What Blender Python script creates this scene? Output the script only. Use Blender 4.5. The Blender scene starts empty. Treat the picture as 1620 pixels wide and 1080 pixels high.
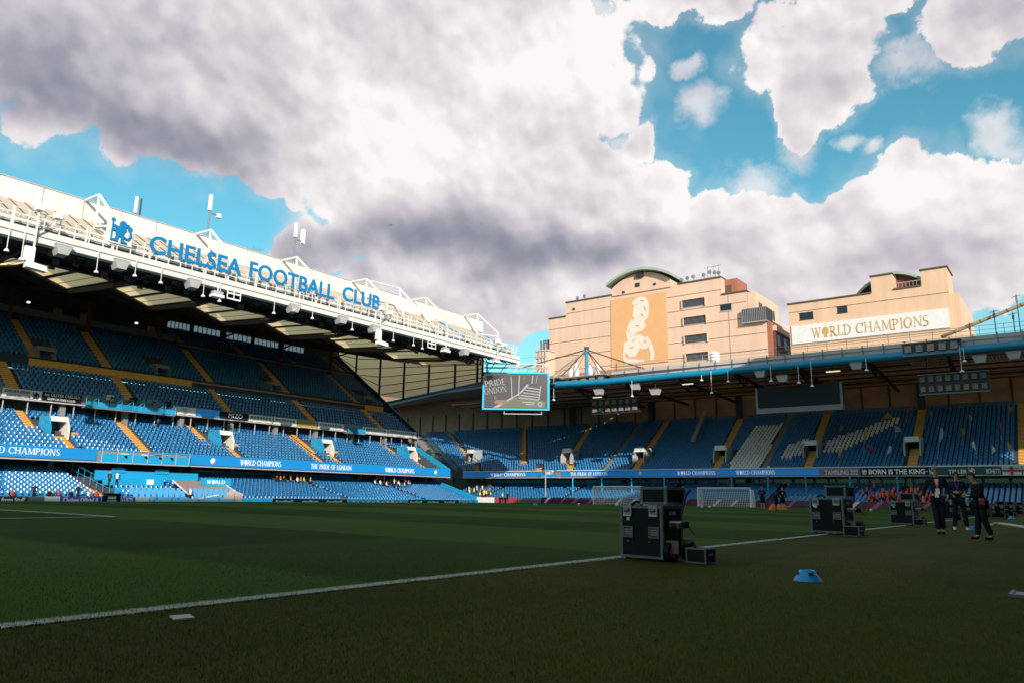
import bpy, bmesh, math, random
import numpy as np
from mathutils import Vector, Matrix

random.seed(7)
rng = np.random.default_rng(7)
S = bpy.context.scene
COL = S.collection
PI = math.pi

# ------------------------------------------------------------------ camera
CAM_H = 0.87
F_PX = 1188.0
YAW, PITCH, ROLL = math.radians(36.78), math.radians(11.7), math.radians(0.78)
fw = np.array([-math.sin(YAW) * math.cos(PITCH), math.cos(YAW) * math.cos(PITCH), math.sin(PITCH)])
r0 = np.array([math.cos(YAW), math.sin(YAW), 0.0])
u0 = np.cross(r0, fw)
rt = math.cos(ROLL) * r0 + math.sin(ROLL) * u0
up = -math.sin(ROLL) * r0 + math.cos(ROLL) * u0
RC = np.stack([rt, up, -fw], 1)
cd = bpy.data.cameras.new("camera")
cam = bpy.data.objects.new("camera", cd)
COL.objects.link(cam)
cd.sensor_width = 36.0
cd.lens = F_PX / 1620.0 * 36.0
cd.clip_start = 0.05
cd.clip_end = 6000
m4 = Matrix.Identity(4)
for i in range(3):
    for j in range(3):
        m4[i][j] = RC[i, j]
m4[2][3] = CAM_H
cam.matrix_world = m4
S.camera = cam
CAMP = np.array([0, 0, CAM_H])


def ray(px, py):
    return RC @ np.array([px - 810.0, -(py - 540.0), -F_PX])


def onz(px, py, z=0.0):
    d = ray(px, py)
    return CAMP + d * ((z - CAM_H) / d[2])


def onx(px, py, x):
    d = ray(px, py)
    return CAMP + d * (x / d[0])


def ony(px, py, y):
    d = ray(px, py)
    return CAMP + d * (y / d[1])


# ------------------------------------------------------------------ light and sky
SUN = np.array([0.80, -0.60, 0.41])
SUN = SUN / np.linalg.norm(SUN)
SUN_EL = math.asin(SUN[2])
SUN_ROT = math.atan2(SUN[0], SUN[1])
ld = bpy.data.lights.new("sun", "SUN")
sun = bpy.data.objects.new("sun", ld)
COL.objects.link(sun)
ld.energy = 5.0
ld.angle = math.radians(0.53)
ld.color = (1.0, 0.90, 0.79)
sun.rotation_euler = Vector(SUN.tolist()).to_track_quat("Z", "Y").to_euler()
sun.location = (60, -50, 80)

W = bpy.data.worlds.new("World")
S.world = W
W.use_nodes = True
nt = W.node_tree
for n in list(nt.nodes):
    nt.nodes.remove(n)
NL = nt.links.new


def nd(t, **kw):
    n = nt.nodes.new(t)
    for k, v in kw.items():
        setattr(n, k, v)
    return n


def mth(op, a, b=None, c=None, clamp=False):
    n = nd("ShaderNodeMath", operation=op, use_clamp=clamp)
    for i, x in enumerate((a, b, c)):
        if x is None:
            continue
        if isinstance(x, (int, float)):
            n.inputs[i].default_value = x
        else:
            NL(x, n.inputs[i])
    return n.outputs[0]


def rng_map(v, a, b, c=0.0, d=1.0, kind="SMOOTHSTEP"):
    n = nd("ShaderNodeMapRange", interpolation_type=kind)
    NL(v, n.inputs[0])
    for i, x in enumerate((a, b, c, d)):
        n.inputs[i + 1].default_value = x
    return n.outputs[0]


tc = nd("ShaderNodeTexCoord")
sp = nd("ShaderNodeSeparateXYZ")
NL(tc.outputs["Generated"], sp.inputs[0])
# azimuth measured from the bearing of the far left corner, elevation
cy_, sy_ = math.cos(YAW), math.sin(YAW)
along = mth("ADD", mth("MULTIPLY", sp.outputs[0], -sy_), mth("MULTIPLY", sp.outputs[1], cy_))
side = mth("ADD", mth("MULTIPLY", sp.outputs[0], cy_), mth("MULTIPLY", sp.outputs[1], sy_))
az = mth("ARCTAN2", side, along)
el = mth("ARCSINE", sp.outputs[2])
cb = nd("ShaderNodeCombineXYZ")
NL(az, cb.inputs[0])
NL(el, cb.inputs[1])
AE = cb.outputs[0]


def azel(px, py):
    d = ray(px, py)
    d = d / np.linalg.norm(d)
    a = math.atan2(d[0] * cy_ + d[1] * sy_, -d[0] * sy_ + d[1] * cy_)
    return a, math.asin(d[2])


# billow: domain-warped noise on the direction vector
wn = nd("ShaderNodeTexNoise", noise_dimensions="3D")
NL(tc.outputs["Generated"], wn.inputs["Vector"])
wn.inputs["Scale"].default_value = 7.0
wn.inputs["Detail"].default_value = 9.0
wn.inputs["Roughness"].default_value = 0.6
warp = nd("ShaderNodeVectorMath", operation="SUBTRACT")
NL(wn.outputs["Color"], warp.inputs[0])
warp.inputs[1].default_value = (0.5, 0.5, 0.5)
wsc = nd("ShaderNodeVectorMath", operation="SCALE")
NL(warp.outputs[0], wsc.inputs[0])
wsc.inputs["Scale"].default_value = 0.13
wad = nd("ShaderNodeVectorMath", operation="ADD")
NL(AE, wad.inputs[0])
NL(wsc.outputs[0], wad.inputs[1])
AEW = wad.outputs[0]
wad2 = nd("ShaderNodeVectorMath", operation="ADD")
NL(tc.outputs["Generated"], wad2.inputs[0])
NL(wsc.outputs[0], wad2.inputs[1])


# a gentler, smoother warp for the broad light and shade inside the clouds
wn2 = nd("ShaderNodeTexNoise", noise_dimensions="3D")
NL(tc.outputs["Generated"], wn2.inputs["Vector"])
wn2.inputs["Scale"].default_value = 6.0
wn2.inputs["Detail"].default_value = 2.5
wn2.inputs["Roughness"].default_value = 0.5
wq = nd("ShaderNodeVectorMath", operation="SUBTRACT")
NL(wn2.outputs["Color"], wq.inputs[0])
wq.inputs[1].default_value = (0.5, 0.5, 0.5)
wq2 = nd("ShaderNodeVectorMath", operation="SCALE")
NL(wq.outputs[0], wq2.inputs[0])
wq2.inputs["Scale"].default_value = 0.16
wq3 = nd("ShaderNodeVectorMath", operation="ADD")
NL(AE, wq3.inputs[0])
NL(wq2.outputs[0], wq3.inputs[1])
AES = wq3.outputs[0]


def lobe(px, py, rx, ry, rot=0.0, vec=None):
    """distance from a cloud centre in units of its own radii (directions in the sky, not pixels)"""
    a, e = azel(px, py)
    a1, e1 = azel(px + rx, py)
    a2, e2 = azel(px, py - ry)
    n = nd("ShaderNodeMapping", vector_type="TEXTURE")
    NL(vec or AEW, n.inputs[0])
    n.inputs["Location"].default_value = (a, e, 0)
    n.inputs["Rotation"].default_value = (0, 0, rot)
    n.inputs["Scale"].default_value = (math.hypot(a1 - a, e1 - e), math.hypot(a2 - a, e2 - e), 1e6)
    l = nd("ShaderNodeVectorMath", operation="LENGTH")
    NL(n.outputs[0], l.inputs[0])
    return l.outputs["Value"]


CLOUDS = [(70, 60, 520, 178, 0.05), (560, 130, 330, 235, -0.2), (790, 110, 228, 190, 0), (850, 300, 190, 150, 0), (700, 350, 230, 95, 0),
          (1055, 330, 52, 78, 0), (1140, 350, 140, 62, 0), (1250, 385, 170, 90, 0), (1490, 325, 155, 98, 0), (1330, 440, 420, 105, 0),
          (900, 450, 330, 95, 0), (1275, 80, 118, 76, 0), (1290, 140, 75, 60, 0), (1262, 195, 34, 48, 0), (1110, 5, 90, 52, 0), (1560, 38, 135, 76, 0),
          (1350, 0, 150, 34, 0), (492, 392, 58, 50, 0),
          (640, 470, 150, 62, 0), (1010, 225, 40, 40, 0), (330, 190, 200, 96, -0.3), (1620, 270, 60, 50, 0)]
WISPS = [(1600, 200, 70, 42, -0.3), (1112, 176, 44, 38, 0), (1092, 125, 30, 20, 0), (1262, 225, 40, 50, 0), (1335, 235, 26, 22, 0), (1370, 245, 18, 26, 0), (985, 225, 60, 50, 0.4), (1190, 290, 60, 40, 0), (470, 360, 60, 40, 0), (320, 265, 60, 22, 0), (960, 15, 60, 30, 0), (1430, 115, 90, 50, 0), (1040, 20, 60, 40, 0)]
d_min = None
for c in CLOUDS:
    l = lobe(*c)
    d_min = l if d_min is None else mth("SMOOTH_MIN", d_min, l, 0.12)
# outside the framed part of the sky the same kind of broken cloud goes on
gn = nd("ShaderNodeTexNoise", noise_dimensions="3D")
NL(wad2.outputs[0], gn.inputs["Vector"])
gn.inputs["Scale"].default_value = 2.6
gn.inputs["Detail"].default_value = 4.0
gen = rng_map(gn.outputs["Fac"], 0.35, 0.65, 1.9, 0.3, "LINEAR")
inside = rng_map(lobe(810, 330, 1150, 640, 0, AE), 0.85, 1.05)
mixd = nd("ShaderNodeMix", data_type="FLOAT")
NL(inside, mixd.inputs[0])
NL(d_min, mixd.inputs[2])
NL(gen, mixd.inputs[3])
dist = mixd.outputs[0]
fn = nd("ShaderNodeTexNoise", noise_dimensions="3D")
NL(wad2.outputs[0], fn.inputs["Vector"])
fn.inputs["Scale"].default_value = 17.0
fn.inputs["Detail"].default_value = 11.0
fn.inputs["Roughness"].default_value = 0.66
bq = nd("ShaderNodeVectorMath", operation="SCALE")
NL(wsc.outputs[0], bq.inputs[0])
bq.inputs["Scale"].default_value = 0.45
bq2 = nd("ShaderNodeVectorMath", operation="ADD")
NL(AE, bq2.inputs[0])
NL(bq.outputs[0], bq2.inputs[1])
bvec = bq2.outputs[0]
ev = nd("ShaderNodeTexVoronoi", voronoi_dimensions="2D", feature="SMOOTH_F1")
NL(bvec, ev.inputs["Vector"])
ev.inputs["Scale"].default_value = 15.0
ev.inputs["Smoothness"].default_value = 0.5
ev2 = nd("ShaderNodeTexVoronoi", voronoi_dimensions="2D", feature="SMOOTH_F1")
NL(bvec, ev2.inputs["Vector"])
ev2.inputs["Scale"].default_value = 34.0
ev2.inputs["Smoothness"].default_value = 0.5
dist = mth("ADD", dist, mth("MULTIPLY", mth("SUBTRACT", ev.outputs["Distance"], 0.40), 0.38))
dist = mth("ADD", dist, mth("MULTIPLY", mth("SUBTRACT", ev2.outputs["Distance"], 0.40), 0.20))
dist2 = mth("ADD", dist, mth("MULTIPLY", mth("SUBTRACT", fn.outputs["Fac"], 0.5), 0.52))
alpha = rng_map(dist2, 1.055, 0.945)
thin = rng_map(dist2, 1.45, 0.9, 0.0, 0.22)
alpha = mth("MAXIMUM", alpha, thin)
w_min = None
for c in WISPS:
    l = lobe(*c)
    w_min = l if w_min is None else mth("MINIMUM", w_min, l)
w_min = mth("ADD", w_min, mth("MULTIPLY", mth("SUBTRACT", fn.outputs["Fac"], 0.5), 1.5))
alpha = mth("MAXIMUM", alpha, rng_map(w_min, 1.15, 0.25, 0.0, 0.72))

# relief: noise here against noise a little nearer the sun
sh = nd("ShaderNodeVectorMath", operation="ADD")
NL(tc.outputs["Generated"], sh.inputs[0])
sh.inputs[1].default_value = (0.022 * SUN[0] + 0.0, 0.022 * SUN[1], 0.020)


def puff(vec, scale, det=5.0):
    n = nd("ShaderNodeTexNoise", noise_dimensions="3D")
    NL(vec, n.inputs["Vector"])
    n.inputs["Scale"].default_value = scale
    n.inputs["Detail"].default_value = det
    n.inputs["Roughness"].default_value = 0.55
    return n.outputs["Fac"]


sh2 = nd("ShaderNodeVectorMath", operation="ADD")
NL(tc.outputs["Generated"], sh2.inputs[0])
sh2.inputs[1].default_value = (0.009 * SUN[0], 0.009 * SUN[1], 0.010)


def billow(off, scale):
    """rounded cumulus bumps"""
    v = nd("ShaderNodeVectorMath", operation="ADD")
    NL(bvec, v.inputs[0])
    v.inputs[1].default_value = off
    n = nd("ShaderNodeTexVoronoi", voronoi_dimensions="2D", feature="SMOOTH_F1")
    NL(v.outputs[0], n.inputs["Vector"])
    n.inputs["Scale"].default_value = scale
    n.inputs["Smoothness"].default_value = 0.55
    return n.outputs["Distance"]


rel = mth("MULTIPLY", mth("SUBTRACT", puff(tc.outputs["Generated"], 8.0, 2.5), puff(sh.outputs[0], 8.0, 2.5)), 0.35)
for sc_, dl, wt in ((8.0, 0.030, 0.24), (19.0, 0.012, 0.26), (38.0, 0.006, 0.16)):
    rel = mth("ADD", rel, mth("MULTIPLY", mth("SUBTRACT", billow((dl * 0.6, dl * 0.8, 0), sc_), billow((0, 0, 0), sc_)), wt))
rel = mth("ADD", rel, mth("MULTIPLY", mth("SUBTRACT", puff(tc.outputs["Generated"], 40.0, 4.0), puff(sh2.outputs[0], 40.0, 4.0)), 0.18))
LIGHTER = [(830, 100, 170, 110, 0.20), (940, 100, 90, 110, 0.16), (640, 235, 150, 90, 0.14), (760, 250, 180, 70, 0.10), (1060, 310, 55, 70, 0.20), (1130, 320, 70, 40, 0.10),
           (1490, 275, 130, 50, 0.22), (1240, 70, 90, 60, 0.06), (1210, 330, 120, 40, 0.14), (560, 160, 120, 70, 0.08), (860, 450, 190, 45, 0.06), (1250, 400, 60, 40, 0.10)]
DARKER = [(690, 385, 260, 58, 0.56), (20, 95, 190, 130, 0.46), (210, 190, 230, 55, 0.30), (330, 240, 150, 45, 0.28), (930, 395, 190, 36, 0.34), (1430, 385, 200, 28, 0.16), (740, 290, 60, 90, 0.10),
          (1180, 405, 100, 22, 0.12), (280, 60, 170, 90, 0.12), (700, 540, 260, 60, 0.18), (1560, 60, 140, 60, 0.10), (1310, 110, 60, 70, 0.05), (430, 170, 90, 60, 0.10), (870, 200, 80, 50, 0.06), (1480, 470, 200, 40, 0.03)]
bright = mth("ADD", rel, 0.81)
for (x, y, a, b, w) in LIGHTER:
    bright = mth("ADD", bright, rng_map(lobe(x, y, a, b, 0, AES), 1.3, 0.0, 0.0, w))
for (x, y, a, b, w) in DARKER:
    bright = mth("SUBTRACT", bright, rng_map(lobe(x, y, a * 1.2, b * 1.4, 0, AES), 1.2, 0.0, 0.0, w))
bright = mth("ADD", bright, mth("MULTIPLY", mth("SUBTRACT", fn.outputs["Fac"], 0.5), 0.12))
# the thin rim of a cloud is a little brighter than its body
bright = mth("ADD", bright, rng_map(dist2, 0.55, 0.98, 0.0, 0.09))
ramp = nd("ShaderNodeValToRGB")
cr = ramp.color_ramp
cr.elements[0].position = 0.0
cr.elements[0].color = (0.20, 0.215, 0.285, 1)
cr.elements[1].position = 1.0
cr.elements[1].color = (0.99, 0.96, 0.95, 1)
for p, c in ((0.35, (0.36, 0.36, 0.43)), (0.62, (0.60, 0.565, 0.62)), (0.82, (0.81, 0.76, 0.785))):
    e = cr.elements.new(p)
    e.color = (*c, 1)
NL(bright, ramp.inputs[0])
SKY_K = 0.1
csc = nd("ShaderNodeVectorMath", operation="SCALE")
NL(ramp.outputs[0], csc.inputs[0])
csc.inputs["Scale"].default_value = 0.91 / SKY_K
sky = nd("ShaderNodeTexSky", sky_type="NISHITA")
sky.sun_disc = False
sky.sun_elevation = SUN_EL
sky.sun_rotation = SUN_ROT
sky.air_density = 1.0
sky.dust_density = 0.6
sky.ozone_density = 1.6
tint = nd("ShaderNodeVectorMath", operation="MULTIPLY")
NL(sky.outputs[0], tint.inputs[0])
tint.inputs[1].default_value = (0.80, 1.72, 1.50)
mixs = nd("ShaderNodeMix", data_type="RGBA")
NL(alpha, mixs.inputs[0])
NL(tint.outputs[0], mixs.inputs[6])
NL(csc.outputs[0], mixs.inputs[7])
bg = nd("ShaderNodeBackground")
NL(mixs.outputs[2], bg.inputs[0])
bg.inputs[1].default_value = SKY_K
wo = nd("ShaderNodeOutputWorld")
NL(bg.outputs[0], wo.inputs[0])

S.view_settings.view_transform = "Standard"
S.view_settings.look = "None"
S.view_settings.exposure = 0.1
S.view_settings.gamma = 1.0
S.view_settings.use_curve_mapping = False
S.render.engine = "CYCLES"
S.cycles.max_bounces = 6
S.cycles.use_denoising = True


# ------------------------------------------------------------------ materials
MATS = {}


def M(name, rgb, rough=0.6, metal=0.0, spec=0.5, var=0.0, vs=3.0, bump=0.0, bs=40.0, emit=None, trans=None, stretch=None, detail=5.0):
    if name in MATS:
        return MATS[name]
    m = bpy.data.materials.new(name)
    m.use_nodes = True
    t = m.node_tree
    b = t.nodes["Principled BSDF"]
    b.inputs["Base Color"].default_value = (*rgb, 1)
    b.inputs["Roughness"].default_value = rough
    b.inputs["Metallic"].default_value = metal
    b.inputs["Specular IOR Level"].default_value = spec
    if var or bump:
        c = t.nodes.new("ShaderNodeTexCoord")
        mp = t.nodes.new("ShaderNodeMapping")
        t.links.new(c.outputs["Object"], mp.inputs[0])
        if stretch:
            mp.inputs["Scale"].default_value = stretch
        if var:
            n = t.nodes.new("ShaderNodeTexNoise")
            n.inputs["Scale"].default_value = vs
            n.inputs["Detail"].default_value = detail
            n.inputs["Roughness"].default_value = 0.6
            t.links.new(mp.outputs[0], n.inputs["Vector"])
            r = t.nodes.new("ShaderNodeMapRange")
            r.inputs[1].default_value = 0.25
            r.inputs[2].default_value = 0.75
            r.inputs[3].default_value = 1.0 - var
            r.inputs[4].default_value = 1.0 + var
            t.links.new(n.outputs["Fac"], r.inputs[0])
            x = t.nodes.new("ShaderNodeVectorMath")
            x.operation = "SCALE"
            x.inputs[0].default_value = rgb
            t.links.new(r.outputs[0], x.inputs["Scale"])
            t.links.new(x.outputs[0], b.inputs["Base Color"])
        if bump:
            n2 = t.nodes.new("ShaderNodeTexNoise")
            n2.inputs["Scale"].default_value = bs
            n2.inputs["Detail"].default_value = 3.0
            t.links.new(mp.outputs[0], n2.inputs["Vector"])
            bm_ = t.nodes.new("ShaderNodeBump")
            bm_.inputs["Strength"].default_value = bump
            bm_.inputs["Distance"].default_value = 0.02
            t.links.new(n2.outputs["Fac"], bm_.inputs["Height"])
            t.links.new(bm_.outputs[0], b.inputs["Normal"])
    if emit:
        b.inputs["Emission Color"].default_value = (*emit[0], 1)
        b.inputs["Emission Strength"].default_value = emit[1]
    if trans:  # thin sheet that lets light through
        tr = t.nodes.new("ShaderNodeBsdfTranslucent")
        tr.inputs[0].default_value = (*trans[0], 1)
        mx = t.nodes.new("ShaderNodeMixShader")
        mx.inputs[0].default_value = trans[1]
        t.links.new(b.outputs[0], mx.inputs[1])
        t.links.new(tr.outputs[0], mx.inputs[2])
        t.links.new(mx.outputs[0], t.nodes["Material Output"].inputs[0])
    MATS[name] = m
    return m


def glass_mat(name, rgb, a):
    m = bpy.data.materials.new(name)
    m.use_nodes = True
    t = m.node_tree
    b = t.nodes["Principled BSDF"]
    b.inputs["Base Color"].default_value = (*rgb, 1)
    b.inputs["Roughness"].default_value = 0.08
    tr = t.nodes.new("ShaderNodeBsdfTransparent")
    mx = t.nodes.new("ShaderNodeMixShader")
    mx.inputs[0].default_value = a
    t.links.new(b.outputs[0], mx.inputs[1])
    t.links.new(tr.outputs[0], mx.inputs[2])
    t.links.new(mx.outputs[0], t.nodes["Material Output"].inputs[0])
    return m


m_white = M("white_paint", (0.74, 0.70, 0.64), 0.5, var=0.13, vs=0.8, stretch=(1, 1, 0.25), detail=7.0)
m_steel = M("white_steel", (0.69, 0.68, 0.66), 0.45, var=0.07, vs=1.5)
m_cream = M("roof_sheet", (0.52, 0.43, 0.335), 0.5, var=0.10, vs=0.8, stretch=(1, 1, 1))
m_beige = M("cladding_sheet", (0.50, 0.40, 0.25), 0.6, var=0.12, vs=0.5, trans=((1.0, 0.80, 0.48), 0.92))
m_dark = M("dark_steel", (0.035, 0.032, 0.032), 0.55, var=0.2, vs=1.0)
m_brown = M("brown_steel", (0.11, 0.075, 0.05), 0.6, var=0.2, vs=1.0)
m_rust = M("rust_steel", (0.16, 0.055, 0.045), 0.6, var=0.15, vs=1.0)
m_conc = M("concrete", (0.23, 0.23, 0.23), 0.85, var=0.18, vs=0.9, bump=0.2, bs=12)
m_concd = M("dark_concrete", (0.05, 0.06, 0.075), 0.85, var=0.25, vs=0.7)
m_navy = M("navy_wall", (0.010, 0.03, 0.065), 0.6, var=0.2, vs=0.7)
m_seat = M("blue_seat_plastic", (0.024, 0.195, 0.46), 0.33, spec=0.85, var=0.30, vs=1.6)
m_seatw = M("white_seat_plastic", (0.82, 0.82, 0.80), 0.4, var=0.08, vs=1.2)
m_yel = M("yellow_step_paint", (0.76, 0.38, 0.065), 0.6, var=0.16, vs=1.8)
m_pipe = M("tan_pipe_paint", (0.42, 0.27, 0.16), 0.5, var=0.1, vs=1.0)
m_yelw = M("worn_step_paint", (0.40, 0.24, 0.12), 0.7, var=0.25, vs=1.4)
m_sky = M("sky_blue_panel", (0.012, 0.33, 0.62), 0.38, var=0.07, vs=0.5)
m_led = M("blue_banner", (0.006, 0.22, 0.52), 0.45, emit=((0.003, 0.075, 0.27), 0.55))
m_ledt = M("lit_white_print", (0.8, 0.8, 0.8), 0.5, emit=((0.8, 0.85, 0.9), 0.28))
m_blue = M("royal_blue_letter", (0.006, 0.20, 0.47), 0.45, spec=0.2)
m_tube = M("blue_tube_paint", (0.008, 0.23, 0.40), 0.32, var=0.10, vs=0.6)
m_text = M("white_print", (0.85, 0.85, 0.83), 0.5)
m_grey = M("grey_panel", (0.20, 0.21, 0.23), 0.55, var=0.12, vs=0.8)
m_greyl = M("pale_grey_panel", (0.45, 0.44, 0.44), 0.5, var=0.1, vs=0.8)
m_wood = M("brown_wall_panel", (0.34, 0.20, 0.12), 0.6, var=0.25, vs=0.5)
m_soff2 = M("brown_soffit_sheet", (0.30, 0.18, 0.11), 0.6, var=0.2, vs=0.4)
m_soff = M("tan_soffit_sheet", (0.62, 0.42, 0.27), 0.6, var=0.25, vs=0.4, trans=((0.62, 0.36, 0.18), 0.16))
m_black = M("black_paint", (0.004, 0.004, 0.006), 0.6, spec=0.15, var=0.7, vs=16, detail=8.0)
m_alu = M("aluminium_edging", (0.115, 0.115, 0.12), 0.5, metal=0.3, spec=0.3, var=0.15, vs=9)
m_lamp = M("lit_lamp", (0.9, 0.9, 0.85), 0.5, emit=((1.0, 0.97, 0.9), 2.5))
m_tinted = glass_mat("tinted_pane", (0.02, 0.03, 0.04), 0.25)
m_clear = glass_mat("clear_pane", (0.5, 0.55, 0.6), 0.8)
m_milk = M("milky_pane", (0.75, 0.77, 0.80), 0.4, trans=((0.85, 0.88, 0.92), 0.8))
m_skylight = M("translucent_rooflight", (0.55, 0.47, 0.30), 0.6, var=0.10, vs=1.0, trans=((1.0, 0.75, 0.40), 0.95))
m_render = M("peach_render", (0.70, 0.475, 0.355), 0.8, var=0.11, vs=0.5, bump=0.1, bs=6, stretch=(1, 1, 0.16), detail=7.0)
m_render2 = M("tan_render", (0.68, 0.455, 0.31), 0.8, var=0.11, vs=0.5, bump=0.1, bs=6, stretch=(1, 1, 0.16), detail=7.0)
m_mural = M("orange_mural_sheet", (0.70, 0.385, 0.18), 0.7, var=0.05, vs=0.3)
m_muralw = M("mural_white_print", (0.74, 0.64, 0.56), 0.7, var=0.08, vs=0.8)
m_copper = M("green_copper", (0.36, 0.43, 0.375), 0.55, var=0.12, vs=0.5)
m_brickr = M("dark_brick", (0.13, 0.045, 0.04), 0.85, var=0.2, vs=1.5)
m_brickb = M("orange_brick", (0.36, 0.13, 0.08), 0.85, var=0.15, vs=1.5)
m_goldt = M("gold_print", (0.55, 0.33, 0.11), 0.55, var=0.08, vs=0.5)
m_maroon = M("maroon_board", (0.085, 0.016, 0.045), 0.45, var=0.2, vs=0.3)
m_pink = M("pink_stripe", (0.42, 0.10, 0.18), 0.5)
m_purple = M("purple_board", (0.10, 0.07, 0.42), 0.45)
m_green = M("green_banner_cloth", (0.012, 0.085, 0.075), 0.7, var=0.15, vs=1.0)
m_clothw = M("white_cloth", (0.70, 0.69, 0.70), 0.8, var=0.08, vs=2.0)
m_clothy = M("yellow_cloth", (0.52, 0.30, 0.05), 0.8, var=0.1, vs=2.0)
m_clothr = M("red_cloth", (0.42, 0.05, 0.07), 0.8, var=0.1, vs=2.0)
m_clothl = M("lilac_cloth", (0.42, 0.40, 0.62), 0.8, var=0.1, vs=2.0)
m_orange = M("orange_bib", (0.85, 0.13, 0.03), 0.7, var=0.1, vs=6)
m_redbib = M("red_bib", (0.62, 0.05, 0.05), 0.7, var=0.1, vs=6)
m_hivis = M("yellow_bib", (0.75, 0.62, 0.06), 0.7)
m_navycl = M("navy_cloth", (0.018, 0.021, 0.034), 0.85, spec=0.1, var=0.2, vs=8, bump=0.25, bs=14)
m_blackcl = M("black_cloth", (0.013, 0.013, 0.014), 0.85, spec=0.1, var=0.2, vs=8, bump=0.25, bs=14)
m_skin = M("skin", (0.52, 0.27, 0.19), 0.5, var=0.08, vs=14)
m_skinb = M("dark_skin", (0.16, 0.085, 0.055), 0.5, var=0.08, vs=14)
m_hairg = M("grey_hair", (0.16, 0.14, 0.13), 0.7, var=0.3, vs=40)
m_hair = M("dark_hair", (0.025, 0.018, 0.014), 0.6, var=0.3, vs=40)
m_cone = M("blue_marker_plastic", (0.010, 0.29, 0.62), 0.42, var=0.06, vs=8)
m_net = M("net_cord", (0.86, 0.85, 0.83), 0.7)  # cord colour raised to stand in for sun on the left net


# ------------------------------------------------------------------ mesh helpers
def wl(o):
    v = Vector((0, 0, 0))
    while o is not None:
        v += Vector(o.location)
        o = o.parent
    return v


class MB:
    def __init__(self):
        self.v, self.f, self.mi, self.mat, self.sm = [], [], [], [], []

    def mi_of(self, m):
        if m not in self.mat:
            self.mat.append(m)
        return self.mat.index(m)

    def add(self, vs, fs, m, smooth=False):
        k = len(self.v)
        self.v.extend([tuple(map(float, p)) for p in vs])
        i = self.mi_of(m)
        for q in fs:
            self.f.append([k + a for a in q])
            self.mi.append(i)
            self.sm.append(smooth)
        return self

    def box(self, x0, x1, y0, y1, z0, z1, m):
        vs = [(x, y, z) for z in (z0, z1) for y in (y0, y1) for x in (x0, x1)]
        return self.add(vs, [(0, 2, 3, 1), (4, 5, 7, 6), (0, 1, 5, 4), (2, 6, 7, 3), (0, 4, 6, 2), (1, 3, 7, 5)], m)

    def hexa(self, p8, m):
        return self.add(p8, [(0, 3, 2, 1), (4, 5, 6, 7), (0, 1, 5, 4), (1, 2, 6, 5), (2, 3, 7, 6), (3, 0, 4, 7)], m)

    def bar(self, p, q, w, h, m, upv=(0, 0, 1)):
        p, q = np.array(p, float), np.array(q, float)
        d = q - p
        L = np.linalg.norm(d)
        if L < 1e-6:
            return self
        d /= L
        u = np.array(upv, float)
        if abs(d @ u) > 0.98:
            u = np.array((1.0, 0, 0))
        s = np.cross(d, u)
        s /= np.linalg.norm(s)
        u = np.cross(s, d)
        a, b = s * w / 2, u * h / 2
        return self.hexa([p - a - b, p + a - b, p + a + b, p - a + b, q - a - b, q + a - b, q + a + b, q - a + b], m)

    def tube(self, pts, r, m, n=8, cap=True, smooth=True):
        pts = [np.array(p, float) for p in pts]
        rr = r if isinstance(r, (list, tuple)) else [r] * len(pts)
        rings = []
        ref = np.array((0, 0, 1.0))
        for i, p in enumerate(pts):
            d = pts[min(i + 1, len(pts) - 1)] - pts[max(i - 1, 0)]
            d /= np.linalg.norm(d) + 1e-12
            if abs(d @ ref) > 0.97:
                ref = np.array((1.0, 0, 0))
            s = np.cross(d, ref)
            s /= np.linalg.norm(s)
            u = np.cross(s, d)
            rings.append([p + rr[i] * (math.cos(2 * PI * k / n) * s + math.sin(2 * PI * k / n) * u) for k in range(n)])
        vs = [v for ring in rings for v in ring]
        fs = []
        for i in range(len(pts) - 1):
            for k in range(n):
                a, b = i * n + k, i * n + (k + 1) % n
                fs.append((a, b, b + n, a + n))
        self.add(vs, fs, m, smooth)
        if cap:
            self.add(rings[0], [tuple(range(n))[::-1]], m)
            self.add(rings[-1], [tuple(range(n))], m)
        return self

    def prism(self, poly, fr, d0, d1, m):
        """poly in 2-D, fr(u, v, w) to world, extruded w from d0 to d1"""
        n = len(poly)
        vs = [fr(a, b, d0) for a, b in poly] + [fr(a, b, d1) for a, b in poly]
        fs = [tuple(range(n))[::-1], tuple(range(n, 2 * n))] + [(i, (i + 1) % n, n + (i + 1) % n, n + i) for i in range(n)]
        return self.add(vs, fs, m)

    def lathe(self, prof, c, m, n=20, smooth=True):
        c = np.array(c, float)
        vs = [c + (r * math.cos(2 * PI * k / n), r * math.sin(2 * PI * k / n), z) for r, z in prof for k in range(n)]
        fs = [(i * n + k, i * n + (k + 1) % n, (i + 1) * n + (k + 1) % n, (i + 1) * n + k) for i in range(len(prof) - 1) for k in range(n)]
        return self.add(vs, fs, m, smooth)

    def mesh(self, name, off=(0, 0, 0)):
        me = bpy.data.meshes.new(name)
        o = Vector(off)
        me.from_pydata([(a - o.x, b - o.y, c - o.z) for a, b, c in self.v], [], self.f)
        for m in self.mat:
            me.materials.append(m)
        if self.f:
            me.polygons.foreach_set("material_index", self.mi)
            me.polygons.foreach_set("use_smooth", self.sm)
        me.update()
        return me

    def build(self, name, parent=None, local=False, at=None):
        off = Vector((0, 0, 0)) if local else (wl(parent) if parent else Vector(at or (0, 0, 0)))
        me = self.mesh(name, off)
        o = bpy.data.objects.new(name, me)
        COL.objects.link(o)
        if parent:
            o.parent = parent
        elif at is not None:
            o.location = at
        return o


def box(x0, x1, y0, y1, z0, z1, m):
    return MB().box(x0, x1, y0, y1, z0, z1, m)


def tag(o, label=None, cat=None, group=None, kind=None):
    if label:
        o["label"] = label
    if cat:
        o["category"] = cat
    if group:
        o["group"] = group
    if kind:
        o["kind"] = kind
    return o


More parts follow.
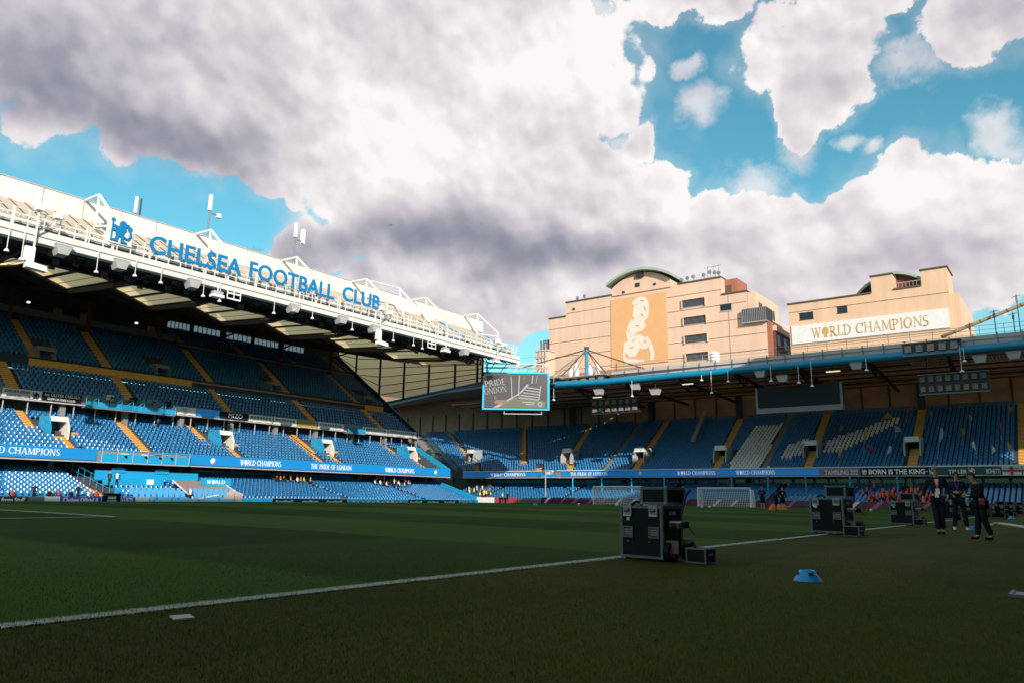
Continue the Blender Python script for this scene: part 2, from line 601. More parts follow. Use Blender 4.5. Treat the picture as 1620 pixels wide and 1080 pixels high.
def thing(name, loc, label, cat, group=None, rz=0.0):
    o = bpy.data.objects.new(name, None)
    COL.objects.link(o)
    o.location = loc
    o.rotation_euler = (0, 0, rz)
    o.empty_display_size = 0.2
    return tag(o, label, cat, group)


def inst(name, mesh, parent, loc, rot=None):
    o = bpy.data.objects.new(name, mesh)
    COL.objects.link(o)
    if parent:
        o.parent = parent
        o.location = Vector(loc) - wl(parent)
    else:
        o.location = loc
    if rot:
        o.rotation_euler = rot
    return o


def copy_tree(o, parent=None):
    c = o.copy()
    COL.objects.link(c)
    if parent:
        c.parent = parent
    for ch in list(o.children):
        copy_tree(ch, c)
    return c


def txt_mesh(s, size=1.0, ext=0.02, bold=0.0, m=None, align="LEFT", width=None):
    cu = bpy.data.curves.new("lettering", "FONT")
    cu.body = s
    cu.size = size
    cu.extrude = ext
    cu.offset = bold
    cu.resolution_u = 3
    cu.align_x = align
    o = bpy.data.objects.new("lettering", cu)
    COL.objects.link(o)
    dg = bpy.context.evaluated_depsgraph_get()
    dg.update()
    me = bpy.data.meshes.new_from_object(o.evaluated_get(dg))
    bpy.data.objects.remove(o)
    bpy.data.curves.remove(cu)
    v = np.array([w.co[:] for w in me.vertices])
    if len(v) and width:
        lo, hi = v[:, 0].min(), v[:, 0].max()
        v[:, 0] = (v[:, 0] - lo) / (hi - lo) * width
    fs = [list(p.vertices) for p in me.polygons]
    bpy.data.meshes.remove(me)
    return v, fs


def put_text(name, parent, s, org, ex, ey, h, m, width=None, ext=0.02, bold=0.0, serif=False, lift=0.03):
    """lettering of cap height h; ex, ey are the reading and upward directions"""
    if serif:
        v, fs = serif_text(s, ext / h)
        v = v * h
        if width:
            v[:, 0] *= width / v[:, 0].max()
    else:
        v, fs = txt_mesh(s, h / 0.70, ext, bold, width=width)
    ex, ey = np.array(ex, float), np.array(ey, float)
    ez = np.cross(ex, ey)
    P = np.array(org, float) + v[:, :1] * ex + v[:, 1:2] * ey + (v[:, 2:3] + lift) * ez
    return MB().add(P, fs, m).build(name, parent)


# a classical capital alphabet with thick and thin strokes and serifs
def _st(p, q, w):
    p, q = np.array(p, float), np.array(q, float)
    # stroke with horizontal cut ends
    return [[(p[0] - w / 2, p[1]), (p[0] + w / 2, p[1]), (q[0] + w / 2, q[1]), (q[0] - w / 2, q[1])]]


def _sf(x, y, w=0.30, h=0.05):
    y0 = y if y < 0.5 else y - h
    return [[(x - w / 2, y0), (x + w / 2, y0), (x + w / 2, y0 + h), (x - w / 2, y0 + h)]]


def _hb(x0, x1, y, h=0.06):
    return [[(x0, y - h / 2), (x1, y - h / 2), (x1, y + h / 2), (x0, y + h / 2)]]


def _arc(cx, cy, rx, ry, a0, a1, thick, thin, n=14):
    out = []
    for i in range(n):
        q = []
        for k in (i, i + 1):
            a = math.radians(a0 + (a1 - a0) * k / n)
            w = thin + (thick - thin) * abs(math.cos(a)) ** 1.5
            q.append(((cx + rx * math.cos(a), cy + ry * math.sin(a)), (cx + (rx - w) * math.cos(a), cy + (ry - min(w, thin * 1.2)) * math.sin(a))))
        out.append([q[0][0], q[1][0], q[1][1], q[0][1]])
    return out


TK, TN = 0.15, 0.065


def _disc(cx, cy, r, n=14):
    return [[(cx + r * math.cos(2 * PI * k / n), cy + r * math.sin(2 * PI * k / n)) for k in range(n)]]


GL = {
    "W": (1.25, _st((0.12, 1), (0.40, 0), TK) + _st((0.66, 0.95), (0.40, 0), TN) + _st((0.58, 1), (0.86, 0), TK) + _st((1.12, 1), (0.86, 0), TN) + _sf(0.12, 1) + _sf(1.12, 1, 0.26) + _sf(0.6, 1, 0.26)),
    "@": (0.98, _disc(0.47, 0.58, 0.43) + [[(0.30, 0.2), (0.64, 0.2), (0.70, -0.06), (0.24, -0.06)]]),
    "O": (1.0, _arc(0.48, 0.5, 0.46, 0.51, 0, 360, TK, TN, 22)),
    "R": (0.88, _st((0.15, 0), (0.15, 1), TK) + _arc(0.32, 0.74, 0.36, 0.26, 90, -90, TK, TN) + _hb(0.15, 0.34, 0.97) + _hb(0.15, 0.34, 0.50) + _st((0.40, 0.5), (0.76, 0), TK) + _sf(0.15, 0) + _sf(0.13, 1, 0.2) + _sf(0.8, 0, 0.2)),
    "L": (0.72, _st((0.15, 0), (0.15, 1), TK) + _sf(0.15, 1) + _hb(0.02, 0.66, 0.03) + [[(0.60, 0), (0.67, 0), (0.67, 0.22), (0.63, 0.22)]]),
    "D": (0.98, _st((0.15, 0), (0.15, 1), TK) + _arc(0.36, 0.5, 0.54, 0.5, 90, -90, TK, TN, 16) + _hb(0.02, 0.38, 0.97) + _hb(0.02, 0.38, 0.03)),
    "C": (0.92, _arc(0.50, 0.5, 0.48, 0.51, 42, 318, TK, TN, 20) + [[(0.83, 0.68), (0.88, 0.68), (0.88, 0.98), (0.84, 0.98)]]),
    "H": (1.0, _st((0.16, 0), (0.16, 1), TK) + _st((0.80, 0), (0.80, 1), TK) + _hb(0.16, 0.8, 0.5) + _sf(0.16, 0) + _sf(0.16, 1) + _sf(0.8, 0) + _sf(0.8, 1)),
    "A": (0.98, _st((0.10, 0), (0.46, 1), TN) + _st((0.46, 1), (0.82, 0), TK) + _hb(0.24, 0.68, 0.34) + _sf(0.10, 0, 0.24) + _sf(0.84, 0, 0.28)),
    "M": (1.18, _st((0.13, 0), (0.13, 1), TN) + _st((0.17, 1), (0.56, 0.05), TK) + _st((0.96, 1), (0.56, 0.05), TN) + _st((1.0, 0), (1.0, 1), TK) + _sf(0.13, 0, 0.24) + _sf(1.0, 0) + _sf(0.13, 1, 0.2) + _sf(1.02, 1, 0.2)),
    "P": (0.78, _st((0.15, 0), (0.15, 1), TK) + _arc(0.32, 0.72, 0.38, 0.28, 90, -90, TK, TN) + _hb(0.02, 0.34, 0.97) + _hb(0.15, 0.34, 0.46) + _sf(0.15, 0)),
    "I": (0.40, _st((0.19, 0), (0.19, 1), TK) + _sf(0.19, 0) + _sf(0.19, 1)),
    "N": (1.02, _st((0.14, 0), (0.14, 1), TN) + _st((0.17, 1), (0.82, 0), TK) + _st((0.85, 0), (0.85, 1), TN) + _sf(0.14, 0, 0.24) + _sf(0.12, 1, 0.2) + _sf(0.85, 1, 0.24)),
    "S": (0.70, _arc(0.33, 0.74, 0.27, 0.27, 30, 270, 0.10, TN) + _arc(0.33, 0.26, 0.30, 0.27, 90, -150, 0.12, TN)),
    "T": (0.84, _st((0.41, 0), (0.41, 1), TK) + _hb(0.04, 0.78, 0.97) + _sf(0.41, 0) + [[(0.04, 0.78), (0.08, 0.78), (0.10, 1), (0.04, 1)]] + [[(0.74, 0.78), (0.78, 0.78), (0.78, 1), (0.72, 1)]]),
    "E": (0.74, _st((0.15, 0), (0.15, 1), TK) + _hb(0.02, 0.64, 0.97) + _hb(0.15, 0.54, 0.52) + _hb(0.02, 0.66, 0.03)),
    "F": (0.70, _st((0.15, 0), (0.15, 1), TK) + _hb(0.02, 0.62, 0.97) + _hb(0.15, 0.52, 0.5) + _sf(0.15, 0)),
    " ": (0.42, []),
}


def serif_text(s, ext=0.03):
    V, Fc, x = [], [], 0.0
    for ch in s:
        w, polys = GL[ch]
        for k, p in enumerate(polys):
            n = len(p)
            b = len(V)
            e = ext + 0.003 * k
            V += [(x + a, c, 0.0) for a, c in p] + [(x + a, c, e) for a, c in p]
            Fc += [list(range(b, b + n))[::-1], list(range(b + n, b + 2 * n))] + [[b + i, b + (i + 1) % n, b + n + (i + 1) % n, b + n + i] for i in range(n)]
        x += w + 0.05
    return np.array(V, float), Fc


YX, ZX = (0, 1, 0), (0, 0, 1)
XX = (1, 0, 0)

# ------------------------------------------------------------------ ground
def crown(x, y=45.0):
    """the pitch is cambered: highest along its middle, falling away to the far boards"""
    u = min(1.0, abs(x + 39.0) / 33.4)
    w = min(1.0, abs(y - 45.0) / 56.0)
    t = min(1.0, max(0.0, (-x - 72.0) / 7.0))
    return 0.27 * (1 - u * u) * (1 - w * w) - 0.25 * t * t * (3 - 2 * t)


def turf_mat(name, dark, light, stripe=None, blotch=0.35, brown=None):
    m = bpy.data.materials.new(name)
    m.use_nodes = True
    t = m.node_tree
    L = t.links.new
    b = t.nodes["Principled BSDF"]
    b.inputs["Roughness"].default_value = 0.85
    b.inputs["Specular IOR Level"].default_value = 0.06
    c = t.nodes.new("ShaderNodeTexCoord")

    def noise(scale, det, st=(1, 1, 1)):
        mp = t.nodes.new("ShaderNodeMapping")
        mp.inputs["Scale"].default_value = st
        L(c.outputs["Object"], mp.inputs[0])
        n = t.nodes.new("ShaderNodeTexNoise")
        n.inputs["Scale"].default_value = scale
        n.inputs["Detail"].default_value = det
        n.inputs["Roughness"].default_value = 0.65
        L(mp.outputs[0], n.inputs["Vector"])
        return n.outputs["Fac"]

    def mix(f, a, b2, kind="MIX"):
        x = t.nodes.new("ShaderNodeMix")
        x.data_type = "RGBA"
        x.blend_type = kind
        for i, v in ((0, f), (6, a), (7, b2)):
            if isinstance(v, (int, float)):
                x.inputs[i].default_value = v
            elif isinstance(v, tuple):
                x.inputs[i].default_value = (*v, 1)
            else:
                L(v, x.inputs[i])
        return x.outputs[2]

    def mr(v, a, b2, c2=0.0, d=1.0):
        n = t.nodes.new("ShaderNodeMapRange")
        n.interpolation_type = "SMOOTHSTEP"
        L(v, n.inputs[0])
        for i, x in enumerate((a, b2, c2, d)):
            n.inputs[i + 1].default_value = x
        return n.outputs[0]

    col = mix(mr(noise(55.0, 6.0), 0.3, 0.7), dark, light)
    col = mix(mr(noise(0.35, 5.0), 0.35, 0.7, 0.0, blotch), col, tuple(x * 0.55 for x in dark))
    if brown:
        col = mix(mr(noise(0.5, 6.0, (1, 0.45, 1)), 0.42, 0.72, 0.0, 0.75), col, brown)
        col = mix(mr(noise(3.2, 6.0, (1, 0.25, 1)), 0.5, 0.8, 0.0, 0.45), col, tuple(x * 0.5 for x in brown))
    if stripe:
        s = t.nodes.new("ShaderNodeSeparateXYZ")
        L(c.outputs["Object"], s.inputs[0])
        for ax, period, amt in stripe:
            mm = t.nodes.new("ShaderNodeMath")
            mm.operation = "SINE"
            m0 = t.nodes.new("ShaderNodeMath")
            m0.operation = "MULTIPLY"
            m0.inputs[1].default_value = PI / period
            L(s.outputs[ax], m0.inputs[0])
            L(m0.outputs[0], mm.inputs[0])
            col = mix(mr(mm.outputs[0], -0.12, 0.12, 0.0, amt), col, tuple(x * 1.9 + 0.004 for x in light))
    L(col, b.inputs["Base Color"])
    bp = t.nodes.new("ShaderNodeBump")
    bp.inputs["Strength"].default_value = 0.7
    bp.inputs["Distance"].default_value = 0.03
    L(noise(70.0, 4.0), bp.inputs["Height"])
    L(bp.outputs[0], b.inputs["Normal"])
    return m


TLX = -5.66
m_pitch = turf_mat("pitch_grass", (0.017, 0.042, 0.002), (0.033, 0.072, 0.005), stripe=((1, 5.6, 0.50), (0, 5.6, 0.16)), blotch=0.5)
m_apron = turf_mat("apron_turf", stripe=((0, 1.9, 0.10),), dark=(0.044, 0.056, 0.006), light=(0.080, 0.096, 0.014), blotch=0.5, brown=(0.096, 0.074, 0.016))
m_soil = M("ground_asphalt", (0.05, 0.05, 0.05), 0.9, var=0.2, vs=0.2)
tag(MB().add([(-3000, -3000, -0.45), (3000, -3000, -0.45), (3000, 3000, -0.45), (-3000, 3000, -0.45)], [(0, 1, 2, 3)], m_soil).build("ground"), kind="structure")
mb = MB()
xs = [TLX] + list(np.linspace(-8, -79.8, 46))
ys = np.linspace(-14, 108.6, 36)
mb.add([(x, y, crown(x, y)) for x in xs for y in ys], [(i * 36 + j, (i + 1) * 36 + j, (i + 1) * 36 + j + 1, i * 36 + j + 1) for i in range(len(xs) - 1) for j in range(35)], m_pitch, True)
tag(mb.build("football_pitch"), kind="structure")
tag(MB().add([(TLX, -14, -0.004), (7.6, -14, -0.004), (7.6, 108.6, -0.004), (TLX, 108.6, -0.004)], [(0, 1, 2, 3)], m_apron).build("touchline_turf"), kind="structure")

m_line = M("line_paint", (0.80, 0.81, 0.74), 0.85, var=0.30, vs=22.0, bump=0.5, bs=90)
m_lineb = M("faint_line_paint", (0.16, 0.19, 0.10), 0.85, var=0.35, vs=6.0)


def line(x0, x1, y0, y1, m=None):
    n = max(1, int(abs(y1 - y0) / 3))
    vs, fs = [], []
    for k in range(n + 1):
        y = y0 + (y1 - y0) * k / n
        vs += [(x0, y, crown(x0, y) + 0.008), (x1, y, crown(x1, y) + 0.008)]
    fs = [(2 * k, 2 * k + 1, 2 * k + 3, 2 * k + 2) for k in range(n)]
    tag(MB().add(vs, fs, m or m_line).build("pitch_marking"), kind="structure")


line(TLX - 0.10, TLX, -8.0, 101.1)                    # near touchline
GX, GY = -39.2, 101.1
for a in range(20):
    line(TLX - 67 + a * 3.35, TLX - 67 + (a + 1) * 3.35, GY - 0.12, GY)
# near penalty area: corner seen at the left of the pitch
pc = onz(181, 824)
line(pc[0] - 0.12, pc[0], -8, pc[1] + 0.06)
for a in range(8):
    line(pc[0] - 0.12 - 5 * (a + 1), pc[0] - 0.12 - 5 * a, pc[1] - 0.06, pc[1] + 0.06)
# worn trace of an older line
wa, wb = onz(186, 826.5), onz(548, 846)
wn_ = np.array([-(wb - wa)[1], (wb - wa)[0]])
wn_ = wn_ / np.linalg.norm(wn_) * 0.09
vs_ = []
for k in range(9):
    p = wa + (wb - wa) * k / 8
    for sg in (-1, 1):
        x_, y_ = float(p[0] + sg * wn_[0]), float(p[1] + sg * wn_[1])
        vs_.append((x_, y_, crown(x_, y_) + 0.006))
tag(MB().add(vs_, [(2 * k, 2 * k + 1, 2 * k + 3, 2 * k + 2) for k in range(8)], M("worn_line_trace", (0.075, 0.10, 0.025), 0.9, spec=0.05, var=0.4, vs=1.2)).build("pitch_marking"), kind="structure")
# far penalty area
for a in range(13):
    line(GX - 20.16 + a * 3.1, GX - 20.16 + (a + 1) * 3.1, GY - 16.5, GY - 16.38)
line(GX + 20.1, GX + 20.22, GY - 16.4, GY - 0.13)
line(GX - 20.22, GX - 20.1, GY - 16.4, GY - 0.13)


# ------------------------------------------------------------------ stand building kit
class Fr:
    """s runs along the stand, t away from the pitch"""
    def __init__(self, kind):
        self.k = kind

    def p(self, s, t, z):
        return (-t, s, z) if self.k == "E" else (s, t, z)

    def ex(self):
        return YX if self.k == "E" else XX


FE, FN = Fr("E"), Fr("N")


def rows_of(t0, z0, dt, dz, n):
    return [(t0 + i * dt, z0 + i * dz) for i in range(n)]


def terrace(fr, s0, s1, t0, z0, dt, dz, n, parent, m, drop=0.5, name="terrace", front=0.3):
    top = [(t0 - 0.35, z0 - front)]
    for i in range(n):
        top += [(t0 + i * dt, z0 + i * dz - (dz if i else 0)), (t0 + i * dt, z0 + i * dz)]
    top[0] = (t0 - 0.35, z0 - 0.02)
    top[1] = (t0 - 0.05, z0 - 0.02)
    top.append((t0 + n * dt, z0 + (n - 1) * dz))
    bot = [(t0 + n * dt, z0 + (n - 1) * dz - drop), (t0 - 0.35, z0 - drop)]
    poly = top + bot
    mb = MB()
    mb.prism(poly, lambda a, b, w: fr.p(w, a, b), s0, s1, m)
    return mb.build(name, parent)


def seat_template(fr):
    P, Q = [], []
    ss = (-0.19, -0.10, 0.10, 0.19)
    off = (-0.05, 0.0, 0.0, -0.05)
    for z, dtt in ((0.38, 0.0), (0.60, 0.05), (0.75, 0.09)):
        for s, o in zip(ss, off):
            P.append((s, 0.12 + dtt + o, z))
    for r in range(2):
        for c in range(3):
            a = r * 4 + c
            Q.append((a, a + 1, a + 5, a + 4))
    b = len(P)
    for s, o in zip(ss, off):
        P.append((s, 0.26 + o, 0.74))
    for c in range(3):
        Q.append((8 + c, 9 + c, b + c + 1, b + c))
    Q.append((b, b + 3, 3, 0))
    # tipped-up pan
    k = len(P)
    for z, ta, tb in ((0.30, -0.03, 0.06), (0.56, 0.0, 0.09)):
        for s in (-0.17, 0.17):
            P += [(s, ta, z), (s, tb, z)]
    # order: z0 s- front, back, s+ front, back ; z1 ...
    Q += [(k, k + 2, k + 6, k + 4), (k + 4, k + 6, k + 7, k + 5), (k, k + 4, k + 5, k + 1), (k + 2, k + 3, k + 7, k + 6)]
    # pedestal
    k = len(P)
    P += [(-0.05, 0.05, 0.0), (0.05, 0.05, 0.0), (0.05, 0.05, 0.34), (-0.05, 0.05, 0.34)]
    Q += [(k, k + 1, k + 2, k + 3)]
    A = np.array([fr.p(*q) for q in P])
    return A, Q


TEMPL = {"E": seat_template(FE), "N": seat_template(FN)}


def seat_mesh(fr, m):
    A, Q = TEMPL[fr.k]
    me = bpy.data.meshes.new("seat")
    me.from_pydata([tuple(a) for a in A], [], Q)
    me.materials.append(m)
    me.update()
    return me


def mass_mesh(fr, pos, wh, name, off):
    A, Q = TEMPL[fr.k]
    n, k = len(pos), len(A)
    V = (np.asarray(pos)[:, None, :] + A[None, :, :] - np.array(off)[None, None, :]).reshape(-1, 3)
    tilt = rng.normal(0.0, 0.05, n)
    ax, sg = (0, -1.0) if fr.k == "E" else (1, 1.0)
    V = V.reshape(n, k, 3)
    V[:, :, ax] += sg * tilt[:, None] * A[None, :, 2]
    V = V.reshape(-1, 3)
    q = np.array(Q)
    Fq = (q[None, :, :] + (np.arange(n) * k)[:, None, None]).reshape(-1, 4)
    me = bpy.data.meshes.new(name)
    me.vertices.add(len(V))
    me.vertices.foreach_set("co", V.ravel())
    me.loops.add(Fq.size)
    me.loops.foreach_set("vertex_index", Fq.ravel().astype(np.int32))
    me.polygons.add(len(Fq))
    me.polygons.foreach_set("loop_start", np.arange(0, Fq.size, 4, dtype=np.int32))
    me.polygons.foreach_set("material_index", np.repeat(np.array(wh, np.int32), len(q)))
    me.materials.append(m_seat)
    me.materials.append(m_seatw)
    me.update(calc_edges=True)
    return me


def in_poly(x, y, poly):
    c = False
    j = len(poly) - 1
    for i in range(len(poly)):
        if (poly[i][1] > y) != (poly[j][1] > y) and x < (poly[j][0] - poly[i][0]) * (y - poly[i][1]) / (poly[j][1] - poly[i][1]) + poly[i][0]:
            c = not c
        j = i
    return c


def seat_positions(fr, rows, s0, s1, pitch, skip, white=None):
    out = []
    for (t, z) in rows:
        s = s0 + pitch / 2
        while s < s1:
            if not skip(s, t):
                j = rng.uniform(-0.012, 0.012)
                out.append((fr.p(s, t + 0.42 + j, z), 1 if white and white(s, t) else 0))
            s += pitch
    return out


def place_seats(fr, lst, parent, n_single=300):
    P = np.array([a for a, _ in lst])
    Wt = np.array([b for _, b in lst])
    d = np.linalg.norm(P - CAMP, axis=1)
    # in the frame of the photograph, nearest first
    rel = (P - CAMP) @ RC
    px = 810 + F_PX * rel[:, 0] / -rel[:, 2]
    vis = (rel[:, 2] < 0) & (px > 4) & (px < 1616)
    order = np.argsort(np.where(vis, d, d + 1e4))
    me = [seat_mesh(fr, m_seat), seat_mesh(fr, m_seatw)]
    for i in order[:n_single]:
        inst("seat", me[Wt[i]], parent, P[i])
    rest = order[n_single:]
    o = bpy.data.objects.new("seat_rows", mass_mesh(fr, P[rest], Wt[rest], "seat_rows", wl(parent)))
    COL.objects.link(o)
    o.parent = parent
    o["kind"] = "stuff"


def stairway(fr, ta, sa, tb, sb, t0, z0, dt, dz, parent, w=1.15, m=None, rail=False):
    mb = MB()
    i0 = max(0, int(math.floor((ta - t0) / dt + 0.01)))
    i1 = int(math.ceil((tb - t0) / dt - 0.01))
    for i in range(i0, i1):
        for hstep in (0, 1):
            t = t0 + i * dt + hstep * dt / 2
            z = z0 + i * dz + (0.012 if hstep == 0 else dz / 2)
            s = sa + (sb - sa) * ((t - ta) / (tb - ta))
            p = [fr.p(s - w / 2, t - 0.02, z - dz / 2 - 0.02), fr.p(s + w / 2, t - 0.02, z - dz / 2 - 0.02), fr.p(s + w / 2, t + dt / 2, z - dz / 2 - 0.02), fr.p(s - w / 2, t + dt / 2, z - dz / 2 - 0.02)]
            q = [fr.p(s - w / 2, t - 0.02, z), fr.p(s + w / 2, t - 0.02, z), fr.p(s + w / 2, t + dt / 2 - 0.025, z), fr.p(s - w / 2, t + dt / 2 - 0.025, z)]
            mb.hexa(p + q, m or m_yel)
            # dark nosing strip
            mb.hexa([fr.p(s - w / 2, t - 0.03, z - 0.07), fr.p(s + w / 2, t - 0.03, z - 0.07), fr.p(s + w / 2, t - 0.021, z - 0.07), fr.p(s - w / 2, t - 0.021, z - 0.07),
                     fr.p(s - w / 2, t - 0.03, z - 0.02), fr.p(s + w / 2, t - 0.03, z - 0.02), fr.p(s + w / 2, t - 0.021, z - 0.02), fr.p(s - w / 2, t - 0.021, z - 0.02)], m_brown)
    return mb.build("stairway", parent)


def near_line(s, t, ta, sa, tb, sb, w):
    if t < ta - 0.5 or t > tb + 0.2:
        return False
    return abs(s - (sa + (sb - sa) * (t - ta) / (tb - ta))) < w


def vomitory(fr, s, t, zf, parent, w=2.0, h=2.5, depth=3.0, rise=0.5, m=None, lit=0):
    """white concrete mouth of a gangway: two flank walls that step up the rake, a lintel, a dark sheet for the shaded passage"""
    m = m or m_white
    e = bpy.data.objects.new("vomitory", None)
    # the mouth itself is one mesh with its dark passage sheet as sub-part
    mb = MB()
    for sg in (-1, 1):
        a = s + sg * w / 2
        poly = [(t, zf), (t, zf + 1.1), (t + 0.7, zf + h), (t + depth, zf + h + 0.15), (t + depth, zf + 0.2), (t + depth * 0.6, zf)]
        mb.prism(poly, lambda u, v, q: fr.p(q, u, v), a - 0.09, a + 0.09, m if sg == lit or lit == 0 else m_sky)
    poly = [(t + 0.55, zf + h - 0.55), (t + 0.72, zf + h + 0.02), (t + depth, zf + h + 0.16), (t + depth, zf + h - 0.4)]
    mb.prism(poly, lambda u, v, q: fr.p(q, u, v), s - w / 2 + 0.092, s + w / 2 - 0.092, m)
    o = mb.build("vomitory", parent)
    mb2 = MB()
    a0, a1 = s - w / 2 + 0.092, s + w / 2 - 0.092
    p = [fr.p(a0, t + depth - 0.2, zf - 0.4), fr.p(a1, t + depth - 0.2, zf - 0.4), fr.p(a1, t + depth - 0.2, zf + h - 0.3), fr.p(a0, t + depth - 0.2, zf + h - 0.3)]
    mb2.add(p, [(0, 1, 2, 3)], m_tube if lit else m_black)  # dark sheet stands in for the shade inside the opening
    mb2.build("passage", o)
    for sg in (-1, 1):
        r = MB()
        a = s + sg * (w / 2 + 0.13)
        for k in range(5):
            tt = t + 0.1 + k * depth / 4.5
            r.tube([fr.p(a, tt, zf + 0.4 + k * 0.2), fr.p(a, tt, zf + 1.5 + k * rise * 0.55)], 0.03, m_sky, 5)
        r.tube([fr.p(a, t + 0.1, zf + 1.5), fr.p(a, t + 0.1 + 4 * depth / 4.5, zf + 1.5 + 4 * rise * 0.55)], 0.03, m_sky, 5)
        r.build("railing", o)
    return o


def railing(fr, pts, h, parent, m, step=1.6, rails=3, r=0.025, name="railing"):
    mb = MB()
    for (s0, t0, z0), (s1, t1, z1) in zip(pts[:-1], pts[1:]):
        L = math.dist((s0, t0, z0), (s1, t1, z1))
        n = max(1, int(round(L / step)))
        for i in range(n + 1):
            f = i / n
            a = (s0 + (s1 - s0) * f, t0 + (t1 - t0) * f, z0 + (z1 - z0) * f)
            mb.tube([fr.p(*a), fr.p(a[0], a[1], a[2] + h)], r, m, 4)
        for k in range(rails):
            zz = h * (k + 1) / rails
            mb.tube([fr.p(s0, t0, z0 + zz), fr.p(s1, t1, z1 + zz)], r * 0.9, m, 4)
    return mb.build(name, parent)


# ------------------------------------------------------------------ stand across the pitch
Y0, YE = 5.0, 98.0
east = thing("grandstand", (-80, 50, 0), "long three-tiered blue stand under the white lettered roof along the far touchline", "grandstand")
T1 = dict(t0=80.5, z0=0.12, dt=0.8, dz=0.24, n=12)
T2 = dict(t0=86.55, z0=4.95, dt=0.8, dz=0.42, n=12)
T3a = dict(t0=94.5, z0=11.6, dt=0.8, dz=0.56, n=7)
T3b = dict(t0=102.0, z0=17.0, dt=0.8, dz=0.56, n=11)
T3c = dict(t0=111.6, z0=24.0, dt=0.8, dz=0.50, n=6)
for d, mm in ((T1, m_concd), (T2, m_concd), (T3a, m_concd), (T3b, m_concd), (T3c, m_concd)):
    terrace(FE, Y0, YE, parent=east, m=mm, drop=0.55, **d)
# walls behind and between the tiers
box(-79.95, -79.75, Y0, YE, -0.3, 0.42, m_sky).build("parapet_wall", east)
box(-90.45, -90.2, Y0, YE, -0.3, 4.4, m_navy).build("rear_wall", east)
m = box(-90.19, -90.1, 53.0, 80.0, 2.95, 3.75, m_sky)
m.build("wall_panel", east)
box(-96.6, -96.3, Y0, YE, 9.2, 11.2, m_concd).build("rear_wall", east)
box(-101.9, -101.6, Y0, YE, 15.4, 17.0, m_navy).build("gangway_wall", east)
box(-111.55, -111.3, Y0, YE, 22.2, 24.0, m_navy).build("gangway_wall", east)
box(-116.8, -116.5, Y0, YE, 20.0, 27.2, m_concd).build("rear_wall", east)
# slabs under the two upper tiers
MB().prism([(86.0, 4.15), (96.3, 4.6), (96.3, 4.42), (86.0, 4.0)], lambda a, b, w: FE.p(w, a, b), Y0, YE, m_concd).build("slab", east)
MB().prism([(94.0, 11.0), (116.5, 12.0), (116.5, 11.7), (94.0, 10.8)], lambda a, b, w: FE.p(w, a, b), Y0, YE, m_concd).build("slab", east)
# yellow band on the front of the upper gangway
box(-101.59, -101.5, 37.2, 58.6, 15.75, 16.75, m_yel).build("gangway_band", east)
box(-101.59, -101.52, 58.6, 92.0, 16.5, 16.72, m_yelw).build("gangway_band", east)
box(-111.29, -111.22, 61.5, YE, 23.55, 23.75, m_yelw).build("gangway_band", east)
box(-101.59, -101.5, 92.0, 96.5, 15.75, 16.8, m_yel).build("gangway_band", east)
railing(FE, [(Y0, 101.75, 17.0), (58.0, 101.75, 17.0)], 1.0, east, m_tube, step=1.5)
railing(FE, [(61.5, 101.75, 17.0), (96.0, 101.75, 17.0)], 1.0, east, m_tube, step=1.5)

ST3 = [33.8, 47.1, 61.0, 75.9, 90.6, 20.0]
ST3b = [38.0, 46.9, 62.0, 75.7, 90.7, 25.0]
ST3c = [62.3, 73.2, 84.0, 95.5]
ST2 = [45.8, 71.5, 18.0]
V2 = [36.9, 57.6, 74.6, 92.7, 22.0]
V3 = [39.4, 54.6, 73.6, 93.6, 24.0]


def skip1(s, t):
    if 37.2 < s < 53.2:
        return not (s > 46 and t > 84) and not (t < 83 and 40.5 < s < 47)
    return any(near_line(s, t, 80.5, a, 90.2, a - 2.0, 0.6) for a in (70.5, 86.0))


def skip2(s, t):
    if any(abs(s - a) < 0.75 for a in ST2):
        return True
    if s > 93 + (t - 86.5) * 0.45:
        return True
    for v in V2:
        if abs(s - v) < 1.6 and t > 89.3 and t < 93.2:
            return True
        if near_line(s, t, 86.3, v + 0.6, 90.0, v + 0.3, 0.75) or near_line(s, t, 91.2, v - 2.2, 96.3, v - 2.2, 0.75):
            return True
    return False


def skip3(s, t):
    if t < 101:
        return any(abs(s - a) < 0.8 for a in ST3)
    if t < 111.2:
        if any(abs(s - a) < 0.8 for a in ST3b):
            return True
        return any(abs(s - v) < 1.5 and t < 105.5 for v in V3)
    return s < 61.0 or any(abs(s - a) < 0.8 for a in ST3c)


seats = seat_positions(FE, rows_of(**T1), Y0, YE - 0.6, 0.56, skip1)
seats += seat_positions(FE, rows_of(**T2), Y0, YE - 0.6, 0.54, skip2)
seats += seat_positions(FE, rows_of(**T3a), Y0, YE - 0.6, 0.56, skip3)
seats += seat_positions(FE, rows_of(**T3b), Y0, YE - 0.6, 0.56, skip3)
seats += seat_positions(FE, rows_of(**T3c), Y0, YE - 0.6, 0.56, skip3)
place_seats(FE, seats, east)
for a in ST3:
    stairway(FE, 94.5, a, 100.2, a, parent=east, t0=T3a["t0"], z0=T3a["z0"], dt=0.8, dz=0.56, w=1.3)
for a in ST3b:
    stairway(FE, 102.0, a, 110.8, a, parent=east, t0=T3b["t0"], z0=T3b["z0"], dt=0.8, dz=0.56, w=1.2)
for a in ST3c:
    stairway(FE, 111.6, a, 116.4, a, parent=east, t0=T3c["t0"], z0=T3c["z0"], dt=0.8, dz=0.5, w=1.1)
for a in ST2:
    stairway(FE, 86.55, a, 96.1, a, parent=east, t0=T2["t0"], z0=T2["z0"], dt=0.8, dz=0.42, w=1.15)
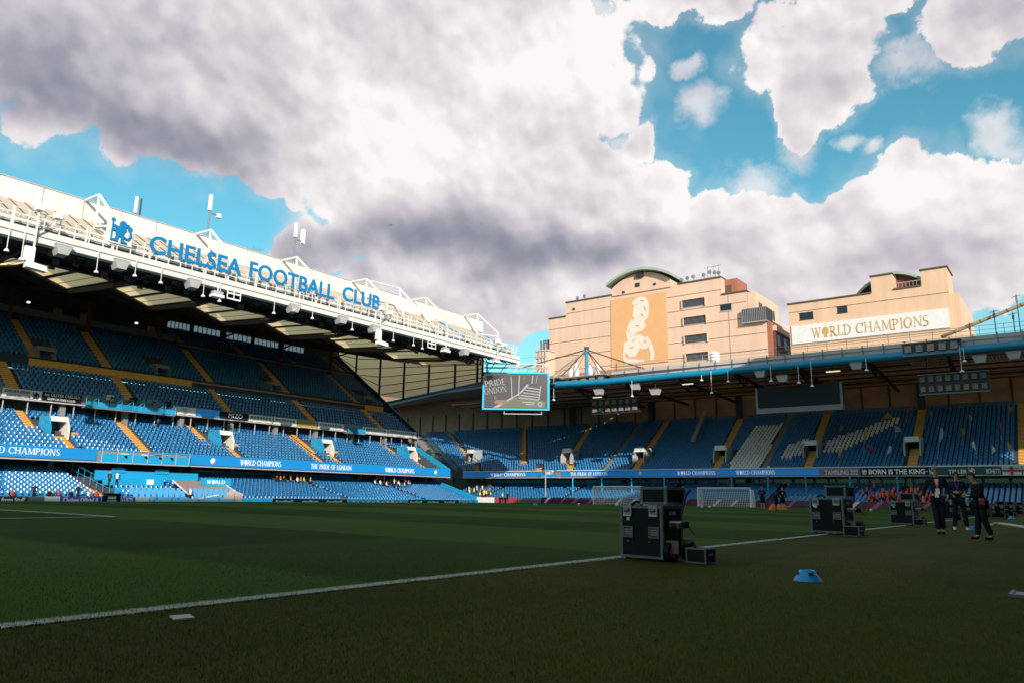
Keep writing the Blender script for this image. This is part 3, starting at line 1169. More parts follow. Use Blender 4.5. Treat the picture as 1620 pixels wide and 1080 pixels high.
for v in V2:
    stairway(FE, 86.55, v + 0.6, 89.8, v + 0.3, parent=east, t0=T2["t0"], z0=T2["z0"], dt=0.8, dz=0.42, w=1.15)
    stairway(FE, 91.3, v - 2.2, 96.1, v - 2.2, parent=east, t0=T2["t0"], z0=T2["z0"], dt=0.8, dz=0.42, w=1.15)
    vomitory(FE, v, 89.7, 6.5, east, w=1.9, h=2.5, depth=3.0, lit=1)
    box(-90.6, -90.3, v + 1.2, v + 2.3, 7.0, 7.35, m_yel).build("landing", east)
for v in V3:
    vomitory(FE, v, 101.9, 15.7, east, w=1.9, h=2.9, depth=3.2, m=m_conc)  # darker concrete puts the shade on these mouths into their colour
for a in (70.5, 86.0):
    stairway(FE, 80.5, a, 90.0, a - 2.0, parent=east, t0=T1["t0"], z0=T1["z0"], dt=0.8, dz=0.24, w=1.0, m=m_navy)
stairway(FE, 80.5, 38.6, 90.0, 36.6, parent=east, t0=T1["t0"], z0=T1["z0"], dt=0.8, dz=0.24, w=1.3)
railing(FE, [(39.4, 80.6, 0.2), (38.0, 89.6, 2.9)], 1.3, east, m_sky, step=1.2, rails=2, r=0.03)
# columns in the dark strips
for y in np.arange(9, 98, 7.4):
    box(-95.1, -94.5, y, y + 0.6, 8.9, 10.95, m_conc).build("column", east)
for y in np.arange(6.5, 98, 7.4):
    box(-89.6, -89.2, y, y + 0.45, 2.7, 4.2, m_conc).build("column", east)
for y in np.arange(10.3, 98, 2.47):
    box(-94.35, -94.25, y, y + 0.1, 9.3, 10.85, m_greyl).build("hanger", east)

# balcony fronts: LED strip of the middle tier and the banner rail of the top tier
o_b2 = box(-86.15, -86.0, Y0, 97.9, 4.12, 5.32, m_conc).build("balcony_front", east)
box(-86.22, -85.9, Y0, 97.9, 3.98, 4.11, m_greyl).build("ledge", o_b2)
box(-86.2, -85.93, Y0, 97.9, 5.33, 5.42, m_sky).build("handrail", o_b2)
o_b3 = box(-94.15, -94.0, Y0, YE, 10.95, 12.05, m_conc).build("balcony_front", east)
box(-94.25, -93.85, Y0, YE, 10.8, 10.94, m_greyl).build("ledge", o_b3)
led = []
for (a, b) in ((Y0, 39.4), (50.0, 97.8)):
    o = box(-85.99, -85.9, a, b, 4.2, 5.31, m_led).build("banner_strip", east)
    led.append(o)


def lion(parent, org, ex, ey, h, m, name="crest"):
    """rampant lion looking back, holding a staff"""
    P = [
        [(0.10, 0.0), (0.15, 0.0), (0.17, 0.88), (0.12, 0.88)],
        [(0.08, 0.86), (0.21, 0.86), (0.23, 0.93), (0.145, 1.0), (0.06, 0.93)],
        [(0.42, 0.72), (0.50, 0.66), (0.66, 0.66), (0.72, 0.76), (0.68, 0.90), (0.58, 0.95), (0.48, 0.92), (0.42, 0.84)],
        [(0.66, 0.66), (0.84, 0.70), (0.86, 0.78), (0.80, 0.84), (0.68, 0.84)],
        [(0.36, 0.44), (0.62, 0.40), (0.72, 0.54), (0.70, 0.70), (0.50, 0.74), (0.36, 0.66), (0.30, 0.54)],
        [(0.34, 0.22), (0.60, 0.24), (0.66, 0.44), (0.36, 0.50), (0.28, 0.36)],
        [(0.14, 0.62), (0.36, 0.56), (0.38, 0.66), (0.18, 0.72)],
        [(0.14, 0.44), (0.34, 0.42), (0.34, 0.52), (0.16, 0.54)],
        [(0.26, 0.06), (0.38, 0.04), (0.46, 0.28), (0.34, 0.32)],
        [(0.14, 0.02), (0.40, 0.0), (0.40, 0.08), (0.18, 0.09)],
        [(0.52, 0.02), (0.62, 0.0), (0.68, 0.28), (0.54, 0.30)],
        [(0.52, -0.02), (0.80, -0.02), (0.78, 0.06), (0.54, 0.07)],
        [(0.66, 0.28), (0.78, 0.22), (0.88, 0.34), (0.86, 0.50), (0.78, 0.62), (0.88, 0.66), (0.94, 0.52), (0.96, 0.36), (0.86, 0.16), (0.70, 0.16)],
        [(0.76, 0.60), (0.90, 0.58), (0.96, 0.70), (0.88, 0.76)],
    ]
    ex, ey = np.array(ex, float), np.array(ey, float)
    ez = np.cross(ex, ey)
    mb = MB()
    for k, p in enumerate(P):
        mb.prism(p, lambda a, b, w: tuple(np.array(org) + ex * a * h + ey * b * h + ez * w), 0.02, 0.06 + 0.004 * k, m)
    return mb.build(name, parent)


ZE = 4.45
TX = -85.88
put_text("lettering", led[0], "W@RLD CHAMPIONS", (TX, 27.6, ZE + 0.06), YX, ZX, 0.66, m_ledt, width=8.0, serif=True)
put_text("lettering", led[1], "W@RLD CHAMPIONS", (TX, 57.2, ZE), YX, ZX, 0.68, m_ledt, width=6.2, serif=True)
put_text("lettering", led[1], "THE PRIDE OF LONDON", (TX, 68.4, ZE - 0.02), YX, ZX, 0.66, m_ledt, width=7.4, serif=True)
put_text("lettering", led[1], "W@RLD CHAMPIONS", (TX, 82.6, ZE), YX, ZX, 0.66, m_ledt, width=6.4, serif=True)
for y in (53.4, 94.2):
    e = MB()
    e.lathe([(0, 0), (0.36, 0), (0.36, 0.03), (0, 0.03)], (0, 0, 0), m_text, 16)
    e.v = [(TX + c, y + a, ZE + 0.30 + b) for a, b, c in e.v]
    o = e.build("crest", led[1])
# camera bay in the middle balcony
bay = MB()
bay.box(-85.97, -85.2, 39.5, 49.9, 3.95, 4.05, m_greyl)
bay.box(-85.26, -85.2, 39.5, 49.9, 4.06, 5.0, m_sky)
for y in np.arange(39.6, 50, 1.7):
    bay.box(-85.19, -85.12, y, y + 0.06, 4.06, 5.45, m_greyl)
bay.box(-85.2, -85.13, 39.5, 49.9, 5.35, 5.42, m_sky)
bay.build("camera_bay", east)
for k, (y, c) in enumerate(((42.3, m_clothw), (44.6, m_text), (46.3, m_black), (47.7, m_grey))):
    mb = MB()
    mb.box(-85.9, -85.4, y - 0.45, y + 0.35, 4.5 + 0.1 * (k % 2), 5.1, c)
    mb.tube([(-85.65, y, 4.06), (-85.65, y, 4.5)], 0.05, m_black, 5)
    mb.tube([(-85.65, y - 0.2, 4.85), (-84.95, y - 0.1, 4.75)], 0.11, m_black, 8)
    tag(mb.build("television_camera", at=(-85.65, y, 4.06)), ["television camera under a white rain cover, first in the blue camera bay of the balcony", "television camera under a bright white hood, second in the blue balcony camera bay",
        "black television camera, third in the blue balcony camera bay", "grey television camera at the far end of the blue balcony camera bay"][k], "camera", "television cameras in the balcony bay")
# gantry on the top balcony
for (a, b) in ((40.7, 51.8), (81.0, 84.6)):
    g = MB()
    g.box(-93.98, -92.9, a, b, 10.55, 10.66, m_grey)
    n = int((b - a) / 1.35)
    for i in range(n + 1):
        y = a + (b - a) * i / n
        g.tube([(-92.95, y, 10.67), (-92.95, y, 12.0)], 0.05, m_sky, 5)
        if i < n:
            y2 = a + (b - a) * (i + 1) / n
            g.tube([(-92.95, y, 10.72), (-92.95, y2, 11.9)], 0.04, m_sky, 5)
            g.box(-93.0, -92.95, y + 0.1, y2 - 0.1, 10.7, 11.35, m_sky if i % 3 else m_tube)
    g.tube([(-92.95, a, 12.0), (-92.95, b, 12.0)], 0.05, m_sky, 5)
    g.build("gantry", east)
for k, y in enumerate((43.6, 46.4, 48.8, 50.9)):
    mb = MB()
    mb.box(-93.7, -93.2, y - 0.35, y + 0.35, 11.75, 12.35, (m_clothw, m_black, m_grey, m_black)[k])
    mb.tube([(-93.45, y, 10.67), (-93.45, y, 11.75)], 0.06, m_black, 5)
    mb.tube([(-93.3, y, 12.1), (-92.7, y, 12.0)], 0.12, m_black, 8)
    tag(mb.build("television_camera", at=(-93.45, y, 10.67)), ["television camera with a white cover on the upper gantry", "black television camera beside the white covered one on the upper gantry",
        "grey television camera third on the upper gantry", "black television camera at the far end of the upper gantry"][k], "camera", "television cameras on the upper gantry")


def banner(name, fr, s0, s1, t, z0, z1, m, label, cat="banner", group=None, sag=0.03, depth=0.02):
    mb = MB()
    n = 8
    vs, fs = [], []
    for i in range(n + 1):
        s = s0 + (s1 - s0) * i / n
        w = 0.03 * math.sin(i * 1.9 + s0)
        for zz in (z0 + sag * math.sin(i * 2.3), (z0 + z1) / 2, z1 - sag * abs(math.sin(i * 0.8))):
            vs.append(fr.p(s, t - w - 0.02, zz))
    k = len(vs)
    vs += [fr.p(*( (v[1], -v[0], v[2]) if fr.k == "E" else v)) for v in vs]
    vs = vs[:k] + [tuple(np.array(v) + np.array(fr.p(0, depth, 0))) for v in vs[:k]]
    for i in range(n):
        for j in range(2):
            a = i * 3 + j
            fs += [(a, a + 3, a + 4, a + 1), (k + a, k + a + 1, k + a + 4, k + a + 3)]
    mb.add(vs, fs, m)
    o = mb.build(name, at=fr.p((s0 + s1) / 2, t, z0))
    return tag(o, label, cat, group)


GB = "supporters banners on the top balcony"
ZB0, ZB1 = 10.98, 11.98
bn = banner("banner", FE, 32.2, 36.2, 93.9, ZB0, ZB1, m_clothw, "white supporters club banner with a small blue lion at its right end, top balcony", group=GB)
put_text("lettering", bn, "CHELSEA ISRAEL", (-93.78, 32.4, 11.52), YX, ZX, 0.32, m_navycl, width=2.6)
put_text("lettering", bn, "SUPPORTERS CLUB", (-93.78, 32.6, 11.10), YX, ZX, 0.26, m_navycl, width=2.4)
lion(bn, (-93.82, 35.2, 11.1), YX, ZX, 0.72, m_navycl)
bn = banner("banner", FE, 36.3, 40.5, 93.9, ZB0, ZB1, m_navycl, "dark supporters club banner with white words beside the upper gantry", group=GB)
put_text("lettering", bn, "1st. ULSTER CHELSEA", (-93.78, 36.5, 11.52), YX, ZX, 0.32, m_text, width=3.8)
put_text("lettering", bn, "SUPPORTERS CLUB", (-93.78, 36.8, 11.10), YX, ZX, 0.26, m_text, width=3.0)
bn = banner("banner", FE, 51.9, 55.2, 93.9, ZB0, ZB1, m_clothw, "plain white banner with a pale emblem, right of the upper gantry", group=GB)
box(-93.82, -93.78, 53.3, 53.9, 11.2, 11.8, m_greyl).build("emblem", bn)
banner("banner", FE, 55.3, 58.6, 93.9, ZB0, ZB1, m_led, "plain blue banner next to the dark one with large white letters, top balcony", group=GB)
bn = banner("banner", FE, 58.7, 63.2, 93.9, ZB0, ZB1, m_navycl, "black banner with large white letters MIZO on the top balcony", group=GB)
put_text("lettering", bn, "MIZO", (-93.78, 60.0, 11.2), YX, ZX, 0.62, m_text, width=2.2)
specs = [(63.3, 67.3, m_clothw, "white banner with grey lettering right of the black one, top balcony", "South"), (67.5, 71.6, m_clothw, "white banner with two lines of small grey print, top balcony", "blues"),
         (71.8, 75.4, m_clothy, "amber banner between two white ones on the top balcony", None), (75.6, 80.8, m_clothw, "white banner just left of the small far gantry, top balcony", "true"),
         (84.8, 90.5, m_clothw, "long white banner right of the small far gantry", None), (90.7, 97.6, m_clothw, "last white banner at the far end of the top balcony", None)]
for a, b, mm, lab, t_ in specs:
    bn = banner("banner", FE, a, b, 93.9, ZB0, ZB1, mm, lab, group=GB)
    mb = MB()
    for i in range(int((b - a) / 0.5) - 1):
        mb.box(-93.82, -93.785, a + 0.3 + i * 0.5, a + 0.65 + i * 0.5, 11.45, 11.75, m_grey)
    mb.build("print", bn)

# ---- roof of the far stand
roof = bpy.data.objects.new("roof", box(-80.0, -79.3, Y0, YE, 27.7, 28.15, m_steel).mesh("roof", wl(east)))
COL.objects.link(roof)
roof.parent = east
RB, RT = 22.42, 23.6
RTX = 72.0
mb = MB()
mb.box(-RTX - 0.9, -RTX, Y0, YE + 0.6, RB, RB + 0.5, m_steel)
mb.box(-RTX - 0.9, -RTX - 0.08, Y0, YE + 0.6, RB + 0.5, RB + 0.62, m_grey)
mb.box(-RTX - 0.9, -RTX, Y0, YE + 0.6, RB + 0.62, RT, m_steel)
mb.build("front_beam", roof)
# lattice walkway
mb = MB()
for zz in (RT + 0.45, RT + 0.95, RT + 1.5):
    mb.box(-RTX - 0.07, -RTX - 0.01, Y0, YE + 0.6, zz, zz + 0.07, m_steel)
    mb.box(-RTX - 1.67, -RTX - 1.61, Y0, YE + 0.6, zz + 0.05, zz + 0.12, m_steel)
y = Y0 + 0.2
while y < YE:
    mb.box(-RTX - 0.09, -RTX + 0.0, y, y + 0.09, RT, RT + 1.57, m_steel)
    mb.bar((-RTX - 1.64, y, RT), (-RTX - 1.64, y + 1.3, RT + 1.6), 0.06, 0.06, m_steel)
    mb.bar((-RTX - 1.70, y + 1.3, RT), (-RTX - 1.70, y, RT + 1.6), 0.06, 0.06, m_steel)
    y += 1.3
y = Y0 + 0.2
while y < YE:
    mb.box(-RTX - 0.12, -RTX + 0.03, y, y + 0.14, RT, RT + 1.6, m_steel)
    y += 6.1
mb.box(-RTX - 1.75, -RTX - 0.9, Y0, YE + 0.6, RT - 0.2, RT - 0.05, m_greyl)
mb.build("walkway", roof)
box(-73.62, -73.52, Y0, YE, 23.45, 24.72, m_steel).build("upstand", roof)  # board added to block sun and sky leaking in above the beam
# sloping sheets
pw = 1.36
pmesh = None
y = Y0
k = 0
while y < YE - 0.2:
    if abs(y - 33.4) > 0.9 and abs(y - 84.9) > 0.7 and abs(y - 95.6) > 0.7:
        mb = MB()
        n_ = 0.06
        a = [(-73.6, 24.75), (-79.45, 28.15)]
        mb.hexa([(a[0][0], y + 0.03, a[0][1]), (a[1][0], y + 0.03, a[1][1]), (a[1][0], y + pw - 0.09, a[1][1]), (a[0][0], y + pw - 0.09, a[0][1]),
                 (a[0][0] + 0.05, y + 0.03, a[0][1] + 0.09), (a[1][0] + 0.05, y + 0.03, a[1][1] + 0.09), (a[1][0] + 0.05, y + pw - 0.09, a[1][1] + 0.09), (a[0][0] + 0.05, y + pw - 0.09, a[0][1] + 0.09)], m_cream)
        mb.hexa([(a[0][0], y + pw - 0.085, a[0][1]), (a[1][0], y + pw - 0.085, a[1][1]), (a[1][0], y + pw + 0.02, a[1][1]), (a[0][0], y + pw + 0.02, a[0][1]),
                 (a[0][0] + 0.07, y + pw - 0.085, a[0][1] + 0.14), (a[1][0] + 0.07, y + pw - 0.085, a[1][1] + 0.14), (a[1][0] + 0.07, y + pw + 0.02, a[1][1] + 0.14), (a[0][0] + 0.07, y + pw + 0.02, a[0][1] + 0.14)], m_brown if y < 44 else m_cream)
        mb.build("roof_panel", roof)
    else:
        MB().bar((-73.4, y + 0.6, 24.8), (-79.3, y + 0.6, 28.25), 0.5, 0.25, m_sky).build("gutter", roof)
    y += pw
# upstand panels
for k in range(24):
    a = Y0 + k * 3.875
    box(-79.75, -79.5, a + 0.04, a + 3.83, 28.16, 30.35, m_white).build("parapet_panel", roof)
box(-79.85, -79.42, Y0, YE, 30.36, 30.46, m_greyl).build("coping", roof)
# white roof trusses standing above the ridge
TR = [8.0, 20.1, 32.2, 44.6, 56.6, 68.4, 80.5, 92.8]
for y in TR:
    mb = MB()
    A = (-76.5, y, 30.25)
    mb.bar((-84.5, y, 30.5), A, 0.22, 0.22, m_steel)
    mb.bar(A, (-72.2, y, 26.6), 0.22, 0.22, m_steel)
    mb.bar((-72.2, y, 26.6), (-72.2, y, RT), 0.2, 0.2, m_steel)
    mb.bar(A, (-76.5, y, 26.4), 0.2, 0.2, m_steel)
    mb.bar((-76.5, y, 26.9), (-72.3, y, 26.0), 0.22, 0.22, m_steel)
    mb.bar((-84.5, y, 30.5), (-84.5, y, 28.0), 0.2, 0.2, m_steel)
    mb.build("truss", roof)
# one raking brace between the sixth and seventh
MB().bar((-76.2, 74.4, 30.3), (-72.4, 79.4, 24.0), 0.2, 0.2, m_steel).bar((-76.2, 74.4, 30.3), (-72.4, 72.0, 24.0), 0.2, 0.2, m_steel).bar((-76.5, 68.6, 30.1), (-76.2, 74.4, 30.3), 0.2, 0.2, m_steel).build("brace", roof)
# folded rear roof with translucent lights
VAL = [5.0, 15.6, 26.4, 37.4, 47.2, 57.6, 68.6, 79.9, 91.0, 98.0]


def ru(t):
    return 23.2 + 0.08 * (t - 82.0) if t < 93.4 else 24.11 + 0.22 * (t - 93.4)


for a, b in zip(VAL[:-1], VAL[1:]):
    mid = (a + b) / 2
    hgt = 1.7 * (b - a) / 11.0
    for (p, q, zp, zq) in ((a, mid, 0.0, hgt), (mid, b, hgt, 0.0)):
        def Q(fy, t, dz=0.0):
            return (-t, p + (q - p) * fy, ru(t) + zp + (zq - zp) * fy + dz)
        n = 2
        cols = [(0.06, 0.46), (0.54, 0.94)]
        mb = MB()
        # opaque sheets around the two lights
        strips = [(0.0, 1.0, 82.0, 82.4), (0.0, 1.0, 93.4, 116.4), (0.0, 0.06, 82.4, 93.4), (0.46, 0.54, 82.4, 93.4), (0.94, 1.0, 82.4, 93.4)]
        for (f0, f1, t0, t1) in strips:
            mb.hexa([Q(f0, t0), Q(f1, t0), Q(f1, t1), Q(f0, t1), Q(f0, t0, 0.12), Q(f1, t0, 0.12), Q(f1, t1, 0.12), Q(f0, t1, 0.12)], m_brown)
        mb.build("roof_sheet", roof)
        for (f0, f1) in cols:
            MB().add([Q(f0, 82.4, 0.02), Q(f1, 82.4, 0.02), Q(f1, 93.4, 0.02), Q(f0, 93.4, 0.02)], [(0, 1, 2, 3)], m_skylight).build("rooflight", roof)
        for f in (0.26, 0.74):
            MB().bar(Q(f, 82.4, -0.03), Q(f, 93.4, -0.03), 0.05, 0.05, m_brown).build("glazing_bar", roof)
        for tt in (82.4, 93.4, 97.0, 103.0, 109.0):
            MB().bar(Q(0.02, tt, -0.1), Q(0.98, tt, -0.1), 0.14, 0.2, m_dark).build("purlin", roof)
for y in VAL[1:-1]:
    MB().bar((-82.0, y, ru(82) - 0.35), (-92.0, y, ru(92) - 0.3), 0.42, 0.5, m_dark).bar((-92.0, y, ru(92) - 0.3), (-116.0, y, ru(116) - 0.3), 0.42, 0.5, m_dark).bar((-82.0, y, ru(82) - 0.35), (-73.0, y, 23.0), 0.3, 0.4, m_dark).build("rafter", roof)
    MB().box(-110.6, -110.1, y - 0.2, y + 0.2, 23.0, ru(110.3) - 0.3, m_rust).build("post", east)
    MB().bar((-110.3, y, 26.0), (-106.0, y + 0.02, ru(106) - 0.4), 0.2, 0.2, m_dark).build("strut", east)
box(-81.95, -81.6, Y0, YE, 23.25, 25.2, m_dark).build("inner_beam", roof)
MB().hexa([(-72.95, Y0, 24.0), (-82.0, Y0, 24.1), (-82.0, YE, 24.1), (-72.95, YE, 24.0), (-72.95, Y0, 24.1), (-82.0, Y0, 24.2), (-82.0, YE, 24.2), (-72.95, YE, 24.1)], m_dark).build("soffit", roof)
lat = MB()
for t_ in (74.5, 77.0, 79.5):
    lat.box(-t_ - 0.08, -t_ + 0.08, Y0, YE, 22.75, 22.9, m_dark)
    y = Y0
    while y < YE - 2:
        lat.bar((-t_, y, 22.8), (-t_, y + 1.2, 24.0), 0.09, 0.09, m_dark)
        lat.bar((-t_, y + 2.4, 22.8), (-t_, y + 1.2, 24.0), 0.09, 0.09, m_dark)
        y += 2.4
lat.build("lattice_girder", roof)
# rear windows beneath the roof
win_y = [62.0, 66.0, 66.6, 71.6, 72.4, 77.8, 78.4, 83.6, 84.2, 89.4]
fr_mb = box(-116.75, -116.5, Y0, 61.8, 27.2, 30.6, m_brown)
fr_mb.box(-116.75, -116.5, 61.8, 89.6, 28.35, 30.6, m_brown)
fr_mb.box(-116.75, -116.5, 89.6, YE, 27.2, 30.6, m_brown)
for a_, b_ in ((66.0, 66.6), (71.6, 72.4), (77.8, 78.4), (83.6, 84.2)):
    fr_mb.box(-116.74, -116.52, a_, b_, 27.2, 28.34, m_dark)
fr_mb.box(-116.74, -116.52, 61.8, 62.0, 27.2, 28.34, m_dark)
fr_mb.box(-116.74, -116.52, 89.4, 89.6, 27.2, 28.34, m_dark)
rw = fr_mb.build("rear_cladding", east)
for a, b in zip(win_y[::2], win_y[1::2]):
    o = box(-116.66, -116.62, a, b, 27.2, 28.35, m_milk).build("window", east)
    y = a
    while y < b + 0.01:
        box(-116.72, -116.55, y - 0.05, y + 0.05, 27.2, 28.35, m_dark).build("mullion", o)
        y += (b - a) / 6
# press boxes at the left of the top tier
pb = MB()
pb.box(-112.3, -111.9, Y0, 61.0, 24.05, 25.0, m_grey)
pb.box(-116.4, -112.31, Y0, 61.0, 24.0, 24.3, m_dark)
pb.build("press_box_front", east)
for k, y in enumerate((16.0, 40.4, 55.4)):
    mb = MB()
    mb.box(-113.4, -113.1, y - 0.15, y + 0.15, 26.05, 26.22, m_lamp)
    mb.box(-113.65, -112.95, y - 0.3, y + 0.3, 26.23, 26.32, m_dark)
    mb.bar((-113.3, y, 26.32), (-113.3, y, 27.6), 0.05, 0.05, m_dark)
    mb.build("press_box_lamp", east)
for k, y in enumerate((20.5, 31.8, 44.0, 47.5, 57.5)):
    MB().box(-112.9, -112.4, y - 0.5, y + 0.5, 25.05, 25.9, m_yelw).box(-112.85, -112.45, y + 0.7, y + 1.2, 25.05, 25.6, m_brown).build("press_seat", east)

# end wall of the roof space: sheeted screen in a dark frame
g = [ony(563, 556, YE), ony(765, 560, YE), ony(765, 604, YE), ony(626, 632, YE)]
GXs = [-111.6, -107.2, -99.6, -93.0, -87.0, -81.6, -79.1]
GXs = [-118.0] + [float(ony(px, 560, YE)[0]) for px in (566, 604, 642, 681, 722, 757, 765)]


def wall_bot(x):
    # follows the rake behind, level further forward
    sill = 18.2 + (x + 98.6) * 0.09
    return max(sill, 12.0 + (-x - 94.0) * 0.70)


def wall_top(x):
    return 24.35 + (-x - 79.0) * 0.145


ew = bpy.data.objects.new("end_screen", MB().bar((-111.8, YE, wall_top(-111.8)), (-79.0, YE, wall_top(-79.0)), 0.3, 0.35, m_navy).mesh("end_screen", wl(east)))
COL.objects.link(ew)
ew.parent = east
NR = 6
for a, b in zip(GXs[:-1], GXs[1:]):
    for r_ in range(NR):
        def zz(x, k):
            top_ = wall_top(x)
            lo = 18.2 + (x + 98.6) * 0.09
            return lo + (top_ - lo) * k / NR
        pts = []
        z00, z10 = max(zz(a, r_), wall_bot(a)), max(zz(b, r_), wall_bot(b))
        z01, z11 = max(zz(a, r_ + 1), wall_bot(a)), max(zz(b, r_ + 1), wall_bot(b))
        if z01 - z00 < 0.1 and z11 - z10 < 0.1:
            continue
        e_ = 0.06
        P8 = [(a + e_, YE - 0.02, z00 + e_), (b - e_, YE - 0.02, z10 + e_), (b - e_, YE + 0.06, z10 + e_), (a + e_, YE + 0.06, z00 + e_),
              (a + e_, YE - 0.02, max(z01 - e_, z00 + e_)), (b - e_, YE - 0.02, max(z11 - e_, z10 + e_)), (b - e_, YE + 0.06, max(z11 - e_, z10 + e_)), (a + e_, YE + 0.06, max(z01 - e_, z00 + e_))]
        pm = MB().add([P8[0], P8[1], P8[5], P8[4]], [(0, 1, 2, 3)], m_beige)
        nrib = max(2, int((b - a) / 0.45))
        for i in range(1, nrib):
            f = i / nrib
            x = a + (b - a) * f
            lo, hi = z00 + (z10 - z00) * f + 0.1, z01 + (z11 - z01) * f - 0.1
            if hi > lo:
                pm.box(x - 0.03, x + 0.03, YE - 0.05, YE - 0.021, lo, hi, m_beige)
        pm.build("cladding_panel", ew)
        MB().bar((a, YE - 0.06, z01), (b, YE - 0.06, z11), 0.1, 0.12, m_dark).build("girt", ew)
for x in GXs[1:]:
    MB().box(x - 0.17, x + 0.17, YE - 0.3, YE - 0.08, wall_bot(x) - 0.2, wall_top(x) + 0.4, m_navy).build("mullion", ew)
MB().bar((-102.5, YE - 0.1, 17.75), (-79.0, YE - 0.1, 19.8), 0.35, 0.4, m_tube).build("sill_beam", ew)
# raking parapet of the top tier at its end
MB().prism([(94.0, 11.0), (94.0, 12.1), (116.5, 28.0), (116.5, 25.6)], lambda a, b, w: FE.p(w, a, b), YE - 0.3, YE - 0.02, m_navy).build("raking_parapet", east)
MB().prism([(86.0, 4.0), (86.0, 5.45), (96.3, 10.6), (96.3, 8.6)], lambda a, b, w: FE.p(w, a, b), YE - 0.25, YE - 0.05, m_sky).build("raking_parapet", east)
MB().prism([(80.0, -0.2), (80.0, 0.9), (90.4, 4.0), (90.4, -0.2)], lambda a, b, w: FE.p(w, a, b), YE - 0.25, YE - 0.05, m_sky).build("raking_parapet", east)
MB().box(-116.5, -90.5, YE - 0.3, YE - 0.06, -0.3, 3.9, m_navy).build("end_wall", east)

# letters and crest on the walkway
for word, ya, yb in (("CHELSEA", 35.55, 46.0), ("FOOTBALL", 47.0, 59.1), ("CLUB", 60.4, 66.8)):
    v, fs = txt_mesh(word, 1.0, 0.06, 0.018)
    lo, hi = v[:, 0].min(), v[:, 0].max()
    for i, ch in enumerate(word):
        vi, fi = txt_mesh(ch, 1.0, 0.06, 0.018)
        w0 = vi[:, 0].max() - vi[:, 0].min()
        # advance from the whole word up to this letter
        pre, _ = txt_mesh(word[: i + 1], 1.0, 0.06, 0.018)
        right = pre[:, 0].max()
        x_ = right - w0
        sc = (yb - ya) / (hi - lo)
        zs = 1.78 / 0.70
        zb = 24.30 + (ya - 35.5) * 0.022
        P = [(-71.86 + q[2], ya + (x_ - lo + q[0] - vi[:, 0].min()) * sc, zb + q[1] * zs) for q in vi]
        MB().add(P, fi, m_blue).build("sign_letter", roof)
lion(roof, (-71.8, 31.45, 24.4), YX, ZX, 2.3, m_blue, "crest")
box(-71.95, -71.85, 31.3, 33.8, 24.2, 26.9, m_steel).build("crest_board", roof)

# ------------------------------------------------------------------ stand behind the goal
north = thing("grandstand", (-40, 120, 0), "two-tiered blue stand behind the goals with flags among its seats and blue roof tube", "grandstand")
N1 = dict(t0=109.2, z0=0.35, dt=0.8, dz=0.25, n=11)
N2 = dict(t0=114.6, z0=5.25, dt=0.8, dz=0.42, n=25)
NX0, NX1 = -97.0, 16.0


def rake_at(px, py, t0=114.6, z0=5.9, k=0.525):
    d = ray(px, py)
    q = (z0 - k * t0 - CAM_H) / (d[2] - k * d[1])
    p = CAMP + d * q
    return float(p[0]), float(p[1])


terrace(FN, NX0, NX1, parent=north, m=m_concd, drop=0.5, **N1)
# upper tier: fans out behind the far left corner
mb = MB()
for i in range(N2["n"]):
    t = N2["t0"] + i * 0.8
    z = N2["z0"] + i * 0.42
    xl = -98.5 - (t - 113.5) * 1.47
    mb.box(xl, NX1, t, t + 0.79, z - 0.55, z, m_concd)
mb.build("terrace", north)
# lit sawtooth edge of the corner terrace
mb = MB()
for i in range(N2["n"] - 1):
    t = N2["t0"] + i * 0.8
    z = N2["z0"] + i * 0.42
    xl = -98.5 - (t - 113.5) * 1.47
    mb.box(xl - 1.5, xl - 0.02, t, t + 0.8, z - 1.1, z + 0.15, m_conc)
    mb.box(xl - 1.56, xl - 1.51, t + 0.05, t + 0.72, z + 0.0, z + 0.16, m_text)
mb.build("corner_steps", north)
railing(FN, [(-98.3, 114.0, 5.4), (-98.3 - 11 * 1.47, 125.0, 11.2), (-98.3 - 19 * 1.47, 133.0, 15.4)], 1.1, north, m_sky, step=1.3, rails=3, r=0.035)
railing(FN, [(-96.6, 114.2, 5.4), (-96.6 - 9 * 1.47, 123.2, 10.2)], 1.2, north, m_sky, step=0.9, rails=2, r=0.035)
box(NX0 - 90, NX1, 134.7, 135.0, 2.0, 20.45, m_wood).build("rear_wall", north)
box(NX0 - 90, -68.0, 135.05, 135.3, 19.0, 27.0, m_wood).build("rear_wall", north)
x = NX0 - 40
while x < NX1:
    box(x, x + 0.25, 134.5, 134.69, 14.5, 19.9, m_dark).build("wall_rib", north)
    x += 4.2
box(NX0 - 60, NX1, 119.5, 119.8, -0.2, 5.3, m_dark).build("concourse_wall", north)
MB().prism([(113.9, 4.55), (135, 14.4), (135, 14.0), (113.9, 4.35)], lambda a, b, w: FN.p(w, a, b), NX0 - 1, NX1, m_concd).build("slab", north)
box(NX0, NX1, 108.55, 108.8, -0.2, 0.75, m_navy).build("parapet_wall", north)
# glazed boxes of the concourse
x = -94.0
k = 0
while x < 14:
    o = MB().box(x, x + 0.12, 118.9, 119.45, 2.9, 4.9, m_tube).box(x, x + 3.0, 119.0, 119.1, 4.5, 4.6, m_tube).build("concourse_frame", north)
    box(x + 0.15, x + 2.9, 119.2, 119.25, 3.05, 4.45, m_tinted).build("pane", o)
    x += 3.1
    k += 1
for px, w_ in ((715, 0.5), (775, 0.4), (1158, 0.35)):
    p = ony(px, 760, 115.5)
    box(p[0] - w_, p[0] + w_, 115.3, 115.8, 0.5, 4.6, m_brown).build("pier", north)
for px in (906, 952, 999, 1051, 1158, 1215, 1275, 1345, 1420):
    p = ony(px, 765, 113.0)
    MB().tube([(p[0], 113.0, 0.4), (p[0], 113.0, 4.5)], 0.14, m_sky if px < 1100 else m_tube, 8).build("column", north)
p = ony(863, 765, 110.6)
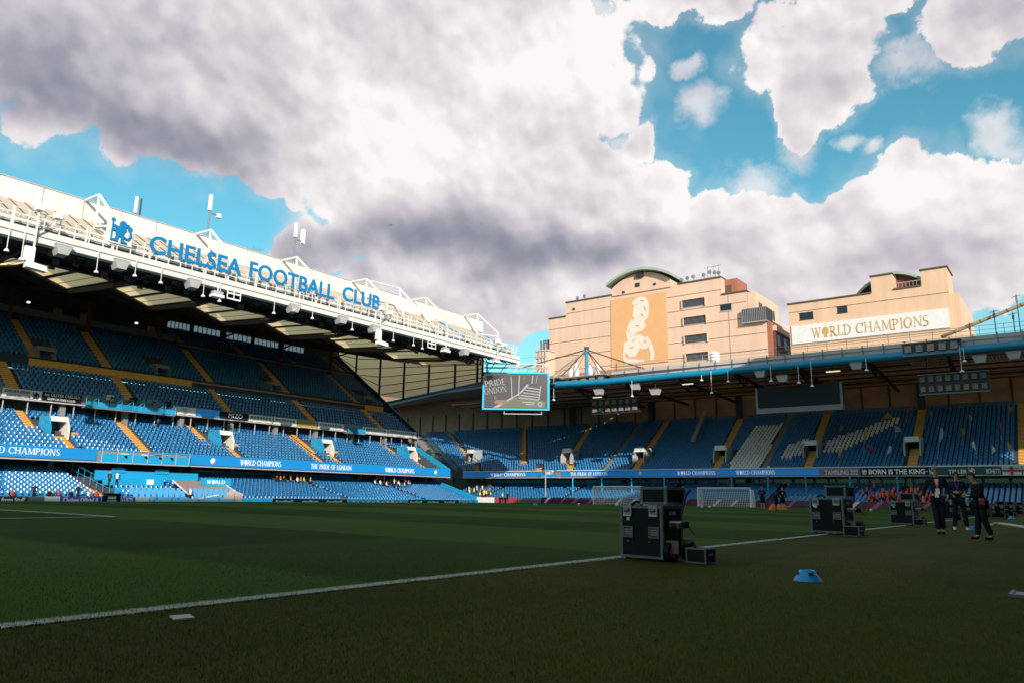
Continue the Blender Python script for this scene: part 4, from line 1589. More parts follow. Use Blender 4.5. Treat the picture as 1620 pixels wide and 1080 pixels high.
MB().tube([(p[0], 110.6, 0.5), (p[0], 110.6, 5.3)], 0.09, m_greyl, 8).build("column", north)
# light blue boards along the back of the lower tier
x = -93.5
while x < -66:
    MB().box(x, x + 2.35, 118.2, 118.3, 3.3, 4.1 + 0.0, m_sky).build("backboard", north)
    x += 2.45
for px in (1185, 1230, 1268, 1322, 1345, 1413):
    p = ony(px, 758, 117.0)
    box(p[0] - 0.45, p[0] + 0.45, 116.9, 117.1, 4.55, 4.68, M("blue_lamp", (0.1, 0.3, 0.9), emit=((0.08, 0.25, 0.9), 0.8))).build("blue_lamp", north)

S2 = [(119.5, -99.5, 134.4, -119.0), (117.8, -85.0, 134.4, -97.0), (114.6, -79.4, 117.0, -81.0), (118.5, -75.5, 134.4, -79.8), (114.6, -72.6, 117.4, -74.2),
      (114.6, -60.0, 134.4, -62.8), (114.6, -45.8, 134.4, -48.2), (114.6, -31.8, 134.4, -33.2), (114.6, -18.1, 134.4, -18.8), (114.6, -5.4, 134.4, -5.6), (114.6, 7.2, 134.4, 7.4), (114.6, -93.5, 118.0, -97.0)]
S2n = [(114.6, -65.9, 134.4, -68.4), (114.6, -38.2, 134.4, -39.3)]
VN = [(-99.2, 118.6), (-75.3, 117.6), (-60.3, 117.2), (-45.8, 117.0), (-32.0, 117.8), (-18.3, 118.0)]
WP = [[(1150, 742), (1214, 742), (1222, 712), (1247, 662), (1236, 668), (1196, 672), (1160, 716)],
      [(1228, 738), (1240, 722), (1271, 718), (1279, 690), (1262, 696), (1244, 702)],
      [(1299, 715), (1300, 705), (1316, 690), (1372, 674), (1385, 668), (1422, 657), (1425, 664), (1392, 680), (1352, 700), (1330, 712)],
      [(1216, 722), (1226, 700), (1222, 700), (1212, 720)]]
WP = [[rake_at(*q) for q in p] for p in WP]


def skipn(s, t):
    if s < -96.0 - (t - 113.5) * 1.47:
        return True
    if any(near_line(s, t, *a, 0.8) for a in S2) or any(near_line(s, t, *a, 0.55) for a in S2n):
        return True
    return any(abs(s - v) < 1.5 and w - 0.6 < t < w + 3.4 for v, w in VN)


def whiten(s, t):
    return any(in_poly(s, t, p) for p in WP)


ns = seat_positions(FN, rows_of(**N2), -134.0, NX1 - 0.5, 0.58, skipn, whiten)
ns += seat_positions(FN, rows_of(**N1), NX0 + 0.5, NX1 - 0.5, 0.60, lambda s, t: any(near_line(s, t, 109.2, a, 118, a, 0.6) for a in (-88, -71, -53, -36, -19, -3)) or t > 117.9)
place_seats(FN, ns, north)
for a in S2:
    stairway(FN, *a, parent=north, t0=N2["t0"], z0=N2["z0"], dt=0.8, dz=0.42, w=1.2)
for a in S2n:
    stairway(FN, *a, parent=north, t0=N2["t0"], z0=N2["z0"], dt=0.8, dz=0.42, w=0.9, m=m_conc)
for v, w in VN:
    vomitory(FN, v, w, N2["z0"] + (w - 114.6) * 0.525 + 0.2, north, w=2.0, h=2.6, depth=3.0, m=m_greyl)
    zv = N2["z0"] + (w - 114.6) * 0.525 + 0.2
    box(v - 0.9, v + 0.9, w + 0.45, w + 0.54, zv + 2.0, zv + 2.75, m_text).build("gangway_sign", north)
# pale rail up the rake
a = rake_at(1096, 702)
b = rake_at(1116, 656)
MB().bar((a[0], a[1], 6.4 + (a[1] - 114.6) * 0.525), (b[0], b[1], 6.6 + (b[1] - 114.6) * 0.525), 0.7, 0.25, m_greyl).build("ramp_rail", north)

# balcony front with its banner strip
bf = box(NX0 + 0.4, NX1, 113.9, 114.05, 4.5, 5.55, m_conc).build("balcony_front", north)
box(NX0 + 0.4, NX1, 113.6, 114.3, 5.56, 5.68, m_text).build("handrail", bf)
box(NX0 + 0.4, NX1, 113.7, 114.2, 4.36, 4.49, m_greyl).build("ledge", bf)
nled = []
for a, b in ((-96.6, -77.4), (-73.8, -29.8)):
    nled.append(box(a, b, 113.8, 113.88, 4.55, 5.5, m_led).build("banner_strip", north))
TY = 113.78
for o, s_, xa, w_ in ((nled[0], "W@RLD CHAMPIONS", -89.7, 8.1), (nled[1], "THE PRIDE OF LONDON", -71.8, 7.4), (nled[1], "W@RLD CHAMPIONS", -51.6, 6.3), (nled[1], "W@RLD CHAMPIONS", -42.0, 5.9)):
    put_text("lettering", o, s_, (xa, TY, 4.74), XX, ZX, 0.58, m_ledt, width=w_, serif=True)
e = MB()
e.lathe([(0, 0), (0.33, 0), (0.33, 0.03), (0, 0.03)], (0, 0, 0), m_text, 16)
e.v = [(-58.2 + a, TY - c, 5.03 + b) for a, b, c in e.v]
e.build("crest", nled[1])
# camera platform in the gap of the strip
cp = MB()
cp.box(-77.3, -73.9, 112.6, 113.9, 4.35, 4.45, m_greyl)
for i in range(4):
    cp.tube([(-77.2 + i * 1.08, 112.65, 4.45), (-77.2 + i * 1.08, 112.65, 5.6)], 0.04, m_sky, 5)
cp.tube([(-77.2, 112.65, 5.6), (-73.96, 112.65, 5.6)], 0.04, m_sky, 5)
cp.box(-77.2, -74.0, 112.7, 112.75, 4.46, 4.95, m_sky)
cp.build("camera_platform", north)
mb = MB().box(-76.6, -75.2, 112.9, 113.5, 4.9, 5.7, m_clothw).tube([(-75.9, 113.2, 4.46), (-75.9, 113.2, 4.9)], 0.06, m_black, 5).box(-75.0, -74.4, 112.9, 113.5, 4.8, 5.3, m_grey)
tag(mb.build("television_camera", at=(-75.9, 113.2, 4.46)), "television camera under white covers on the platform between two blue end stand strips", "camera")
EG = "supporters banners along the balcony of the end stand"
zb0, zb1 = 4.45, 5.5
bn = banner("banner", FN, -29.7, -24.45, 113.72, zb0, zb1, M("pale_pink_cloth", (0.30, 0.17, 0.24), 0.8, var=0.1), "dull pink banner with pale capital letters and a figure, first after the blue strip", group=EG)
put_text("lettering", bn, "TAMBLING 202", (-29.0, 113.6, 4.62), XX, ZX, 0.66, m_clothw, width=4.4, bold=0.02)
bn = banner("banner", FN, -24.3, -14.9, 113.72, zb0, zb1, m_navycl, "navy banner reading BORN IS THE KING in white capitals", group=EG)
put_text("lettering", bn, "BORN IS THE KING", (-23.2, 113.6, 4.66), XX, ZX, 0.62, m_text, width=6.9, bold=0.03)
lion(bn, (-24.15, 113.64, 4.62), XX, ZX, 0.72, m_text, "emblem")
box(-16.15, -16.0, 113.55, 113.62, 4.9, 5.05, m_text).build("dot", bn)
lion(bn, (-15.9, 113.64, 4.6), XX, ZX, 0.72, m_text, "emblem")
bn = banner("banner", FN, -14.8, -9.55, 113.72, zb0, zb1, m_green, "dark green banner with white lettering behind the tall man's head", group=EG)
put_text("lettering", bn, "TELLER", (-13.6, 113.6, 4.66), XX, ZX, 0.5, m_clothw, width=2.1, bold=0.02)
lion(bn, (-11.4, 113.64, 4.6), XX, ZX, 0.8, m_clothw, "emblem")
bn = banner("banner", FN, -9.5, -7.75, 113.72, zb0, zb1, m_green, "short green banner with white capital letters left of the red cross flags", group=EG)
put_text("lettering", bn, "BONETTI", (-9.4, 113.6, 4.66), XX, ZX, 0.55, m_clothw, width=1.5, bold=0.02)
bn.location.x  # (kept at its own place)
for k, (a, b, lab) in enumerate(((-7.7, -5.65, "white flag with a red cross and dark print, nearest the short green banner"), (-5.55, -3.4, "second white flag with a red cross at the edge of the balcony"))):
    bn = banner("flag", FN, a, b, 113.72, zb0, zb1 + 0.05, m_clothw, lab, cat="flag", group="red cross flags on the balcony")
    mb = MB()
    mb.box(a, b, 113.60, 113.66, 4.86, 5.1, m_clothr)
    mb.box((a + b) / 2 - 0.14, (a + b) / 2 + 0.14, 113.605, 113.655, zb0 + 0.03, zb1, m_clothr)
    mb.build("cross", bn)
    put_text("lettering", bn, "CHELSEA", (a + 0.15, 113.58, 5.2), XX, ZX, 0.2, m_navycl, width=1.7)

# roof of the end stand
EDGE = [tuple(float(v) for v in ony(px, py, y_)) for px, py, y_ in ((560, 655, 128.0), (640, 636, 124.0), (700, 622, 119.0), (765, 613, 113.5), (815, 610, 108.0))] + [(-67.8, 103.6, 19.3), (-60.0, 103.9, 19.1), (-40.0, 104.35, 19.1), (-16.0, 104.5, 19.1), (16.0, 104.5, 19.1)]
nr = MB()
for (a, b) in zip(EDGE[:5], EDGE[1:6]):
    za, zb_ = a[2] + 1.2, b[2] + 1.2
    nr.hexa([(a[0], a[1] + 0.6, za), (b[0], b[1] + 0.6, zb_), (b[0], 136.0, zb_ + 0.3), (a[0], 136.0, za + 0.3), (a[0], a[1] + 0.6, za + 0.2), (b[0], b[1] + 0.6, zb_ + 0.2), (b[0], 136.0, zb_ + 0.5), (a[0], 136.0, za + 0.5)], m_greyl)
nroof = nr.build("roof", north)
MB().tube(EDGE[:6], 0.34, m_navy, 12).build("edge_tube", nroof)  # corner run coloured navy in place of shade on the tube
MB().tube([(EDGE[5][0] - 0.3, EDGE[5][1] - 0.05, EDGE[5][2])] + EDGE[6:], 0.52, m_tube, 16).build("edge_tube", nroof)
m_deck = M("translucent_deck_sheet", (0.5, 0.42, 0.34), 0.6, trans=((0.75, 0.52, 0.34), 0.22))
for (a, b) in zip(EDGE[5:-1], EDGE[6:]):
    MB().add([(a[0], a[1] + 0.3, 20.25), (b[0], b[1] + 0.3, 20.25), (b[0], 136.0, 20.55), (a[0], 136.0, 20.55)], [(0, 1, 2, 3)], m_deck).build("roof_deck", nroof)
# tan sheets and dark joists seen from below
yy = 105.2
k = 0
while yy < 134:
    xl = -66 if yy < 108 else (-74 if yy < 115 else -104)
    # folded sheets: each leans towards the pitch
    MB().add([(xl, yy, 19.92), (16, yy, 19.92), (16, yy + 1.26, 19.62), (xl, yy + 1.26, 19.62)], [(0, 1, 2, 3)], m_soff if k % 3 else m_soff2).build("soffit_sheet", nroof)
    if k % 4 == 3:
        MB().box(xl, 16, yy + 1.0, yy + 1.16, 19.45, 19.7, m_dark).build("joist", nroof)
    yy += 1.2
    k += 1
for x in np.arange(-66, 16, 9.1):
    mb = MB()
    mb.bar((x, 104.9, 19.0), (x - 1.5, 134.4, 18.6), 0.35, 0.4, m_dark)
    mb.bar((x, 104.9, 19.0), (x - 0.4, 112.0, 17.7), 0.3, 0.3, m_dark)
    mb.bar((x - 0.4, 112.0, 17.7), (x - 0.9, 121.0, 18.9), 0.25, 0.25, m_dark)
    for q in range(5):
        mb.bar((x - 0.1 - q * 0.06, 106 + q * 1.4, 19.2), (x - 0.15 - q * 0.06, 106.7 + q * 1.4, 18.1 if q > 1 else 18.6), 0.12, 0.12, m_dark)
    mb.build("rafter", nroof)
for px in (905, 1030, 1170, 1330, 1460):
    p = ony(px, 660, 134.3)
    box(p[0] - 0.5, p[0] + 0.5, 133.9, 134.4, 13.0, 19.8, m_navy).build("post", north)
# perforated pale sheets under the roof at the right, lit lamp lines
for (px0, px1, py, y_) in ((1438, 1496, 573, 109.0), (1565, 1640, 590, 110.0)):
    a, b = ony(px0, py, y_), ony(px1, py, y_)
    for r_ in range(4):
        mb = MB()
        x = a[0]
        while x < b[0]:
            mb.box(x, x + 0.22, y_ + r_ * 0.9, y_ + r_ * 0.9 + 0.5, 18.9, 18.96, M("pale_perforated_sheet", (0.66, 0.50, 0.36), 0.6))
            x += 0.38
        mb.build("perforated_sheet", nroof)
for px, py, y_, w_ in ((1088, 607, 108, 0.85), (1318, 587, 108, 0.9), (945, 628, 109, 0.8), (1470, 745, 0, 0)):
    if not w_:
        continue
    p = ony(px, py, y_)
    MB().box(p[0] - w_, p[0] + w_, y_ - 0.15, y_ + 0.15, p[2] - 0.06, p[2] + 0.06, M("lit_tube_lamp", (0.9, 0.85, 0.75), emit=((1, 0.86, 0.66), 0.9))).build("strip_lamp", nroof)
# parapet panels and rails over the tube
x = -58.5
while x < 15:
    MB().box(x + 0.06, x + 2.44, 104.95, 105.05, 19.72, 20.75, m_greyl).build("parapet_panel", nroof)
    MB().box(x - 0.06, x + 0.05, 104.8, 105.0, 19.6, 20.95, m_grey).build("parapet_post", nroof)
    x += 2.5
railing(FN, [(-58.5, 105.6, 20.5), (15.0, 105.6, 20.5)], 1.55, nroof, m_greyl, step=2.5, rails=3, r=0.03)

# mast with stays over the left part of that roof
mx, my = float(ony(928, 556, 106.5)[0]), 106.5
mast = thing("roof_mast", (mx, my, 20.5), "blue roof mast with a fan of stays above the corner of the end stand", "mast")
ztop = float(ony(928, 552, my)[2])
MB().tube([(mx, my, 20.5), (mx, my, ztop)], 0.28, m_tube, 10).tube([(mx, my, ztop), (mx, my, ztop + 0.35)], 0.42, m_dark, 10).build("pole", mast)


def stay(px, py, y_, r, m):
    q = ony(px, py, y_)
    MB().tube([(mx, my, ztop - 0.1), tuple(q)], r, m, 6).build("stay", mast)


for px, py, y_, r, m in ((1040, 590, 107, 0.12, m_brown), (820, 583, 112, 0.10, m_brown), (850, 612, 108, 0.10, m_soff), (866, 606, 105.5, 0.14, m_greyl), (880, 603, 105.5, 0.1, m_brown), (965, 597, 105.5, 0.09, m_brown), (955, 597, 106.5, 0.08, m_soff), (905, 598, 106.5, 0.08, m_soff)):
    stay(px, py, y_, r, m)
q = ony(975, 574, 107)
MB().tube([tuple(q), (q[0], q[1], 20.6)], 0.09, m_brown, 6).build("prop", mast)
for k, px in enumerate((903, 912, 934, 945)):
    q = ony(px, 598, 107.2)
    mb = MB().lathe([(0.0, 0), (0.55, 0), (0.5, 1.2), (0.12, 2.0 + 0.8 * (k == 1)), (0, 2.2 + 0.8 * (k == 1))], (q[0], 107.2, 20.85), m_clothw, 10)
    tag(mb.build("covered_lamp", at=(q[0], 107.2, 20.85)), ["covered lamp under a pale hood, first on the mast platform", "covered lamp under the tallest pale hood on the mast platform", "covered lamp under a pale hood beside the blue mast", "covered lamp under a pale hood at the end of the mast platform"][k], "lamp", "hooded lamps on the mast platform")


def lamp_box(px0, py0, px1, py1, y_, label, n, depth=1.6, top=0.5):
    a, b = ony(px0, py0, y_), ony(px1, py1, y_)
    x0, x1, z1, z0 = float(a[0]), float(b[0]), float(a[2]), float(b[2])
    g = thing("floodlight_box", ((x0 + x1) / 2, y_, z0), label, "floodlight")
    MB().box(x0, x1, y_, y_ + depth, z0, z1, m_dark).box(x0 - 0.1, x1 + 0.1, y_ - 0.15, y_ + depth + 0.1, z1 + 0.01, z1 + 0.1, m_greyl).box(x0, x1, y_ - 0.2, y_ - 0.02, z0 - 0.05, z0 + 0.12, m_grey).build("housing", g)
    nx, ny = n
    for j in range(ny):
        for i in range(nx):
            cx = x0 + (i + 0.5) * (x1 - x0) / nx
            cz = z0 + (j + 0.55) * (z1 - z0) / ny
            hw, hh = 0.30 * (x1 - x0) / nx, 0.28 * (z1 - z0) / ny
            MB().hexa([(cx - hw, y_ - 0.28, cz - hh), (cx + hw, y_ - 0.28, cz - hh), (cx + hw, y_ - 0.01, cz - hh), (cx - hw, y_ - 0.01, cz - hh),
                       (cx - hw, y_ - 0.16, cz + hh), (cx + hw, y_ - 0.16, cz + hh), (cx + hw, y_ - 0.01, cz + hh), (cx - hw, y_ - 0.01, cz + hh)], M("lamp_glass", (0.27, 0.21, 0.16), 0.4) if i % 3 != 1 else m_grey).build("lamp", g)
    return g


lamp_box(890, 598, 958, 608, 104.6, "row of floodlights in a dark box on the roof edge beneath the mast", (5, 1))
lamp_box(1427, 545, 1520, 556, 104.0, "row of floodlights in a dark box on the roof edge under the diagonal pipe", (5, 1))
g = lamp_box(936, 633, 1010, 651, 111.0, "dark panel with two rows of lamps under the roof, left of the goal", (7, 2), depth=0.8)
g2 = lamp_box(1452, 594, 1566, 618, 109.0, "dark panel with two rows of lamps under the roof at the right", (8, 2), depth=0.8)
for g_, y_ in ((g, 111.4), (g2, 109.4)):
    z_ = max(wl(g_).z + 2.4, 17.5)
    mb = MB()
    for dx in (-2.8, 2.8):
        mb.bar((g_.location.x + dx, y_, g_.location.z + 1.6), (g_.location.x + dx, y_, 19.7), 0.12, 0.12, m_dark)
    mb.build("hanger", g_)
# the second video screen, seen dark under the roof
a, b, c_, d_ = ony(1197, 614, 108), ony(1330, 603, 108), ony(1330, 640, 108), ony(1197, 645, 108)
vs_ = thing("video_screen", ((a[0] + b[0]) / 2, 108, c_[2]), "dark switched-off video screen hanging under the end roof above the second goal", "screen")
zt, zb = float((a[2] + b[2]) / 2), float((c_[2] + d_[2]) / 2)
MB().box(a[0], b[0], 108.0, 108.9, zb, zt, m_black).build("cabinet", vs_)
MB().box(a[0] - 0.1, b[0] + 0.1, 107.75, 108.95, zb - 0.75, zb - 0.01, m_grey).build("frame", vs_)
MB().box(a[0] - 0.15, a[0] + 0.15, 107.8, 107.98, zb, zt, m_grey).build("side_frame", vs_)
MB().box(b[0] - 0.15, b[0] + 0.15, 107.8, 107.98, zb, zt, m_grey).build("side_frame", vs_)
MB().box(a[0] + 0.2, b[0] - 0.2, 107.93, 107.99, zb + 0.1, zt - 0.05, M("dark_screen_glass", (0.010, 0.011, 0.014), 0.35, spec=0.15)).build("display", vs_)
MB().box(a[0] + 1, a[0] + 1.2, 108.3, 108.5, zt + 0.01, 19.7, m_dark).box(b[0] - 1.2, b[0] - 1, 108.3, 108.5, zt + 0.01, 19.7, m_dark).build("hanger", vs_)

# diagonal tan pipe and aerials at the right
pipe = thing("stay_pipe", tuple(ony(1500, 531, 110)), "tan pipe stay rising diagonally over the roof at the right edge", "stay")
q0, q1 = ony(1490, 533, 110), ony(1660, 465, 110)
MB().tube([tuple(q0), tuple(q1)], 0.22, m_pipe, 10).build("pipe", pipe)
mb = MB()
for i in range(9):
    f = i / 8
    q = q0 + (q1 - q0) * f
    mb.tube([tuple(q + np.array([-0.05, 0, -0.05])), tuple(q + np.array([0.05, 0, 0.02]))], 0.25, m_brown, 10)
mb.build("collar", pipe)
for k, (px, py, h_) in enumerate(((1537, 531, 2.6), (1575, 506, 2.2), (1606, 515, 2.6), (1612, 492, 3.0), (1240, 592, 2.4), (1285, 585, 3.0))):
    q = ony(px, py + 12, 107.5)
    mb = MB().tube([(q[0], 107.5, 20.81), (q[0], 107.5, q[2] + h_)], 0.06, m_dark, 6).bar((q[0] - 0.5, 107.5, q[2] + h_ - 0.3), (q[0] + 0.4, 107.5, q[2] + h_ - 0.15), 0.06, 0.06, m_dark).box(q[0] - 0.12, q[0] + 0.12, 107.3, 107.48, q[2] + h_ - 0.9, q[2] + h_ - 0.4, m_grey)
    tag(mb.build("aerial", at=(q[0], 107.5, 20.81)), ["thin aerial mast at the foot of the tan diagonal pipe", "thin aerial beneath the tan diagonal pipe", "dark aerial close to the right picture edge", "tallest aerial at the right picture edge",
        "thin aerial on the end roof above the dark video screen", "thin aerial right of the one above the dark video screen"][k], "aerial", "aerials on the end roof")
tank = ony(1131, 566, 109)
mb = MB().lathe([(0, 0), (0.75, 0), (0.75, 2.0), (0.3, 2.3), (0, 2.35)], (tank[0], 109, 20.81), m_text, 14)
for i in range(4):
    mb.lathe([(0.76, 0.3 + i * 0.5), (0.79, 0.33 + i * 0.5), (0.79, 0.38 + i * 0.5), (0.76, 0.41 + i * 0.5)], (tank[0], 109, 20.81), m_greyl, 14)
tag(mb.build("water_tank", at=(tank[0], 109, 20.81)), "white ribbed tank standing on the end roof below the lowest hotel louvre", "tank")

# big lit screen in the corner
SY = 94.4
SY2 = SY * 1.066
q = [ony(765, 592, SY), ony(866, 589, SY2), ony(867, 646, SY2), ony(765, 645, SY)]
sc = thing("video_screen", tuple((q[3] + q[2]) / 2), "lit video screen in the corner between the two stands showing the words PRIDE and LONDON", "screen")
O_ = q[3]
exs = (q[2] - q[3])
Wd = np.linalg.norm(exs[:2])
exs = np.array([exs[0], exs[1], 0]) / Wd
Hs = float(((q[0] - q[3])[2] + (q[1] - q[2])[2]) / 2)
ezs = np.cross(exs, np.array([0, 0, 1.0]))


def sp_(u, v, w=0.0):
    return tuple(O_ + exs * u * Wd + np.array([0, 0, 1.0]) * v * Hs + ezs * w)


m_scr = M("screen_grey", (0.01, 0.01, 0.01), 0.3, emit=((0.070, 0.063, 0.070), 1.0))
m_scrw = M("screen_white", (0.01, 0.01, 0.01), 0.3, emit=((0.50, 0.47, 0.49), 1.0))
m_scrg = M("screen_green", (0.01, 0.01, 0.01), 0.3, emit=((0.16, 0.18, 0.11), 1.0))
m_scrd = M("screen_dark", (0.01, 0.01, 0.01), 0.3, emit=((0.012, 0.012, 0.016), 1.0))
m_scro = M("screen_orange", (0.01, 0.01, 0.01), 0.3, emit=((0.36, 0.20, 0.15), 1.0))
m_scrc = M("screen_cyan_edge", (0.01, 0.3, 0.5), 0.3, emit=((0.02, 0.42, 0.70), 0.62))
MB().prism([(-0.02, -0.04), (1.02, -0.04), (1.02, 1.04), (-0.02, 1.04)], sp_, -1.2, -0.05, m_navy).build("cabinet", sc)
dsp = MB().prism([(0, 0), (1, 0), (1, 1), (0, 1)], sp_, -0.045, 0.0, m_scr).build("display", sc)
ed = MB()
for u0_, v0_, u1_, v1_ in ((-0.022, -0.04, 1.022, 0.0), (-0.022, 0.0001, 0.004, 0.66), (0.99, 0.0001, 1.022, 0.9995), (0.35, 1.0, 1.022, 1.04)):
    ed.prism([(u0_, v0_), (u1_, v0_), (u1_, v1_), (u0_, v1_)], sp_, -0.04, 0.12, m_scrc)
ed.build("glowing_edge", sc)  # frame edge given a cyan glow of its own
pic = MB()
LV = [0.012]


def pc_(poly, m):
    LV[0] += 0.004
    pic.prism(poly, sp_, LV[0] - 0.003, LV[0], m)


def ps_(a, b, w, m, w2=None):
    w = w * 0.62
    w2 = w2 or w
    pc_([(a[0] - w / 2, a[1]), (a[0] + w / 2, a[1]), (b[0] + w2 / 2, b[1]), (b[0] - w2 / 2, b[1])], m)


pc_([(0.03, 0.93), (0.30, 0.95), (0.10, 0.76), (0.03, 0.72)], m_scrd)
pc_([(0.16, 0.02), (0.96, 0.02), (0.96, 0.20), (0.60, 0.40), (0.44, 0.28), (0.3, 0.1)], m_scrg)
pc_([(0.14, 0.02), (0.22, 0.02), (0.58, 0.44), (0.70, 0.68), (0.67, 0.70), (0.55, 0.44)], m_scrw)
ps_((0.44, 0.26), (0.42, 0.92), 0.022, m_scrw)
ps_((0.475, 0.30), (0.46, 0.86), 0.012, m_scrg)
ps_((0.54, 0.36), (0.55, 0.95), 0.026, m_scrw)
ps_((0.62, 0.80), (0.63, 0.94), 0.02, m_scrg)
ps_((0.75, 0.72), (0.76, 0.95), 0.025, m_scrw)
ps_((0.81, 0.72), (0.83, 0.95), 0.012, m_scrw)
for i in range(5):
    v = 0.62 - i * 0.075
    u = 0.665 - i * 0.03
    pc_([(u, v), (0.88 - i * 0.006, v - 0.055), (0.88 - i * 0.006, v - 0.085), (u, v - 0.028)], m_scrw)
pc_([(0.88, 0.66), (0.895, 0.66), (0.865, 0.26), (0.85, 0.26)], m_scrw)
pc_([(0.18, 0.12), (0.30, 0.12), (0.40, 0.18), (0.36, 0.24), (0.2, 0.24), (0.16, 0.18)], m_scro)
pc_([(0.16, 0.25), (0.2, 0.25), (0.18, 0.36), (0.155, 0.34)], m_scrg)
pc_([(0.60, 0.17), (0.80, 0.16), (0.80, 0.19), (0.60, 0.20)], m_scrw)
pc_([(0.65, 0.11), (0.78, 0.105), (0.78, 0.13), (0.65, 0.14)], m_scrw)
rg = []
for i in range(14):
    a0, a1 = 2 * PI * i / 14, 2 * PI * (i + 1) / 14
    rr = []
    for a_, r_ in ((a0, 0.038), (a1, 0.038), (a1, 0.022), (a0, 0.022)):
        rr.append((0.875 + r_ * math.cos(a_), 0.13 + r_ * math.sin(a_) * Wd / Hs))
    pc_(rr, m_scrw)
pic.build("picture", dsp)
ang = math.radians(9)
for s_, v_, w_, u_ in (("PRIDE", 0.60, 3.3, 0.02), ("ONDON", 0.38, 3.6, 0.015)):
    exr = exs * math.cos(ang) + np.array([0, 0, math.sin(ang)])
    eyr = np.array([0, 0, 1.0]) * math.cos(ang) - exs * math.sin(ang)
    put_text("lettering", dsp, s_, sp_(u_, v_, 0.09), exr, eyr, 0.95, m_scrw, width=w_, serif=True)
fr_ = MB()
for u in (0.32, 0.9):
    fr_.bar(sp_(u, -0.041, -0.3), sp_(u, -0.14, -0.3), 0.1, 0.1, m_greyl)
fr_.bar(sp_(0.31, -0.145, -0.3), sp_(0.91, -0.145, -0.3), 0.12, 0.12, m_greyl)
for u in (0.04, 0.5, 0.96):
    fr_.bar(sp_(u, 1.041, -0.6), sp_(u, 1.30, -0.6), 0.2, 0.2, m_steel)
fr_.bar(sp_(0.0, 1.18, -0.6), sp_(1.0, 1.18, -0.6), 0.2, 0.2, M("orange_rail", (0.50, 0.20, 0.07), 0.5))
fr_.bar(sp_(0.0, 1.30, -0.6), sp_(1.0, 1.30, -0.6), 0.14, 0.14, m_steel)
for i in range(5):
    fr_.bar(sp_(0.05 + i * 0.2, 1.05, -0.62), sp_(0.15 + i * 0.2, 1.29, -0.62), 0.1, 0.1, m_brown if i % 2 else m_steel)
fr_.build("frame", sc)

# ------------------------------------------------------------------ stand on the camera's side (behind the lens; it throws the shade over the pitch)
west = thing("grandstand", (30, 20, 0), "tall stand on the near side whose roof shades the pitch", "grandstand")
for x0, z0, n in ((9.0, 0.9, 14), (17.0, 9.5, 12), (27.0, 22.0, 20)):
    mb = MB()
    for i in range(n):
        mb.box(x0 + i * 0.8, x0 + i * 0.8 + 0.79, -40, 46, z0 + i * 0.5 - 0.6, z0 + i * 0.5, m_concd)
    mb.build("terrace", west)
WZ = 42.8
MB().prism([(6.0, -60), (6.0, 45.0), (24.0, 45.0), (24.0, 55.0), (10.0, 55.0), (10.0, 78.0), (62, 78), (62, -60)], lambda a, b, w: (a, b, w), WZ, WZ + 1.2, m_grey).build("roof", west)  # unseen roof, outline notched to place the sun patch on the end stand
box(44, 44.6, -60, 78, 0, WZ - 0.01, m_concd).build("rear_wall", west)
box(7.7, 7.95, -40, 46, -0.2, 0.9, m_navy).build("parapet_wall", west)

# ------------------------------------------------------------------ hotel blocks behind the end stand
HY = 150.0


def hp(px, py, y=HY):
    q = ony(px, py, y)
    return float(q[0]), float(q[2])


def fy(y):
    return lambda a, b, w: (a, y + w, b)


h1 = thing("hotel_building", (-74, HY, 0), "large peach hotel block with a green curved roof and an orange mural sheet", "building")
P1 = [(-100.7, 0), (-100.7, 43.9), (-95.8, 43.9), (-95.8, 47.3), (-82.9, 47.3), (-82.9, 47.3), (-66.2, 47.3), (-66.2, 47.3), (-56.7, 47.3), (-56.7, 43.4), (-51.4, 43.4), (-51.4, 37.6), (-47.6, 37.6), (-47.6, 0)]
MB().prism(P1, fy(HY), 0.0, 16.0, m_render).build("wall", h1)
# copings
for a, b, z in ((-100.9, -95.82, 43.9), (-95.95, -83.2, 47.3), (-66.6, -56.6, 47.3), (-56.69, -51.2, 43.4)):
    box(a, b, HY - 0.25, HY + 16.1, z + 0.01, z + 0.28, m_brown).build("coping", h1)
# storey joints
for z in (44.6, 41.2, 37.7, 34.2, 30.8, 27.3):
    for a, b in ((-95.7, -83.6), (-69.2, -56.75)) if z > 43.9 else ((-100.65, -83.6), (-69.2, -47.7 if z < 37.6 else -51.5)):
        box(a, b, HY - 0.05, HY - 0.002, z, z + 0.09, m_brown).build("joint", h1)
for x in (-90.6, -61.2, -55.4):
    box(x, x + 0.07, HY - 0.04, HY - 0.002, 20, 43 if x > -60 else 46, m_rust if x > -56 else m_render2).build("downpipe", h1)
# curved gable and copper roof
gx0, gx1 = -82.9, -68.2
gcx, gw = (gx0 + gx1) / 2, (gx1 - gx0) / 2
arc = []
for i in range(17):
    a = -1 + 2 * i / 16
    arc.append((gcx + gw * a, 48.9 + 2.6 * (1 - a * a)))
MB().prism([(gx0, 47.0)] + arc + [(gx1, 47.0)], fy(HY), -0.3, 15.0, m_render).build("gable", h1)
rc = MB()
for i in range(16):
    (xa, za), (xb, zb_) = arc[i], arc[i + 1]
    ext = 1.12
    xa2, xb2 = gcx + (xa - gcx) * ext, gcx + (xb - gcx) * ext
    dz = 0.25
    rc.hexa([(xa2, HY - 1.8, za + dz), (xb2, HY - 1.8, zb_ + dz), (xb2, HY + 15.4, zb_ + dz), (xa2, HY + 15.4, za + dz),
             (xa2, HY - 1.8, za + dz + 0.62), (xb2, HY - 1.8, zb_ + dz + 0.62), (xb2, HY + 15.4, zb_ + dz + 0.62), (xa2, HY + 15.4, za + dz + 0.62)], m_copper)
rfo = rc.build("roof", h1)
box(gcx - 0.9, gcx + 0.9, HY - 0.9, HY - 0.31, 50.3, 51.2, m_dark).build("vent", h1)
